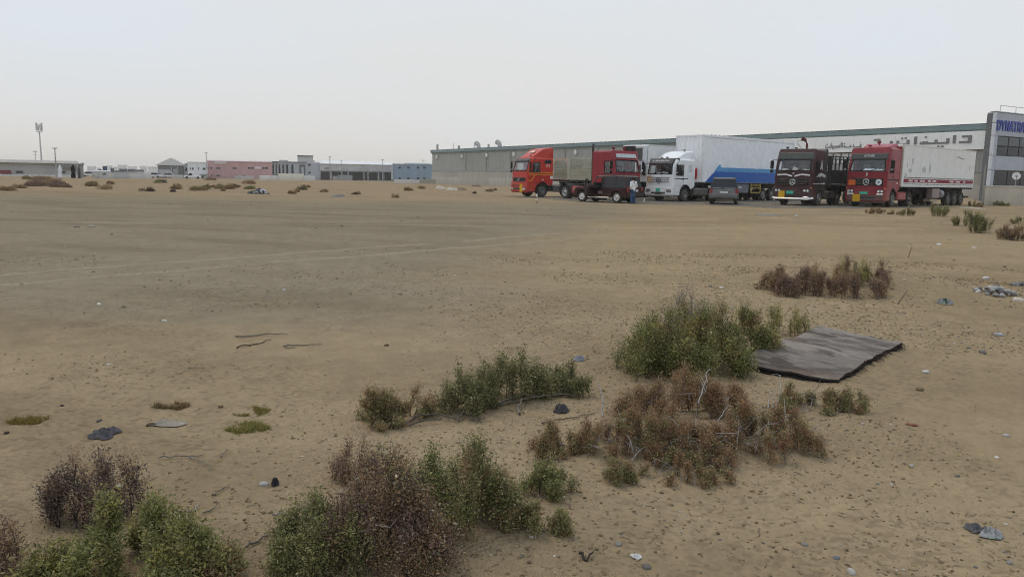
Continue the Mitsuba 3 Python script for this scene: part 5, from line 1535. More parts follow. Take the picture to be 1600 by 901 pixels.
# ------------------------------------------------------------------ plants
GREEN, OLIVE, YG = (0.165, 0.175, 0.066), (0.205, 0.188, 0.088), (0.265, 0.240, 0.085)
DGREEN, SAGE = (0.124, 0.126, 0.056), (0.210, 0.198, 0.100)
BROWN, PURP, RUST, TAN = (0.245, 0.165, 0.094), (0.185, 0.125, 0.098), (0.245, 0.138, 0.080), (0.38, 0.29, 0.175)
GREYP, DRK, PALE = (0.28, 0.235, 0.21), (0.100, 0.078, 0.068), (0.46, 0.42, 0.31)


def leaves(pos, size, cols, rng, up=0.3, thin=0.48):
    """one small folded diamond per position"""
    n = len(pos)
    d = rng.normal(size=(n, 3))
    d[:, 2] = d[:, 2] * .8 + up
    d /= np.linalg.norm(d, axis=1, keepdims=True)
    s = rng.normal(size=(n, 3))
    s = np.cross(d, s)
    s /= np.linalg.norm(s, axis=1, keepdims=True)
    L = size * np.clip(rng.lognormal(-.05, .42, n), .35, 2.2)[:, None]
    v = np.stack([pos, pos + d * L * .5 + s * L * thin * .5, pos + d * L, pos + d * L * .5 - s * L * thin * .5], 1).reshape(-1, 3)
    b = np.arange(n)[:, None] * 4
    f = np.concatenate([b + [0, 1, 2], b + [0, 2, 3]])
    return v, f, np.repeat(cols, 4, 0)


def pale_mix(c, rng, amount):
    m = rng.random(len(c)) < amount
    c = c.copy()
    c[m] = np.array(PALE) * rng.uniform(.7, 1.2, m.sum())[:, None]
    return c


def bush(name, label, at, rx, ry, h, pal, n_leaf, leaf, seed, stems=16, stem_col=(0.16, 0.125, 0.095), lean=(0, 0), up=.3, spiky=.0, wood=1.0, pale=.03, spread=.55, cat_='shrub', group=None, hollow=.0, yaw=0, bare=0, patch=.22, rough=0.5):
    """stems rise from the middle and fork to a broken dome; leaves sit along the finest twigs.  pal = [(colour, weight), ...]"""
    rng = np.random.default_rng(seed)
    k = thing(name, label, cat_, group)
    base = np.array([at[0], at[1], float(H(at[0], at[1])) - .01])
    ca, sa = math.cos(math.radians(yaw)), math.sin(math.radians(yaw))
    tubes = []
    S = []
    for i in range(stems):
        a = rng.uniform(0, 2 * math.pi)
        q = math.sqrt(rng.uniform(.02, 1))
        ex, ey = rx * q * math.cos(a), ry * q * math.sin(a)
        ex, ey = ex * ca - ey * sa, ex * sa + ey * ca
        lump = .55 + .9 * rng.random() ** (1 + rough)
        tip = base + (ex + lean[0] * h, ey + lean[1] * h, h * (1 - .72 * q * q) * min(lump, 1.12))
        b0 = base + (ex * spread * 2.2, ey * spread * 2.2, 0)
        b0[2] = float(H(b0[0], b0[1])) - .01
        mid = b0 + (tip - b0) * (.42, .42, .62) + rng.normal(size=3) * .05 * h
        t = np.linspace(0, 1, 7)[:, None]
        p = (1 - t) ** 2 * b0 + 2 * t * (1 - t) * mid + t * t * tip
        S.append(p)
        tubes.append(tube(p, np.linspace(.0055, .0022, 7) * wood * (h / .5) ** .5, 4))
    S = np.array(S)
    # twigs
    nt = max(40, n_leaf // 34)
    si = rng.integers(0, stems, nt)
    tt = rng.uniform(.0, 1.0, nt) ** .8
    idx = tt * 5.999
    i0 = idx.astype(int)
    fr = (idx - i0)[:, None]
    P0 = S[si, i0] * (1 - fr) + S[si, i0 + 1] * fr
    tang = S[si, i0 + 1] - S[si, i0]
    tang /= np.linalg.norm(tang, axis=1, keepdims=True) + 1e-9
    outw = P0 - (base + (0, 0, h * .25))
    outw /= np.linalg.norm(outw, axis=1, keepdims=True) + 1e-9
    D = tang * .8 + outw * .5 + rng.normal(size=(nt, 3)) * .55 + (0, 0, .25 + spiky)
    D /= np.linalg.norm(D, axis=1, keepdims=True)
    L = h * rng.uniform(.14, .34, nt)[:, None] * (1 + .6 * spiky)
    P1 = P0 + D * L * .55 + rng.normal(size=(nt, 3)) * .02 * h
    P2 = P0 + D * L + (0, 0, 1) * L * .12
    P1[:, 2] = np.maximum(P1[:, 2], base[2] - .02)
    # thin twig ribbons as three sided tubes
    tw = []
    for j in range(0, nt, 1 if nt < 500 else 2):
        tw.append(tube(np.array([P0[j], P1[j], P2[j]]), np.array([.0016, .0013, .0007]) * wood * (h / .5) ** .5, 3))
    # leaves along each twig, on short side sprigs
    per = max(1, n_leaf // nt)
    u = rng.uniform(.05, 1.05, (nt, per))[..., None]
    pos = (1 - u) ** 2 * P0[:, None] + 2 * u * (1 - u) * P1[:, None] + u * u * P2[:, None]
    off = rng.normal(size=(nt, per, 3)) * (.030 * h + .006)
    pos = (pos + off).reshape(-1, 3)
    gz = H(pos[:, 0], pos[:, 1])
    keep = pos[:, 2] > gz + .004
    twig = np.repeat(np.arange(nt), per)[keep]
    pos = pos[keep]
    # colour: clumps of the palette, by place and by twig
    cols = np.array([c for c, _ in pal])
    w = np.array([x for _, x in pal], float)
    cum = np.cumsum(w / w.sum())
    field = meshkit.noise((P2 - base) / (patch * max(rx, h)) + seed * 3.7, seed)
    rank = np.argsort(np.argsort(field)) / len(field)
    rank = np.clip(rank + rng.normal(size=nt) * .10, 0, .999)
    ci = np.searchsorted(cum, rank)
    tone = rng.uniform(.75, 1.3, nt)
    c = 1.22 * cols[np.minimum(ci, len(cols) - 1)][twig] * (tone[twig] * rng.uniform(.75, 1.3, len(twig)))[:, None]
    c = pale_mix(c, rng, pale)
    v, f, vc = leaves(pos, leaf, c, rng, up)
    key = k + '__foliage'
    scene[key] = mikit.ply(tm((v, f)), 'leaf', smooth=False, uv=pack_rows(vc))
    labels[key] = {'kind': 'stuff'}
    put(k + '__stems', cat(tubes), 'wood', stem_col, True)
    labels[k + '__stems'] = {'kind': 'stuff'}
    if bare:
        bb = []
        for j in range(bare):
            a, q = rng.uniform(0, 6.28), math.sqrt(rng.random())
            x, y = base[0] + rx * q * math.cos(a), base[1] + ry * q * math.sin(a)
            z = base[2] + h * (1 - .72 * q * q) * rng.uniform(.35, .95)
            d_ = rng.normal(size=3) * (1, 1, .45)
            d_ /= np.linalg.norm(d_)
            L_ = rng.uniform(.05, .15)
            p_ = np.array([[x, y, z], [x, y, z] + d_ * L_ * .5 + rng.normal(size=3) * .022, [x, y, z] + d_ * L_])
            rr_ = rng.uniform(.0010, .0024)
            bb.append(tube(p_, [rr_, rr_ * .8, rr_ * .4], 4))
            e_ = d_ + rng.normal(size=3) * .6
            e_ /= np.linalg.norm(e_)
            bb.append(tube(np.array([p_[1], p_[1] + e_ * L_ * .25, p_[1] + e_ * L_ * .45]), [rr_ * .7, rr_ * .5, rr_ * .3], 4))
        put(k + '__bare_twigs', cat(bb), 'wood', (.27, .25, .235))
        labels[k + '__bare_twigs'] = {'kind': 'stuff'}
    put(k + '__twigs', cat(tw), 'wood', np.array(stem_col) * .9, False)
    labels[k + '__twigs'] = {'kind': 'stuff'}
    return k, base, S


def pack_rows(c):
    q = np.round(np.sqrt(np.clip(c, 0, 1)) * 255)
    return np.stack([q[:, 0] * 256 + q[:, 1], q[:, 2]], 1)


def at(u, v):
    return G(u, v)[:2]


def px(u, v):
    """metres per pixel of the photograph at the ground point of a pixel"""
    g = G(u, v)
    return g[1] / 1200 * math.hypot(1, (u - 800) / 1200)


# near bushes: (label, base pixel, half width px, height px, depth ratio, palette, leaves, leaf size, more)
NEAR = [
    ('dark grey brown shrub near the left edge, nearly leafless and dense', (158, 805), 62, 98, .9, [(DRK, 5), (PURP, 2), (BROWN, 1)], 9000, .011, dict(stems=22, stem_col=(.05, .04, .036), pale=.004, spiky=.3)),
    ('large yellow green bush cut off by the bottom left of the frame', (205, 915), 128, 118, .7, [(GREEN, 3), (OLIVE, 3), (YG, 3), (DGREEN, 2)], 21000, .013, dict(stems=26, pale=.03)),
    ('orange tinged small bush at the right flank of the yellow green bush', (338, 905), 42, 62, .9, [(RUST, 1), (OLIVE, 3), (BROWN, 2)], 5000, .012, dict(stems=14)),
    ('sparse dry brown bush cut by the left edge of the frame', (4, 905), 38, 78, .9, [(PURP, 3), (BROWN, 2), (TAN, 1)], 3600, .010, dict(stems=12, pale=.06)),
    ('low dark green sprig between the dry bush and the yellow green bush', (75, 912), 38, 40, .8, [(GREEN, 3), (DGREEN, 2)], 3600, .011, dict(stems=10)),
    ('green flank bush at the left end of the big central thicket', (512, 880), 74, 118, .8, [(GREEN, 2), (OLIVE, 3), (DGREEN, 2)], 13000, .011, dict(stems=22, pale=.04)),
    ('purple brown bush in the middle of the big central thicket', (592, 878), 100, 170, .6, [(PURP, 4), (BROWN, 3), (DRK, 1), (OLIVE, 1)], 24000, .011, dict(stems=28, bare=8, pale=.07, stem_col=(.12, .09, .075), patch=.35)),
    ('fresh green bush at the right of the big central thicket', (722, 812), 84, 128, .8, [(GREEN, 3), (DGREEN, 2), (OLIVE, 2), (BROWN, 1)], 19000, .011, dict(stems=26, pale=.04)),
    ('tall thin brown sprigs rising at the back of the big central thicket', (556, 752), 34, 66, .7, [(PURP, 3), (BROWN, 2)], 4200, .010, dict(stems=14, spiky=.5, pale=.05)),
    ('small upright green bush right of the big central thicket', (858, 772), 40, 54, .8, [(GREEN, 3), (OLIVE, 2), (SAGE, 1)], 5200, .011, dict(stems=16, spiky=.3)),
    ('low olive bush with a pale stone at its foot', (846, 828), 44, 48, .8, [(OLIVE, 3), (GREEN, 1), (BROWN, 1)], 5200, .011, dict(stems=14, pale=.05)),
    ('open grey green bush on bare forked stems, left of the sage hedge', (588, 664), 50, 62, .8, [(OLIVE, 3), (BROWN, 3), (SAGE, 1)], 5600, .014, dict(stems=18, spread=.15, wood=1.3)),
    ('brown tipped sprig leaning right beside the open grey green bush', (638, 650), 24, 58, .8, [(BROWN, 3), (OLIVE, 2)], 1900, .013, dict(stems=8, lean=(.2, 0), wood=1.2)),
    ('sage green bush at the left end of the upright hedge', (728, 642), 42, 62, .7, [(SAGE, 3), (DGREEN, 3)], 6400, .013, dict(stems=18, spiky=.7)),
    ('tallest dark sage bush in the middle of the upright hedge', (794, 624), 58, 68, .55, [(SAGE, 3), (DGREEN, 4), (OLIVE, 1)], 10000, .013, dict(stems=24, spiky=.8)),
    ('dark sage bush at the right end of the upright hedge', (876, 614), 40, 48, .6, [(SAGE, 3), (DGREEN, 3)], 5600, .013, dict(stems=18, spiky=.7)),
    ('wide fresh green bush at the left end of the board', (1066, 584), 84, 100, .6, [(GREEN, 5), (OLIVE, 3), (YG, 2), (BROWN, 1)], 24000, .016, dict(stems=36, pale=.03, patch=.3)),
    ('pointed green flank on the left of the wide fresh green bush', (1018, 574), 54, 72, .7, [(GREEN, 4), (SAGE, 2), (DGREEN, 1)], 9000, .015, dict(stems=22)),
    ('green bush with bare tan gaps reaching behind the board', (1142, 546), 66, 58, .35, [(GREEN, 3), (OLIVE, 3), (BROWN, 2), (YG, 1)], 15000, .016, dict(stems=24, pale=.05)),
    ('leafy olive crown joining the wide green bush to the one behind the board', (1106, 566), 46, 88, .5, [(OLIVE, 4), (GREEN, 3), (BROWN, 1)], 11000, .015, dict(stems=22, pale=.03, patch=.3)),
    ('thin yellow green sprigs standing at the back corner of the board', (1226, 522), 34, 44, .7, [(OLIVE, 3), (YG, 2)], 2600, .015, dict(stems=12, spiky=.6)),
    ('dry grey purple brush rising behind the wide fresh green bush', (1072, 532), 36, 74, .6, [(GREYP, 4), (PURP, 2)], 5200, .013, dict(stems=22, spiky=.7, stem_col=(.20, .17, .16), pale=.10)),
    ('rust brown mound of dry bush below the wide fresh green bush', (1078, 648), 104, 66, .6, [(BROWN, 4), (RUST, 4), (OLIVE, 1)], 27550, .0092, dict(stems=30, bare=34, pale=.04, patch=.35, stem_col=(.26, .22, .19))),
    ('left half of the low rust coloured thicket with bleached branches', (990, 704), 92, 64, .5, [(BROWN, 4), (RUST, 2), (OLIVE, 2)], 20300, .0092, dict(stems=24, bare=55, pale=.03, stem_col=(.26, .23, .21))),
    ('right half of the low rust coloured thicket with bleached branches', (1190, 696), 88, 60, .55, [(BROWN, 3), (OLIVE, 3), (RUST, 3)], 18850, .0092, dict(stems=24, bare=55, pale=.03, stem_col=(.26, .23, .21))),
    ('front skirt of the rust coloured thicket, thin and olive', (1076, 744), 70, 36, .5, [(OLIVE, 3), (BROWN, 3)], 7540, .0092, dict(stems=16, bare=24, pale=.03)),
    ('middle of the low rust coloured thicket, full of bleached branches', (1090, 706), 84, 62, .5, [(BROWN, 4), (RUST, 3), (OLIVE, 1)], 18850, .0092, dict(stems=24, bare=55, pale=.03, stem_col=(.26, .23, .21))),
    ('small olive tuft at the lower left of the rust coloured thicket', (966, 752), 22, 40, .8, [(OLIVE, 3), (BROWN, 1)], 3480, .0092, dict(stems=10)),
    ('flat brown sprig bush left of the rust coloured thicket', (862, 706), 42, 44, .7, [(BROWN, 3), (OLIVE, 2), (RUST, 1)], 6670, .0092, dict(stems=16, pale=.04)),
    ('low olive shrub on pale roots just below the board', (1258, 640), 54, 40, .6, [(OLIVE, 4), (SAGE, 2), (BROWN, 2)], 6400, .013, dict(stems=18, bare=16, wood=1.3)),
    ('sparse olive shrub on arching pale roots right of the low olive shrub', (1326, 642), 30, 34, .7, [(OLIVE, 3), (BROWN, 2)], 2600, .013, dict(stems=12, wood=1.5, stem_col=(.3, .26, .21))),
    ('purple brown dry bush at the left of the sand mound', (1248, 456), 54, 38, .8, [(PURP, 4), (BROWN, 2)], 10000, .019, dict(stems=20, stem_col=(.10, .075, .065))),
    ('purple brown dry bush in the middle of the sand mound', (1308, 457), 60, 44, .7, [(PURP, 4), (BROWN, 3)], 10000, .019, dict(stems=20, stem_col=(.10, .075, .065))),
    ('rounded purple brown dry bush at the right of the sand mound', (1360, 442), 30, 34, .7, [(PURP, 4), (BROWN, 2)], 2800, .018, dict(stems=12)),
    ('bright yellow green tuft standing in the dry bush on the sand mound', (1332, 440), 24, 36, .7, [(YG, 3), (OLIVE, 2)], 2400, .018, dict(stems=12, spiky=.4)),
]
for q, (lab, (u, v), hw, hp, dr_, pal, nl, lf, kw) in enumerate(NEAR):
    m = px(u, v)
    bush('shrub', lab, at(u, v), hw * m, hw * m * dr_, hp * m * .94, pal, int(nl * 2.1), lf * .80, 100 + q, **kw)

# mid distance and far shrubs: (u, v of the foot, half width, height, palette, label)
MID = [
    (1510, 353, 20, 15, [(OLIVE, 2), (DGREEN, 2)], 'dark olive bush by the lane, left of the pair near the right edge'),
    (1533, 364, 14, 20, [(SAGE, 2), (DGREEN, 2)], 'pointed dark green bush just below the dark olive bush by the lane'),
    (1569, 374, 9, 15, [(BROWN, 2), (PURP, 2)], 'spiky brown tuft at the right edge, left of two'),
    (1590, 376, 11, 16, [(BROWN, 2), (DRK, 1)], 'spiky brown tuft at the right edge, right of two'),
    (1594, 350, 12, 8, [(SAGE, 2), (BROWN, 1)], 'low grey green bush cut by the right edge below the boundary wall'),
    (1466, 338, 13, 15, [(SAGE, 2), (GREEN, 1)], 'fresh grey green bush in front of the rear wheels of the white box trailer'),
    (1417, 337, 9, 10, [(OLIVE, 2), (BROWN, 1)], 'small olive bush in front of the crimson red tractor unit'),
    (1368, 334, 14, 7, [(BROWN, 3), (RUST, 1)], 'flat brown bush in front of the crimson red tractor unit'),
    (1396, 335, 8, 5, [(BROWN, 2), (TAN, 1)], 'low dry tuft between the flat brown bush and the small olive bush'),
    (1523, 323.5, 10, 6, [(OLIVE, 2), (BROWN, 2)], 'dark bush at the foot of the earth heap'),
    (1545, 320.5, 8, 5, [(OLIVE, 2), (SAGE, 1)], 'leftmost weed along the foot of the boundary wall'),
    (1560, 321.5, 7, 5, [(OLIVE, 2), (SAGE, 1)], 'second weed from the left along the foot of the boundary wall'),
    (1570, 322, 5, 4, [(OLIVE, 2), (SAGE, 1)], 'third weed from the left along the foot of the boundary wall'),
    (1580, 320, 5, 4, [(OLIVE, 1), (SAGE, 1)], 'rightmost weed along the foot of the boundary wall'),
    # the bank on the far left
    (12, 298, 13, 6, [(BROWN, 2), (TAN, 1)], 'flat brown bush at the left edge of the far bank'),
    (28, 294, 9, 5, [(BROWN, 2), (OLIVE, 1)], 'small brown bush second from the left edge of the far bank'),
    (72, 291, 24, 11, [(PURP, 3), (BROWN, 2)], 'broad dark bush on the bank in front of the three people'),
    (96, 292.5, 15, 6, [(PURP, 2), (BROWN, 2)], 'low dark bush at the feet of the person in the white robe'),
    (54, 281, 16, 6, [(BROWN, 2), (SAGE, 1)], 'grey bush on the bank crest below the long low shed'),
    (45, 290.5, 7, 3, [(BROWN, 2), (TAN, 1)], 'tiny brown tuft left of the broad dark bush'),
    (145, 291, 11, 7, [(OLIVE, 2), (BROWN, 2)], 'dark olive bush right of the people'),
    (160, 296, 11, 8, [(TAN, 2), (OLIVE, 1)], 'straw coloured bush right of the dark olive bush'),
    (174, 288, 7, 4, [(BROWN, 2), (TAN, 1)], 'small brown bush above the straw coloured bush'),
    (231, 299, 9, 6, [(DRK, 2), (BROWN, 1)], 'small dark bush standing alone left of the canopy'),
    (248, 285, 11, 5, [(OLIVE, 1), (DRK, 2)], 'dark bush on the crest below the canopy'),
    (277, 295.5, 10, 9, [(BROWN, 2), (TAN, 2)], 'rounded brown bush below the white block'),
    (269, 300, 4, 3, [(DRK, 1)], 'tiny dark tuft under the rounded brown bush'),
    (310, 298, 13, 6, [(BROWN, 2), (OLIVE, 1)], 'brown bush left of the bushy pair below the pink warehouse'),
    (318, 295, 11, 7, [(OLIVE, 2), (DRK, 1)], 'dark bush right behind the brown bush below the pink warehouse'),
    (335, 290.5, 6, 4, [(BROWN, 1)], 'small brown tuft on the slope below the pink warehouse'),
    (352, 295, 15, 8, [(BROWN, 2), (OLIVE, 2)], 'wide brown bush below the middle of the pink warehouse'),
    (349, 298.5, 4, 4, [(BROWN, 1)], 'tiny brown tuft hanging below the wide brown bush'),
    (366, 293, 9, 6, [(BROWN, 2), (DRK, 1)], 'dark end of the brown thicket below the pink warehouse'),
    (386, 295.5, 11, 5, [(OLIVE, 2), (BROWN, 1)], 'olive bush above the heap of rubbish'),
    (394, 287.5, 11, 5, [(BROWN, 2), (RUST, 1)], 'rusty bush on the crest at the right end of the pink warehouse'),
    (330, 281.5, 9, 4, [(BROWN, 1), (OLIVE, 1)], 'low bush on the crest below the left end of the pink warehouse'),
    (457, 303, 6, 5, [(BROWN, 2), (OLIVE, 1)], 'small brown bush at the foot of the bank below the showroom'),
    (464, 300, 4, 6, [(TAN, 1), (BROWN, 1)], 'dry upright tuft beside the small brown bush below the showroom'),
    (470, 296.5, 9, 6, [(OLIVE, 2), (DRK, 1)], 'dark olive bush on the slope below the showroom'),
    (478, 293, 6, 4, [(BROWN, 1)], 'brown tuft above the dark olive bush below the showroom'),
    (503, 300, 8, 4, [(BROWN, 2), (TAN, 1)], 'flat brown tuft on the slope below the depot'),
    (556, 304, 6, 4, [(DRK, 1), (BROWN, 2)], 'dark tuft at the foot of the bank below the dark bays'),
    (575, 281.5, 10, 4, [(OLIVE, 2)], 'olive bush on the crest in front of the dark bays'),
    (607, 282, 9, 4, [(DRK, 1), (OLIVE, 1)], 'dark bush on the crest below the blue building, left of two'),
    (640, 284.5, 13, 4, [(BROWN, 2), (DRK, 1)], 'dark bush on the crest below the blue building, right of two'),
    (617, 309, 5, 9, [(TAN, 1), (BROWN, 1)], 'dry upright tuft at the foot of the bank below the blue building'),
    (639, 298, 8, 6, [(BROWN, 2), (OLIVE, 1)], 'brown bush on the slope below the blue building'),
    (657, 295, 7, 4, [(BROWN, 1), (TAN, 1)], 'pale brown tuft right of the brown bush below the blue building'),
    (741, 302.5, 4, 3, [(DRK, 1)], 'tiny dark tuft in front of the warehouse plinth'),
    (764, 299.5, 6, 4, [(BROWN, 1), (DRK, 1)], 'small brown bush in front of the warehouse, left of the pair'),
    (773, 297.5, 4, 3, [(BROWN, 1)], 'tiny brown bush in front of the warehouse, right of the pair'),
    (480, 279.5, 12, 4, [(TAN, 1), (BROWN, 1)], 'low sandy bush on the crest before the cream wall'),
]


def mound(label, g, rx, ry, h, pal, n, leaf, seed):
    """a far bush: short sprigs filling a low uneven dome"""
    rng = np.random.default_rng(seed)
    k = thing('shrub', label, 'shrub')
    nl = rng.integers(4, 8)
    lob = np.stack([rng.uniform(-.75, .75, nl) * rx, rng.uniform(-.7, .7, nl) * ry, rng.uniform(.45, 1.0, nl) * h, rng.uniform(.30, .55, nl)], 1)
    li = rng.integers(0, nl, n)
    a, q = rng.uniform(0, 6.28, n), np.sqrt(rng.random(n))
    top = 1 - .8 * q ** 2
    x = lob[li, 0] + lob[li, 3] * rx * q * np.cos(a)
    y = lob[li, 1] + lob[li, 3] * ry * q * np.sin(a)
    t = rng.random(n) ** .75
    pos = np.stack([g[0] + x, g[1] + y, np.zeros(n)], 1)
    pos[:, 2] = H(pos[:, 0], pos[:, 1]) + t * top * lob[li, 2]
    cols = np.array([c for c, _ in pal])
    w = np.array([x_ for _, x_ in pal], float)
    ci = np.searchsorted(np.cumsum(w / w.sum()), np.clip((li * .37) % 1 * .7 + .3 * rng.random(n), 0, .999))
    c = 1.25 * cols[np.minimum(ci, len(cols) - 1)] * rng.uniform(.7, 1.3, n)[:, None]
    v_, f_, vc = leaves(pos, leaf, c, rng, .9, .4)
    scene[k + '__foliage'] = mikit.ply(tm((v_, f_)), 'leaf', smooth=False, uv=pack_rows(vc))
    labels[k + '__foliage'] = {'kind': 'stuff'}
    st = []
    for i in range(nl):
        b0 = np.array([g[0] + lob[i, 0] * .3, g[1] + lob[i, 1] * .3, 0])
        b0[2] = float(H(b0[0], b0[1])) - .02
        e = np.array([g[0] + lob[i, 0], g[1] + lob[i, 1], b0[2] + lob[i, 2] * .8])
        st.append(tube(np.array([b0, (b0 + e) / 2 + (0, 0, .05), e]), [.015, .01, .006], 4))
    put(k + '__stems', cat(st), 'wood', (.2, .15, .1))
    labels[k + '__stems'] = {'kind': 'stuff'}


for q, (u, v, hw, hp, pal, lab) in enumerate(MID):
    g = G(u, v)
    m = px(u, v)
    if v > 310:
        bush('shrub', lab, g[:2], hw * m, min(hw * m * .8, 1.6), hp * m * 1.1, pal, int(1200 + 26 * hw * hp), max(.022, 1.0 * m), 300 + q, stems=18, pale=.01, wood=1.2, spiky=.6, spread=.42, stem_col=(.2, .15, .1))
    else:
        mound(lab, g, hw * m * 1.05, min(hw * m * .8, 1.6), hp * m * 1.05, pal, int(500 + 16 * hw * hp), 1.5 * m, 300 + q)

# yellow dry grass tufts
for q, (u, v, hw, hp, c, lab) in enumerate(((388, 668, 36, 11, YG, 'bright yellow grass tuft left of the open grey green bush'), (392, 643, 30, 6, (.22, .19, .06), 'faint yellow grass tuft above the bright one'),
                                            (45, 658, 26, 10, (.22, .17, .055), 'yellow grass tuft near the left edge'), (268, 637, 26, 9, (.21, .15, .08), 'brownish grass tuft left of the faint yellow one'))):
    m = px(u, v)
    g = G(u, v)
    rng = np.random.default_rng(700 + q)
    n = 2600 if q == 0 else 1500
    a, r_ = rng.uniform(0, 2 * math.pi, n), np.sqrt(rng.random(n))
    x, y = g[0] + hw * m * r_ * np.cos(a), g[1] + hw * m * .7 * r_ * np.sin(a)
    pos = np.stack([x, y, H(x, y, True)], 1)
    keep = meshkit.noise(pos / .06, 5) > .38
    pos = pos[keep]
    n = len(pos)
    d_ = rng.normal(size=(n, 3)) * .7 + (0, 0, .8)
    d_ /= np.linalg.norm(d_, axis=1, keepdims=True)
    s_ = np.cross(d_, rng.normal(size=(n, 3)))
    s_ /= np.linalg.norm(s_, axis=1, keepdims=True)
    Lb = hp * m * rng.uniform(.5, 1.3, n)[:, None]
    v_ = np.stack([pos - s_ * .0022, pos + s_ * .0022, pos + d_ * Lb + (0, 0, -.1) * Lb], 1).reshape(-1, 3)
    k = thing('grass_tuft', lab, 'grass')
    cc = np.repeat(np.array(c) * rng.uniform(.6, 1.4, n)[:, None], 3, 0)
    scene[k] = mikit.ply(tm((v_, np.arange(3 * n).reshape(-1, 3))), 'leaf', smooth=False, uv=pack_rows(cc))


# ------------------------------------------------------------------ bleached branches, roots and sticks
def stick(pts_px, r, col=(0.34, 0.31, 0.27), lift=.012, name='stick', label='', parent=None, seed=0, zs=None):
    P = []
    for i, (u, v) in enumerate(pts_px):
        g = G(u, v)
        g[2] = float(H(g[0], g[1], True)) + lift + (zs[i] * .75 if zs else 0)
        P.append(g)
    P = np.array(P)
    t = np.linspace(0, len(P) - 1, 4 * (len(P) - 1) + 1)
    Q = np.stack([np.interp(t, range(len(P)), P[:, a]) for a in range(3)], 1)
    rng = np.random.default_rng(seed + 55)
    Q[1:-1] += rng.normal(size=(len(Q) - 2, 3)) * r * .35
    r = r * (.38 if name == 'limb' and parent and parent.startswith('dead') else .52)
    m = tube(Q, np.linspace(r, r * .45, len(Q)), 6)
    if parent:
        k = fresh(parent + '__' + name)
    else:
        k = thing(name, label, 'stick')
    put(k, m, 'wood', np.array(col) * .55, True)
    return k


for q, (pts, r, col, lab) in enumerate([
    ([(368, 527), (420, 525), (449, 523.5)], .016, (.36, .32, .25), 'straight pale stick, topmost of the three lying on the grey clay'),
    ([(370, 545), (395, 538), (424, 532)], .014, (.22, .18, .13), 'dark bent stick below the straight pale stick'),
    ([(443, 543), (470, 541), (503, 539.5)], .012, (.26, .22, .17), 'thin stick right of the dark bent stick'),
    ([(445, 545.5), (465, 545)], .010, (.36, .33, .27), 'short white splinter under the thin stick'),
    ([(248, 718), (285, 716), (319, 714)], .009, (.40, .36, .30), 'bleached twig lying on the sand, longer arm of the forked pair'),
    ([(295, 717), (310, 724), (333, 733)], .008, (.38, .34, .29), 'bleached twig forming the lower arm of the forked pair'),
    ([(290, 808), (302, 800), (312, 793)], .011, (.42, .38, .33), 'pale stub of wood between the grey shrub and the thicket'),
    ([(318, 807), (332, 799), (342, 791)], .008, (.32, .28, .23), 'thin twig right of the pale stub'),
    ([(345, 718), (350, 711), (359, 706)], .007, (.36, .3, .25), 'tiny twig above the forked pair'),
    ([(332, 776), (345, 768), (358, 760)], .008, (.30, .25, .2), 'small brown twig left of the thicket'),
    ([(385, 858), (410, 846), (430, 834)], .010, (.32, .28, .24), 'twig pointing at the left end of the thicket'),
    ([(425, 808), (440, 806), (452, 803)], .008, (.46, .43, .38), 'short white twig at the edge of the green flank bush'),
    ([(846, 662), (890, 655), (930, 646)], .009, (.28, .23, .17), 'long thin branch on the sand right of the sage hedge'),
    ([(905, 868), (915, 878), (927, 866)], .012, (.09, .08, .075), 'dark hooked twig near the bottom centre'),
    ([(1400, 475), (1416, 455)], .012, (.24, .19, .13), 'single stick standing askew on the sand mound'),
    ([(1418, 402), (1424, 386)], .014, (.28, .20, .14), 'thin reed standing beyond the sand mound'),
    ([(294, 577), (319, 576)], .008, (.3, .26, .2), 'thin straw lying on the clay at the left'),
]):
    if 'standing' in lab:
        g = G(*pts[0])
        m = px(*pts[0])
        hgt = (pts[0][1] - pts[-1][1]) * m
        k = thing('stick', lab, 'stick')
        put(k, tube(np.array([g + (0, 0, -.03), g + ((pts[-1][0] - pts[0][0]) * m * .5, 0, hgt * .5), g + ((pts[-1][0] - pts[0][0]) * m, .03, hgt)]), [r, r * .9, r * .6], 6), 'wood', col, True)
    else:
        stick(pts, r, col, label=lab, seed=q)

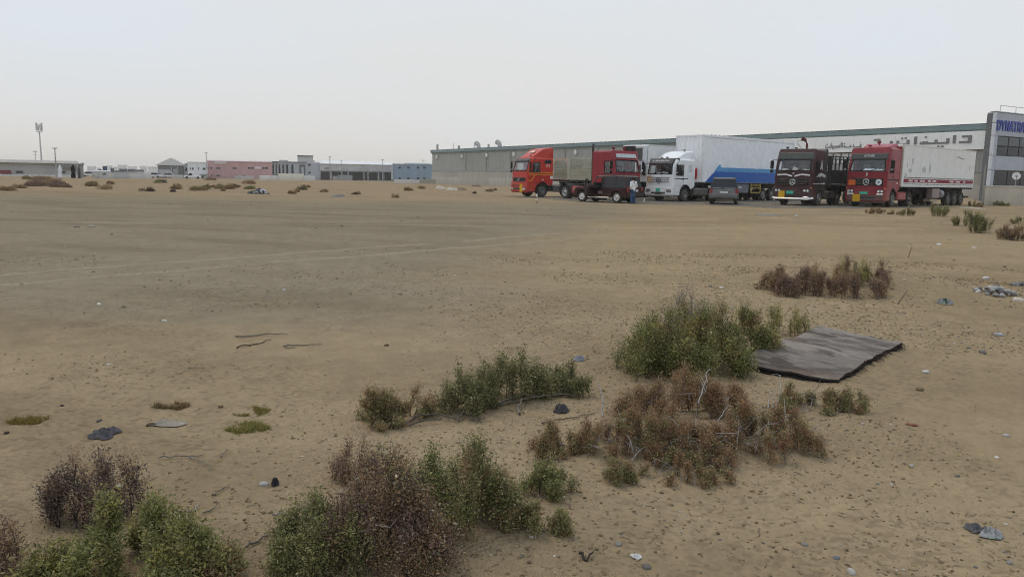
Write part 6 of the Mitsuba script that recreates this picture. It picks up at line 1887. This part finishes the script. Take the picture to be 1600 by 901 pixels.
# forked roots and bare boughs
WOODY = [
    ('tree_root', 'weathered root arching out of the sand under the open grey green bush', [([(620, 668), (655, 657), (690, 655), (718, 660)], .016), ([(640, 668), (672, 663), (700, 660)], .012), ([(600, 672), (622, 668)], .010)], (.22, .19, .15), [0, .04, .03, 0]),
    ('tree_root', 'curled root in the sand between the hedge and the thicket', [([(716, 656), (724, 650), (736, 654), (752, 660)], .014), ([(738, 655), (758, 664)], .009)], (.27, .23, .19), [0, .04, .02, 0]),
    ('tree_root', 'tangle of grey roots laid bare below the sage hedge', [([(760, 636), (800, 628), (850, 625), (900, 622)], .016), ([(812, 650), (810, 640), (822, 630), (850, 624)], .015), ([(850, 622), (878, 617), (905, 618), (928, 614)], .014), ([(780, 634), (830, 630), (870, 630)], .011)], (.34, .30, .26), [0, .03, .05, .01]),
    ('dead_branch', 'bleached forked branch on top of the rust coloured thicket', [([(1088, 678), (1098, 665), (1102, 652), (1108, 648)], .010), ([(1102, 655), (1092, 648), (1087, 650)], .007), ([(1100, 662), (1090, 655)], .006), ([(1103, 652), (1118, 652)], .006)], (.55, .53, .52), [.22, .30, .36, .36]),
    ('dead_branch', 'long bleached bough along the front of the rust coloured thicket', [([(988, 680), (1015, 684), (1040, 694), (1062, 704)], .011), ([(1062, 704), (1085, 712), (1112, 726)], .008), ([(975, 678), (990, 692), (1002, 706)], .008), ([(1066, 704), (1070, 692)], .009), ([(1076, 720), (1075, 706)], .007)], (.50, .48, .45), [.10, .12, .10, .05]),
    ('dead_branch', 'bleached twig pair crossing the right half of the rust coloured thicket', [([(1118, 690), (1132, 678), (1140, 666)], .008), ([(1136, 674), (1155, 682), (1178, 690)], .007)], (.50, .48, .46), [.12, .18, .14, .1]),
    ('dead_branch', 'pale stub branch standing at the left of the rust coloured thicket', [([(942, 656), (940, 640), (934, 628)], .012)], (.50, .48, .46), [.02, .1, .16]),
    ('dead_branch', 'bleached hooked branch above the right half of the rust coloured thicket', [([(1212, 646), (1218, 628), (1216, 616), (1204, 616)], .010), ([(1206, 644), (1210, 630)], .008), ([(1200, 642), (1203, 630)], .008), ([(1228, 662), (1224, 648)], .009)], (.55, .53, .51), [.02, .12, .18, .18]),
    ('dead_branch', 'pale dry twigs curling at the right end of the rust coloured thicket', [([(1265, 644), (1270, 632), (1268, 626)], .009), ([(1260, 662), (1272, 668), (1276, 678)], .008)], (.46, .42, .37), [0, .06, .08]),
    ('dead_branch', 'short bleached fork lying at the lower left of the rust coloured thicket', [([(986, 728), (1002, 718), (1014, 712)], .009), ([(986, 728), (992, 736)], .007)], (.52, .49, .45), [.03, .06, .05]),
    ('dead_branch', 'small bleached knot at the lower front of the rust coloured thicket', [([(1100, 722), (1112, 728), (1114, 734)], .010), ([(1104, 714), (1118, 713)], .006)], (.48, .45, .40), [.02, .03, .02]),
]
for q, (nm, lab, arms, col, zs) in enumerate(WOODY):
    k = thing(nm, lab, 'root' if nm == 'tree_root' else 'branch')
    for j, (pts, r) in enumerate(arms):
        stick(pts, r, col, parent=k, name='limb', seed=31 * q + j, zs=(zs + [zs[-1]] * 4)[:len(pts)], lift=.01)


# ------------------------------------------------------------------ the weathered board
def f_board(p, n, uv):
    u, v = uv.x, uv.y                                    # metres along and across the sheet
    g = mikit.fbm(u * 3.0, v * 6 + 1.5 * mikit.noise(u * 3, v * 3), octaves=4)
    b = mikit.fbm(u * 3.5 + 4, v * 5, octaves=3)
    c = mix((0.146, 0.136, 0.128), (0.085, 0.078, 0.074), smoothstep(0.35, 0.65, g))
    c = mix(c, (0.190, 0.180, 0.172), 0.6 * smoothstep(0.5, 0.68, b))
    c = mix(c, (0.055, 0.05, 0.047), 0.75 * smoothstep(0.60, 0.72, mikit.fbm(u * 5 + 9, v * 8)))
    c = mix(c, (0.16, 0.105, 0.075), 0.35 * smoothstep(0.55, 0.7, mikit.fbm(u * 1.8 + 2, v * 2.5)))
    return c * mi.Color3f(1.14, 1.05, 0.96) * (0.8 + 0.4 * mikit.noise(u * 26, v * 90))


scene['board'] = {'type': 'twosided', 'b': {'type': 'principled', 'base_color': proc(f_board), 'roughness': 0.85, 'specular': 0.12}}
c4 = [G(1157, 578), G(1308, 600), G(1409, 542), G(1276, 517)]
c4 = [np.array([q[0], q[1]]) for q in c4]
nu, nv = 110, 90
uu, vv_ = np.meshgrid(np.linspace(0, 1, nu), np.linspace(0, 1, nv), indexing='ij')
rag = lambda t, s: (meshkit.fbm(np.stack([t * 9, np.full_like(t, s), t * 0], -1), 4, 3) - .5)
U = uu + (rag(vv_, 1.3) * .020 * (1 - uu) + rag(vv_, 7.7) * .05 * uu)
V = vv_ + (rag(uu, 3.1) * .03 * (1 - vv_) + rag(uu, 5.9) * .045 * vv_)
xy = ((1 - U) * (1 - V))[..., None] * c4[0] + (U * (1 - V))[..., None] * c4[1] + (U * V)[..., None] * c4[2] + ((1 - U) * V)[..., None] * c4[3]
su, sv = np.linalg.norm(c4[1] - c4[0]), np.linalg.norm(c4[3] - c4[0])
gr_ = meshkit.fbm(np.stack([uu * su * 3, vv_ * sv * 9, uu * 0], -1), 3, 8) - .5
lump = meshkit.fbm(np.stack([uu * su * 4, vv_ * sv * 5, uu * 0 + 3], -1), 3, 11) - .5
zc = [float(H(*q)) for q in c4]
plane = (1 - uu) * (1 - vv_) * zc[0] + uu * (1 - vv_) * zc[1] + uu * vv_ * zc[2] + (1 - uu) * vv_ * zc[3]
zt_ = np.maximum(plane, H(xy[..., 0], xy[..., 1])) + .050 - .012 * uu + .009 * gr_ + .018 * lump
top_ = np.concatenate([xy, zt_[..., None]], -1)
i, j = np.meshgrid(np.arange(nu - 1), np.arange(nv - 1), indexing='ij')
q4 = np.stack([i * nv + j, (i + 1) * nv + j, (i + 1) * nv + j + 1, i * nv + j + 1], -1).reshape(-1, 4)
bk = thing('wooden_board', 'large grey weathered plywood board lying on the sand by the green bush', 'board')
scene[bk + '__face'] = mikit.ply(tm((top_.reshape(-1, 3), q4)), 'board', smooth=True, uv=np.stack([uu * su, vv_ * sv], -1).reshape(-1, 2))
loop = np.concatenate([top_[:, 0], top_[-1, 1:], top_[-2::-1, -1], top_[0, -2:0:-1]])
cen = top_.mean((0, 1))
for lay, (o0, o1, shrink, c) in enumerate(((0.0, .014, 1.0, (.05, .045, .042)), (.016, .030, .992, (.022, .02, .02)), (.032, .052, .998, (.035, .031, .028)))):
    a_ = cen + (loop - cen) * (shrink, shrink, 1) - (0, 0, o0)
    b_ = cen + (loop - cen) * (shrink, shrink, 1) - (0, 0, o1)
    n_ = len(loop)
    k_ = np.arange(n_)
    q_ = np.stack([k_, (k_ + 1) % n_, n_ + (k_ + 1) % n_, n_ + k_], 1)
    inner_ = cen + (loop - cen) * (.96, .96, 1) - (0, 0, o1)
    inner2 = cen + (loop - cen) * (.96, .96, 1) - (0, 0, o0 + .002)
    v_ = np.vstack([a_, b_, inner_, inner2])
    q_ = np.vstack([q_, np.stack([n_ + k_, n_ + (k_ + 1) % n_, 2 * n_ + (k_ + 1) % n_, 2 * n_ + k_], 1)] + ([np.stack([k_, 3 * n_ + k_, 3 * n_ + (k_ + 1) % n_, (k_ + 1) % n_], 1)] if lay else []))
    put(fresh(bk + '__ply_layer'), tm((v_, q_)), 'cloth', c)
# frayed strands at its right end
st_ = []
rng = np.random.default_rng(5)
for _ in range(70):
    p_ = top_[-1, rng.integers(5, nv - 1)]
    d_ = np.append(rng.normal(size=2) * .03 + (c4[1] - c4[0]) / su * .05, rng.uniform(-.03, .01))
    st_.append(tube(np.array([p_, p_ + d_ * .6 + (0, 0, .008), p_ + d_]), [.004, .003, .001], 4))
put(bk + '__frayed_edge', cat(st_), 'cloth', (.04, .033, .028))
labels[bk + '__frayed_edge'] = {'kind': 'stuff'}


# ------------------------------------------------------------------ stones, rubbish, gravel
def stone_mesh(r, seed, flat=.6, sub=2, rough=.45):
    m = trimesh.creation.icosphere(subdivisions=sub)
    v = m.vertices
    n_ = meshkit.fbm(v * 1.3 + seed * 5.1, 3, seed)
    v = v * (1 - rough / 2 + rough * n_)[:, None] * 1.3
    v = np.sign(v) * np.abs(v) ** .9
    rng = np.random.default_rng(seed)
    sc = np.array([1, rng.uniform(.6, .95), flat])
    v = v * sc * r
    a = rng.uniform(0, 6.28)
    c, s = math.cos(a), math.sin(a)
    m.vertices = np.stack([v[:, 0] * c - v[:, 1] * s, v[:, 0] * s + v[:, 1] * c, v[:, 2]], 1)
    return m


GR1, GR2, WH1, SD1, DK1 = (.20, .19, .175), (.13, .122, .11), (.58, .56, .52), (.27, .215, .145), (.06, .052, .045)
STONES = [
    (966, 851, 9, GR1, 'grey pebble near the bottom centre, the larger one on open sand'), (1010, 887, 10, GR2, 'dark grey stone at the bottom centre'),
    (1257, 850, 7, GR1, 'grey stone right of the bottom centre'), (1307, 872, 7, (.17, .172, .178), 'bluish grey stone near the bottom, right of the plain grey one'),
    (1330, 894, 11, (.34, .33, .29), 'pale greenish stone cut by the bottom edge'), (1572, 680, 6, (.38, .36, .35), 'pale round stone near the right edge'),
    (1446, 582, 7, (.44, .43, .40), 'white topped stone right of the board'), (1437, 608, 8, (.17, .13, .08), 'brown clod of earth right of the board'),
    (1577, 880, 7, GR1, 'grey stone in the bottom right corner'), (1496, 744, 5, GR2, 'dark pebble in the sand right of the middle'),
    (832, 838, 9, (.46, .43, .38), 'angular pale stone at the foot of the low olive bush'), (412, 757, 10, (.30, .29, .27), 'pale grey stone beside a dark one left of the thicket'),
    (236, 665, 9, (.09, .075, .05), 'dark stone left of the flat grey slab'), (155, 659, 6, GR2, 'small dark stone above the dark rag'),
    (604, 540, 5, (.12, .08, .05), 'small brown stone on the clay above the open bush'), (1110, 448, 4, GR2, 'dark pebble behind the wide green bush'),
    (1127, 451, 5, (.55, .5, .44), 'white pebble behind the wide green bush'), (1376, 434, 5, (.46, .40, .32), 'pale flat stone right of the dry bush on the mound'),
    (1591, 470, 9, (.56, .50, .45), 'pinkish block of rubble at the right edge'), (1540, 436, 6, (.52, .50, .49), 'flat white chip above the rubble patch'),
    (1560, 524, 8, (.34, .34, .34), 'flat grey chip right of the board'), (1535, 551, 7, (.17, .16, .15), 'dark flat lump below the flat grey chip'),
    (10, 678, 5, DK1, 'small dark stone at the left edge below the yellow grass'), (97, 633, 4, DK1, 'tiny dark stone above the yellow grass tuft near the left edge'),
    (345, 636, 5, (.12, .085, .06), 'brown clod beside the faint yellow grass'), (1467, 383, 5, (.62, .60, .56), 'white chip on the open ground right of the mound'),
    (1522, 388, 4, (.5, .45, .38), 'cream chip right of the white chip on the open ground'), (1244, 338, 4, (.46, .46, .45), 'pale chip in front of the maroon tractor unit'),
    (155, 475, 5, (.60, .58, .52), 'white chip on the grey clay at the left'), (257, 500, 5, (.58, .56, .51), 'second white chip on the grey clay, further right'),
    (170, 568, 4, (.56, .54, .49), 'white chip on the clay below the first two'), (143, 355, 6, (.33, .30, .25), 'pale stone lying far out on the grey clay'),
    (120, 355, 5, (.22, .2, .17), 'dark stone left of the pale one far out on the clay'), (444, 454, 5, (.44, .43, .38), 'pale chip near the lower wheel track'),
    (918, 561, 4, (.2, .17, .12), 'small stone right of the blue scrap'), (690, 600, 4, (.2, .16, .11), 'small stone behind the sage hedge'),
    (866, 870, 4, (.40, .37, .30), 'cream pebble below the low olive bush'), (1210, 668, 4, (.36, .32, .28), 'pale pebble at the right foot of the rust thicket'),
    (1062, 800, 5, (.30, .27, .22), 'sand coloured pebble in front of the rust thicket'), (1103, 763, 4, (.45, .40, .30), 'cream flake in front of the rust thicket'),
    (1424, 727, 5, (.36, .33, .31), 'pale pebble on the gravelly sand at the right'), (1393, 757, 4, (.5, .47, .42), 'white pebble left of the dark pebble at the right'),
    (1557, 716, 4, (.6, .57, .5), 'white pebble near the right edge above the plastic sheet'), (1348, 600 + 62, 4, (.32, .29, .27), 'grey pebble below the sparse olive shrub'),
]
for q, (u, v, hw, c, lab) in enumerate(STONES):
    m = px(u, v)
    g = G(u, v)
    r = hw * m * .60
    k = thing('stone', lab, 'stone')
    put(k, move(stone_mesh(r, 40 + q, .55), (g[0], g[1], float(H(g[0], g[1], True)) + r * .22)), 'rock', c, 40)

# crumpled rags and plastic: thin wrinkled sheets
def rag_sheet(u, v, hw, hh, col, name, lab, cat_, seed, lift=.05, col2=None, n=34):
    m = px(u, v)
    g = G(u, v)
    rng = np.random.default_rng(seed)
    a, b = np.meshgrid(np.linspace(-1, 1, n), np.linspace(-1, 1, n), indexing='ij')
    ed = 1 + .9 * (meshkit.fbm(np.stack([np.arctan2(b, a) * 1.4, a * 0 + seed, a * 0], -1), 3, seed) - .5)
    k = np.maximum(np.abs(a), np.abs(b))
    rr_ = np.hypot(a, b) + 1e-9
    a2, b2 = a * k / rr_ * ed, b * k / rr_ * ed
    x = g[0] + a2 * hw * m
    y = g[1] + b2 * hh * m
    w = np.abs(meshkit.fbm(np.stack([a * 2.2 + seed, b * 1.6, a * 0], -1), 4, seed) - .5) * 2
    z = H(x, y, True) + .006 + lift * np.clip(1 - k ** 4, 0, 1) * np.clip(.75 - 1.5 * w, 0.02, 1)
    i, j = np.meshgrid(np.arange(n - 1), np.arange(n - 1), indexing='ij')
    q_ = np.stack([i * n + j, (i + 1) * n + j, (i + 1) * n + j + 1, i * n + j + 1], -1).reshape(-1, 4)
    key = thing(name, lab, cat_)
    cc = np.broadcast_to(np.asarray(col, float), (n * n, 3))
    if col2 is not None:
        t = (meshkit.noise(np.stack([a * 1.5 + seed, b * 1.5, a * 0], -1), 3).reshape(-1, 1) > .5)
        cc = np.where(t, np.asarray(col2), cc)
    M = tm((np.stack([x, y, z], -1).reshape(-1, 3), q_))
    scene[key] = mikit.ply(M, 'rock', smooth=True, uv=pack_rows(cc))
    return key


rag_sheet(163, 680, 19, 22, (.095, .092, .098), 'rag', 'dark blue grey rag spread on the sand at the left', 'rag', 3, .05)
rag_sheet(262, 661, 22, 20, (.27, .245, .20), 'slab', 'flat pale grey slab half buried in the sand', 'slab', 5, .018)
rag_sheet(876, 643, 11, 14, (.075, .072, .075), 'bag', 'crumpled black bag below the sage hedge', 'bag', 7, .06)
rag_sheet(905, 563, 8, 10, (.27, .275, .30), 'plastic_scrap', 'bluish white plastic scrap behind the sage hedge', 'scrap', 9, .05)
rag_sheet(1521, 829, 11, 14, (.12, .12, .125), 'plastic_sheet', 'dark end of the crumpled grey plastic at the right', 'plastic', 11, .03)
rag_sheet(1548, 838, 17, 16, (.30, .30, .31), 'plastic_sheet', 'silvery crumpled plastic lying on the gravel at the right', 'plastic', 13, .04, (.15, .15, .155))
rag_sheet(994, 871, 8, 7, (.62, .61, .60), 'paper_scrap', 'white scrap of paper near the bottom centre', 'scrap', 15, .02)
rag_sheet(1424, 664, 10, 4, (.26, .10, .07), 'cloth_scrap', 'faded red strip of cloth on the sand at the right', 'scrap', 17, .012)
rag_sheet(1475, 474, 9, 12, (.075, .073, .085), 'rag', 'dark crumpled rag on the sand right of the mound', 'rag', 19, .08, (.22, .22, .23))
rag_sheet(430, 757, 7, 9, (.045, .045, .05), 'rag', 'small black scrap beside the pale grey stone', 'rag', 23, .04)
rag_sheet(875, 699, 7, 7, (.42, .42, .44), 'paper_scrap', 'pale scrap under the flat brown sprig bush', 'scrap', 25, .02)
rag_sheet(1202, 336, 18, 26, (.24, .225, .20), 'slab', 'flat grey sheet lying before the maroon tractor unit', 'slab', 27, .05)
rag_sheet(1522, 325.5, 10, 30, (.38, .34, .27), 'slab', 'pale flat slab at the foot of the boundary wall', 'slab', 29, .10)
rag_sheet(529, 307.5, 8, 26, (.20, .20, .20), 'tyre_scrap', 'grey lump lying alone on the flat before the bank', 'scrap', 31, .22)
for q, (u, v, hw, c, lab) in enumerate(((688, 294.2, 7, (.55, .50, .42), 'pale flat rubble before the warehouse, left of the row'), (706, 296, 9, (.50, .45, .37), 'pale flat rubble before the warehouse, second of the row'),
                                        (721, 297, 8, (.22, .17, .12), 'brown plank heap before the warehouse'), (744, 291.5, 8, (.16, .11, .08), 'dark rusty scrap leaning by the warehouse plinth'))):
    rag_sheet(u, v, hw, hw * 4, c, 'rubble', lab, 'rubble', 50 + q, .35)


def heap(name, lab, cat_, u, v, hw, hh, n, rmax, cols, seed, part='piece'):
    m = px(u, v)
    g = G(u, v)
    rng = np.random.default_rng(seed)
    k = thing(name, lab, cat_)
    rest = []
    for i in range(n):
        a, q_ = rng.uniform(0, 6.28), rng.random() ** .8
        x, y = g[0] + hw * m * q_ * math.cos(a), g[1] + hw * m * .8 * q_ * math.sin(a)
        r = rmax * rng.uniform(.25, 1) * m
        z = float(H(x, y)) + hh * m * max(0, 1 - q_) * rng.uniform(.4, 1) + r * .3
        mm = move(stone_mesh(r, seed + i, .7, 1, .7), (x, y, z))
        c = np.array(cols[rng.integers(len(cols))]) * rng.uniform(.7, 1.2)
        put(fresh(k + '__' + part), mm, 'rock', c, False)


heap('rubbish_heap', 'low heap of grey rubbish and white scraps on the far bank', 'rubbish heap', 405, 303, 13, 8, 46, 3.2, [(.18, .18, .19), (.13, .13, .14), (.10, .10, .11), (.45, .45, .48)], 800)
heap('rubble_patch', 'patch of grey broken rubble near the right edge', 'rubble', 1556, 458, 26, 10, 90, 3.6, [(.36, .355, .34), (.26, .255, .25), (.44, .43, .40), (.18, .17, .16)], 900)
heap('rubble_patch', 'dark scattered rubble at the very right edge above the pinkish block', 'rubble', 1596, 446, 16, 4, 30, 3.0, [(.25, .245, .24), (.17, .165, .16)], 950)


# gravel and clods: countless, one mesh
def gravel():
    rng = np.random.default_rng(77)
    octa = trimesh.creation.icosphere(subdivisions=0)
    V, F, C = [], [], []
    n = 40000
    r = 2.4 + (16 - 2.4) * rng.random(n * 3) ** 1.35
    th = np.radians(rng.uniform(-37, 37, n * 3))
    x, y = r * np.sin(th), r * np.cos(th)
    dens = meshkit.fbm(np.stack([x / 1.4, y / 1.4, x * 0], -1), 3, 12)
    side = np.clip(.5 + .12 * x, .25, 1.25)
    keep = rng.random(n * 3) < np.clip((dens - .43 + .04 * np.clip(x, 0, 1.5)) * 4.5, .02, 1) * side * .75
    x, y, r = x[keep][:n], y[keep][:n], r[keep][:n]
    n = len(x)
    size = .0016 + .0068 * rng.random(n) ** 3.0
    size *= .7 + r / 9
    z = H(x, y, True) + size * .18
    sc = np.stack([size * rng.uniform(.7, 1.5, n), size * rng.uniform(.7, 1.3, n), size * rng.uniform(.35, .7, n)], 1)
    rot = rng.uniform(0, 6.28, n)
    ov = octa.vertices[None] * rng.uniform(.75, 1.25, (n, len(octa.vertices), 1)) * sc[:, None]
    c, s = np.cos(rot)[:, None], np.sin(rot)[:, None]
    v = np.stack([ov[..., 0] * c - ov[..., 1] * s, ov[..., 0] * s + ov[..., 1] * c, ov[..., 2]], -1) + np.stack([x, y, z], 1)[:, None]
    f = octa.faces[None] + (np.arange(n) * len(octa.vertices))[:, None, None]
    pal = np.array([(.25, .188, .105), (.19, .142, .082), (.13, .10, .064), (.15, .145, .135), (.40, .36, .29)])
    ci = rng.choice(5, n, p=[.44, .32, .17, .05, .02])
    cols = pal[ci] * rng.uniform(.8, 1.2, n)[:, None]
    k = 'gravel'
    scene[k] = mikit.ply(tm((v.reshape(-1, 3), f.reshape(-1, 3))), 'rock', smooth=False, uv=pack_rows(np.repeat(cols, len(octa.vertices), 0)))
    labels[k] = {'kind': 'stuff', 'label': 'small clods and gravel strewn over the sand'}


gravel()


def litter():
    """dry straws and crumbs of twig strewn between the bushes"""
    rng = np.random.default_rng(91)
    ms, n = [], 420
    for i in range(n):
        u, v = rng.uniform(60, 1560), rng.uniform(500, 895)
        d_ = ray(u, v)
        p_ = d_ * (1.45 / -d_[2])
        a, L = rng.uniform(0, 6.28), rng.uniform(.01, .055)
        t = np.array([-.5, 0, .5])
        xs, ys = p_[0] + t * L * math.cos(a), p_[1] + t * L * math.sin(a)
        zs = H(xs, ys, True) + .004
        ms.append(tube(np.stack([xs, ys + rng.normal(size=3) * .004, zs], 1), rng.uniform(.0007, .0017), 4))
    k = 'twig_litter'
    put(k, cat(ms), 'wood', (.17, .135, .095))
    labels[k] = {'kind': 'stuff', 'label': 'dry twig litter scattered over the sand'}


litter()
# far chips and crumbs on the flat
rng = np.random.default_rng(17)
ms, cc = [], []
for i in range(130):
    u, v = rng.uniform(0, 1600), 300 + 200 * rng.random() ** 1.5
    d_ = ray(u, v)
    p_ = d_ * (1.45 / -d_[2])
    if p_[1] > 60 or (p_[0] > 2 and p_[1] > 44):
        continue
    r = rng.uniform(.008, .022) * (1 + p_[1] / 30)
    m_ = move(stone_mesh(r, 1200 + i, .5, 0, .6), (p_[0], p_[1], float(H(p_[0], p_[1], True)) + r * .15))
    ms.append(m_)
    cc.append(np.repeat(np.array([[(.44, .42, .37), (.15, .125, .095), (.26, .225, .165)][rng.integers(3)]]) * rng.uniform(.7, 1.1), len(m_.vertices), 0))
scene['stone_chips'] = mikit.ply(cat(ms), 'rock', smooth=False, uv=pack_rows(np.vstack(cc)))
labels['stone_chips'] = {'kind': 'stuff', 'label': 'pale and dark stone chips scattered over the open flat'}
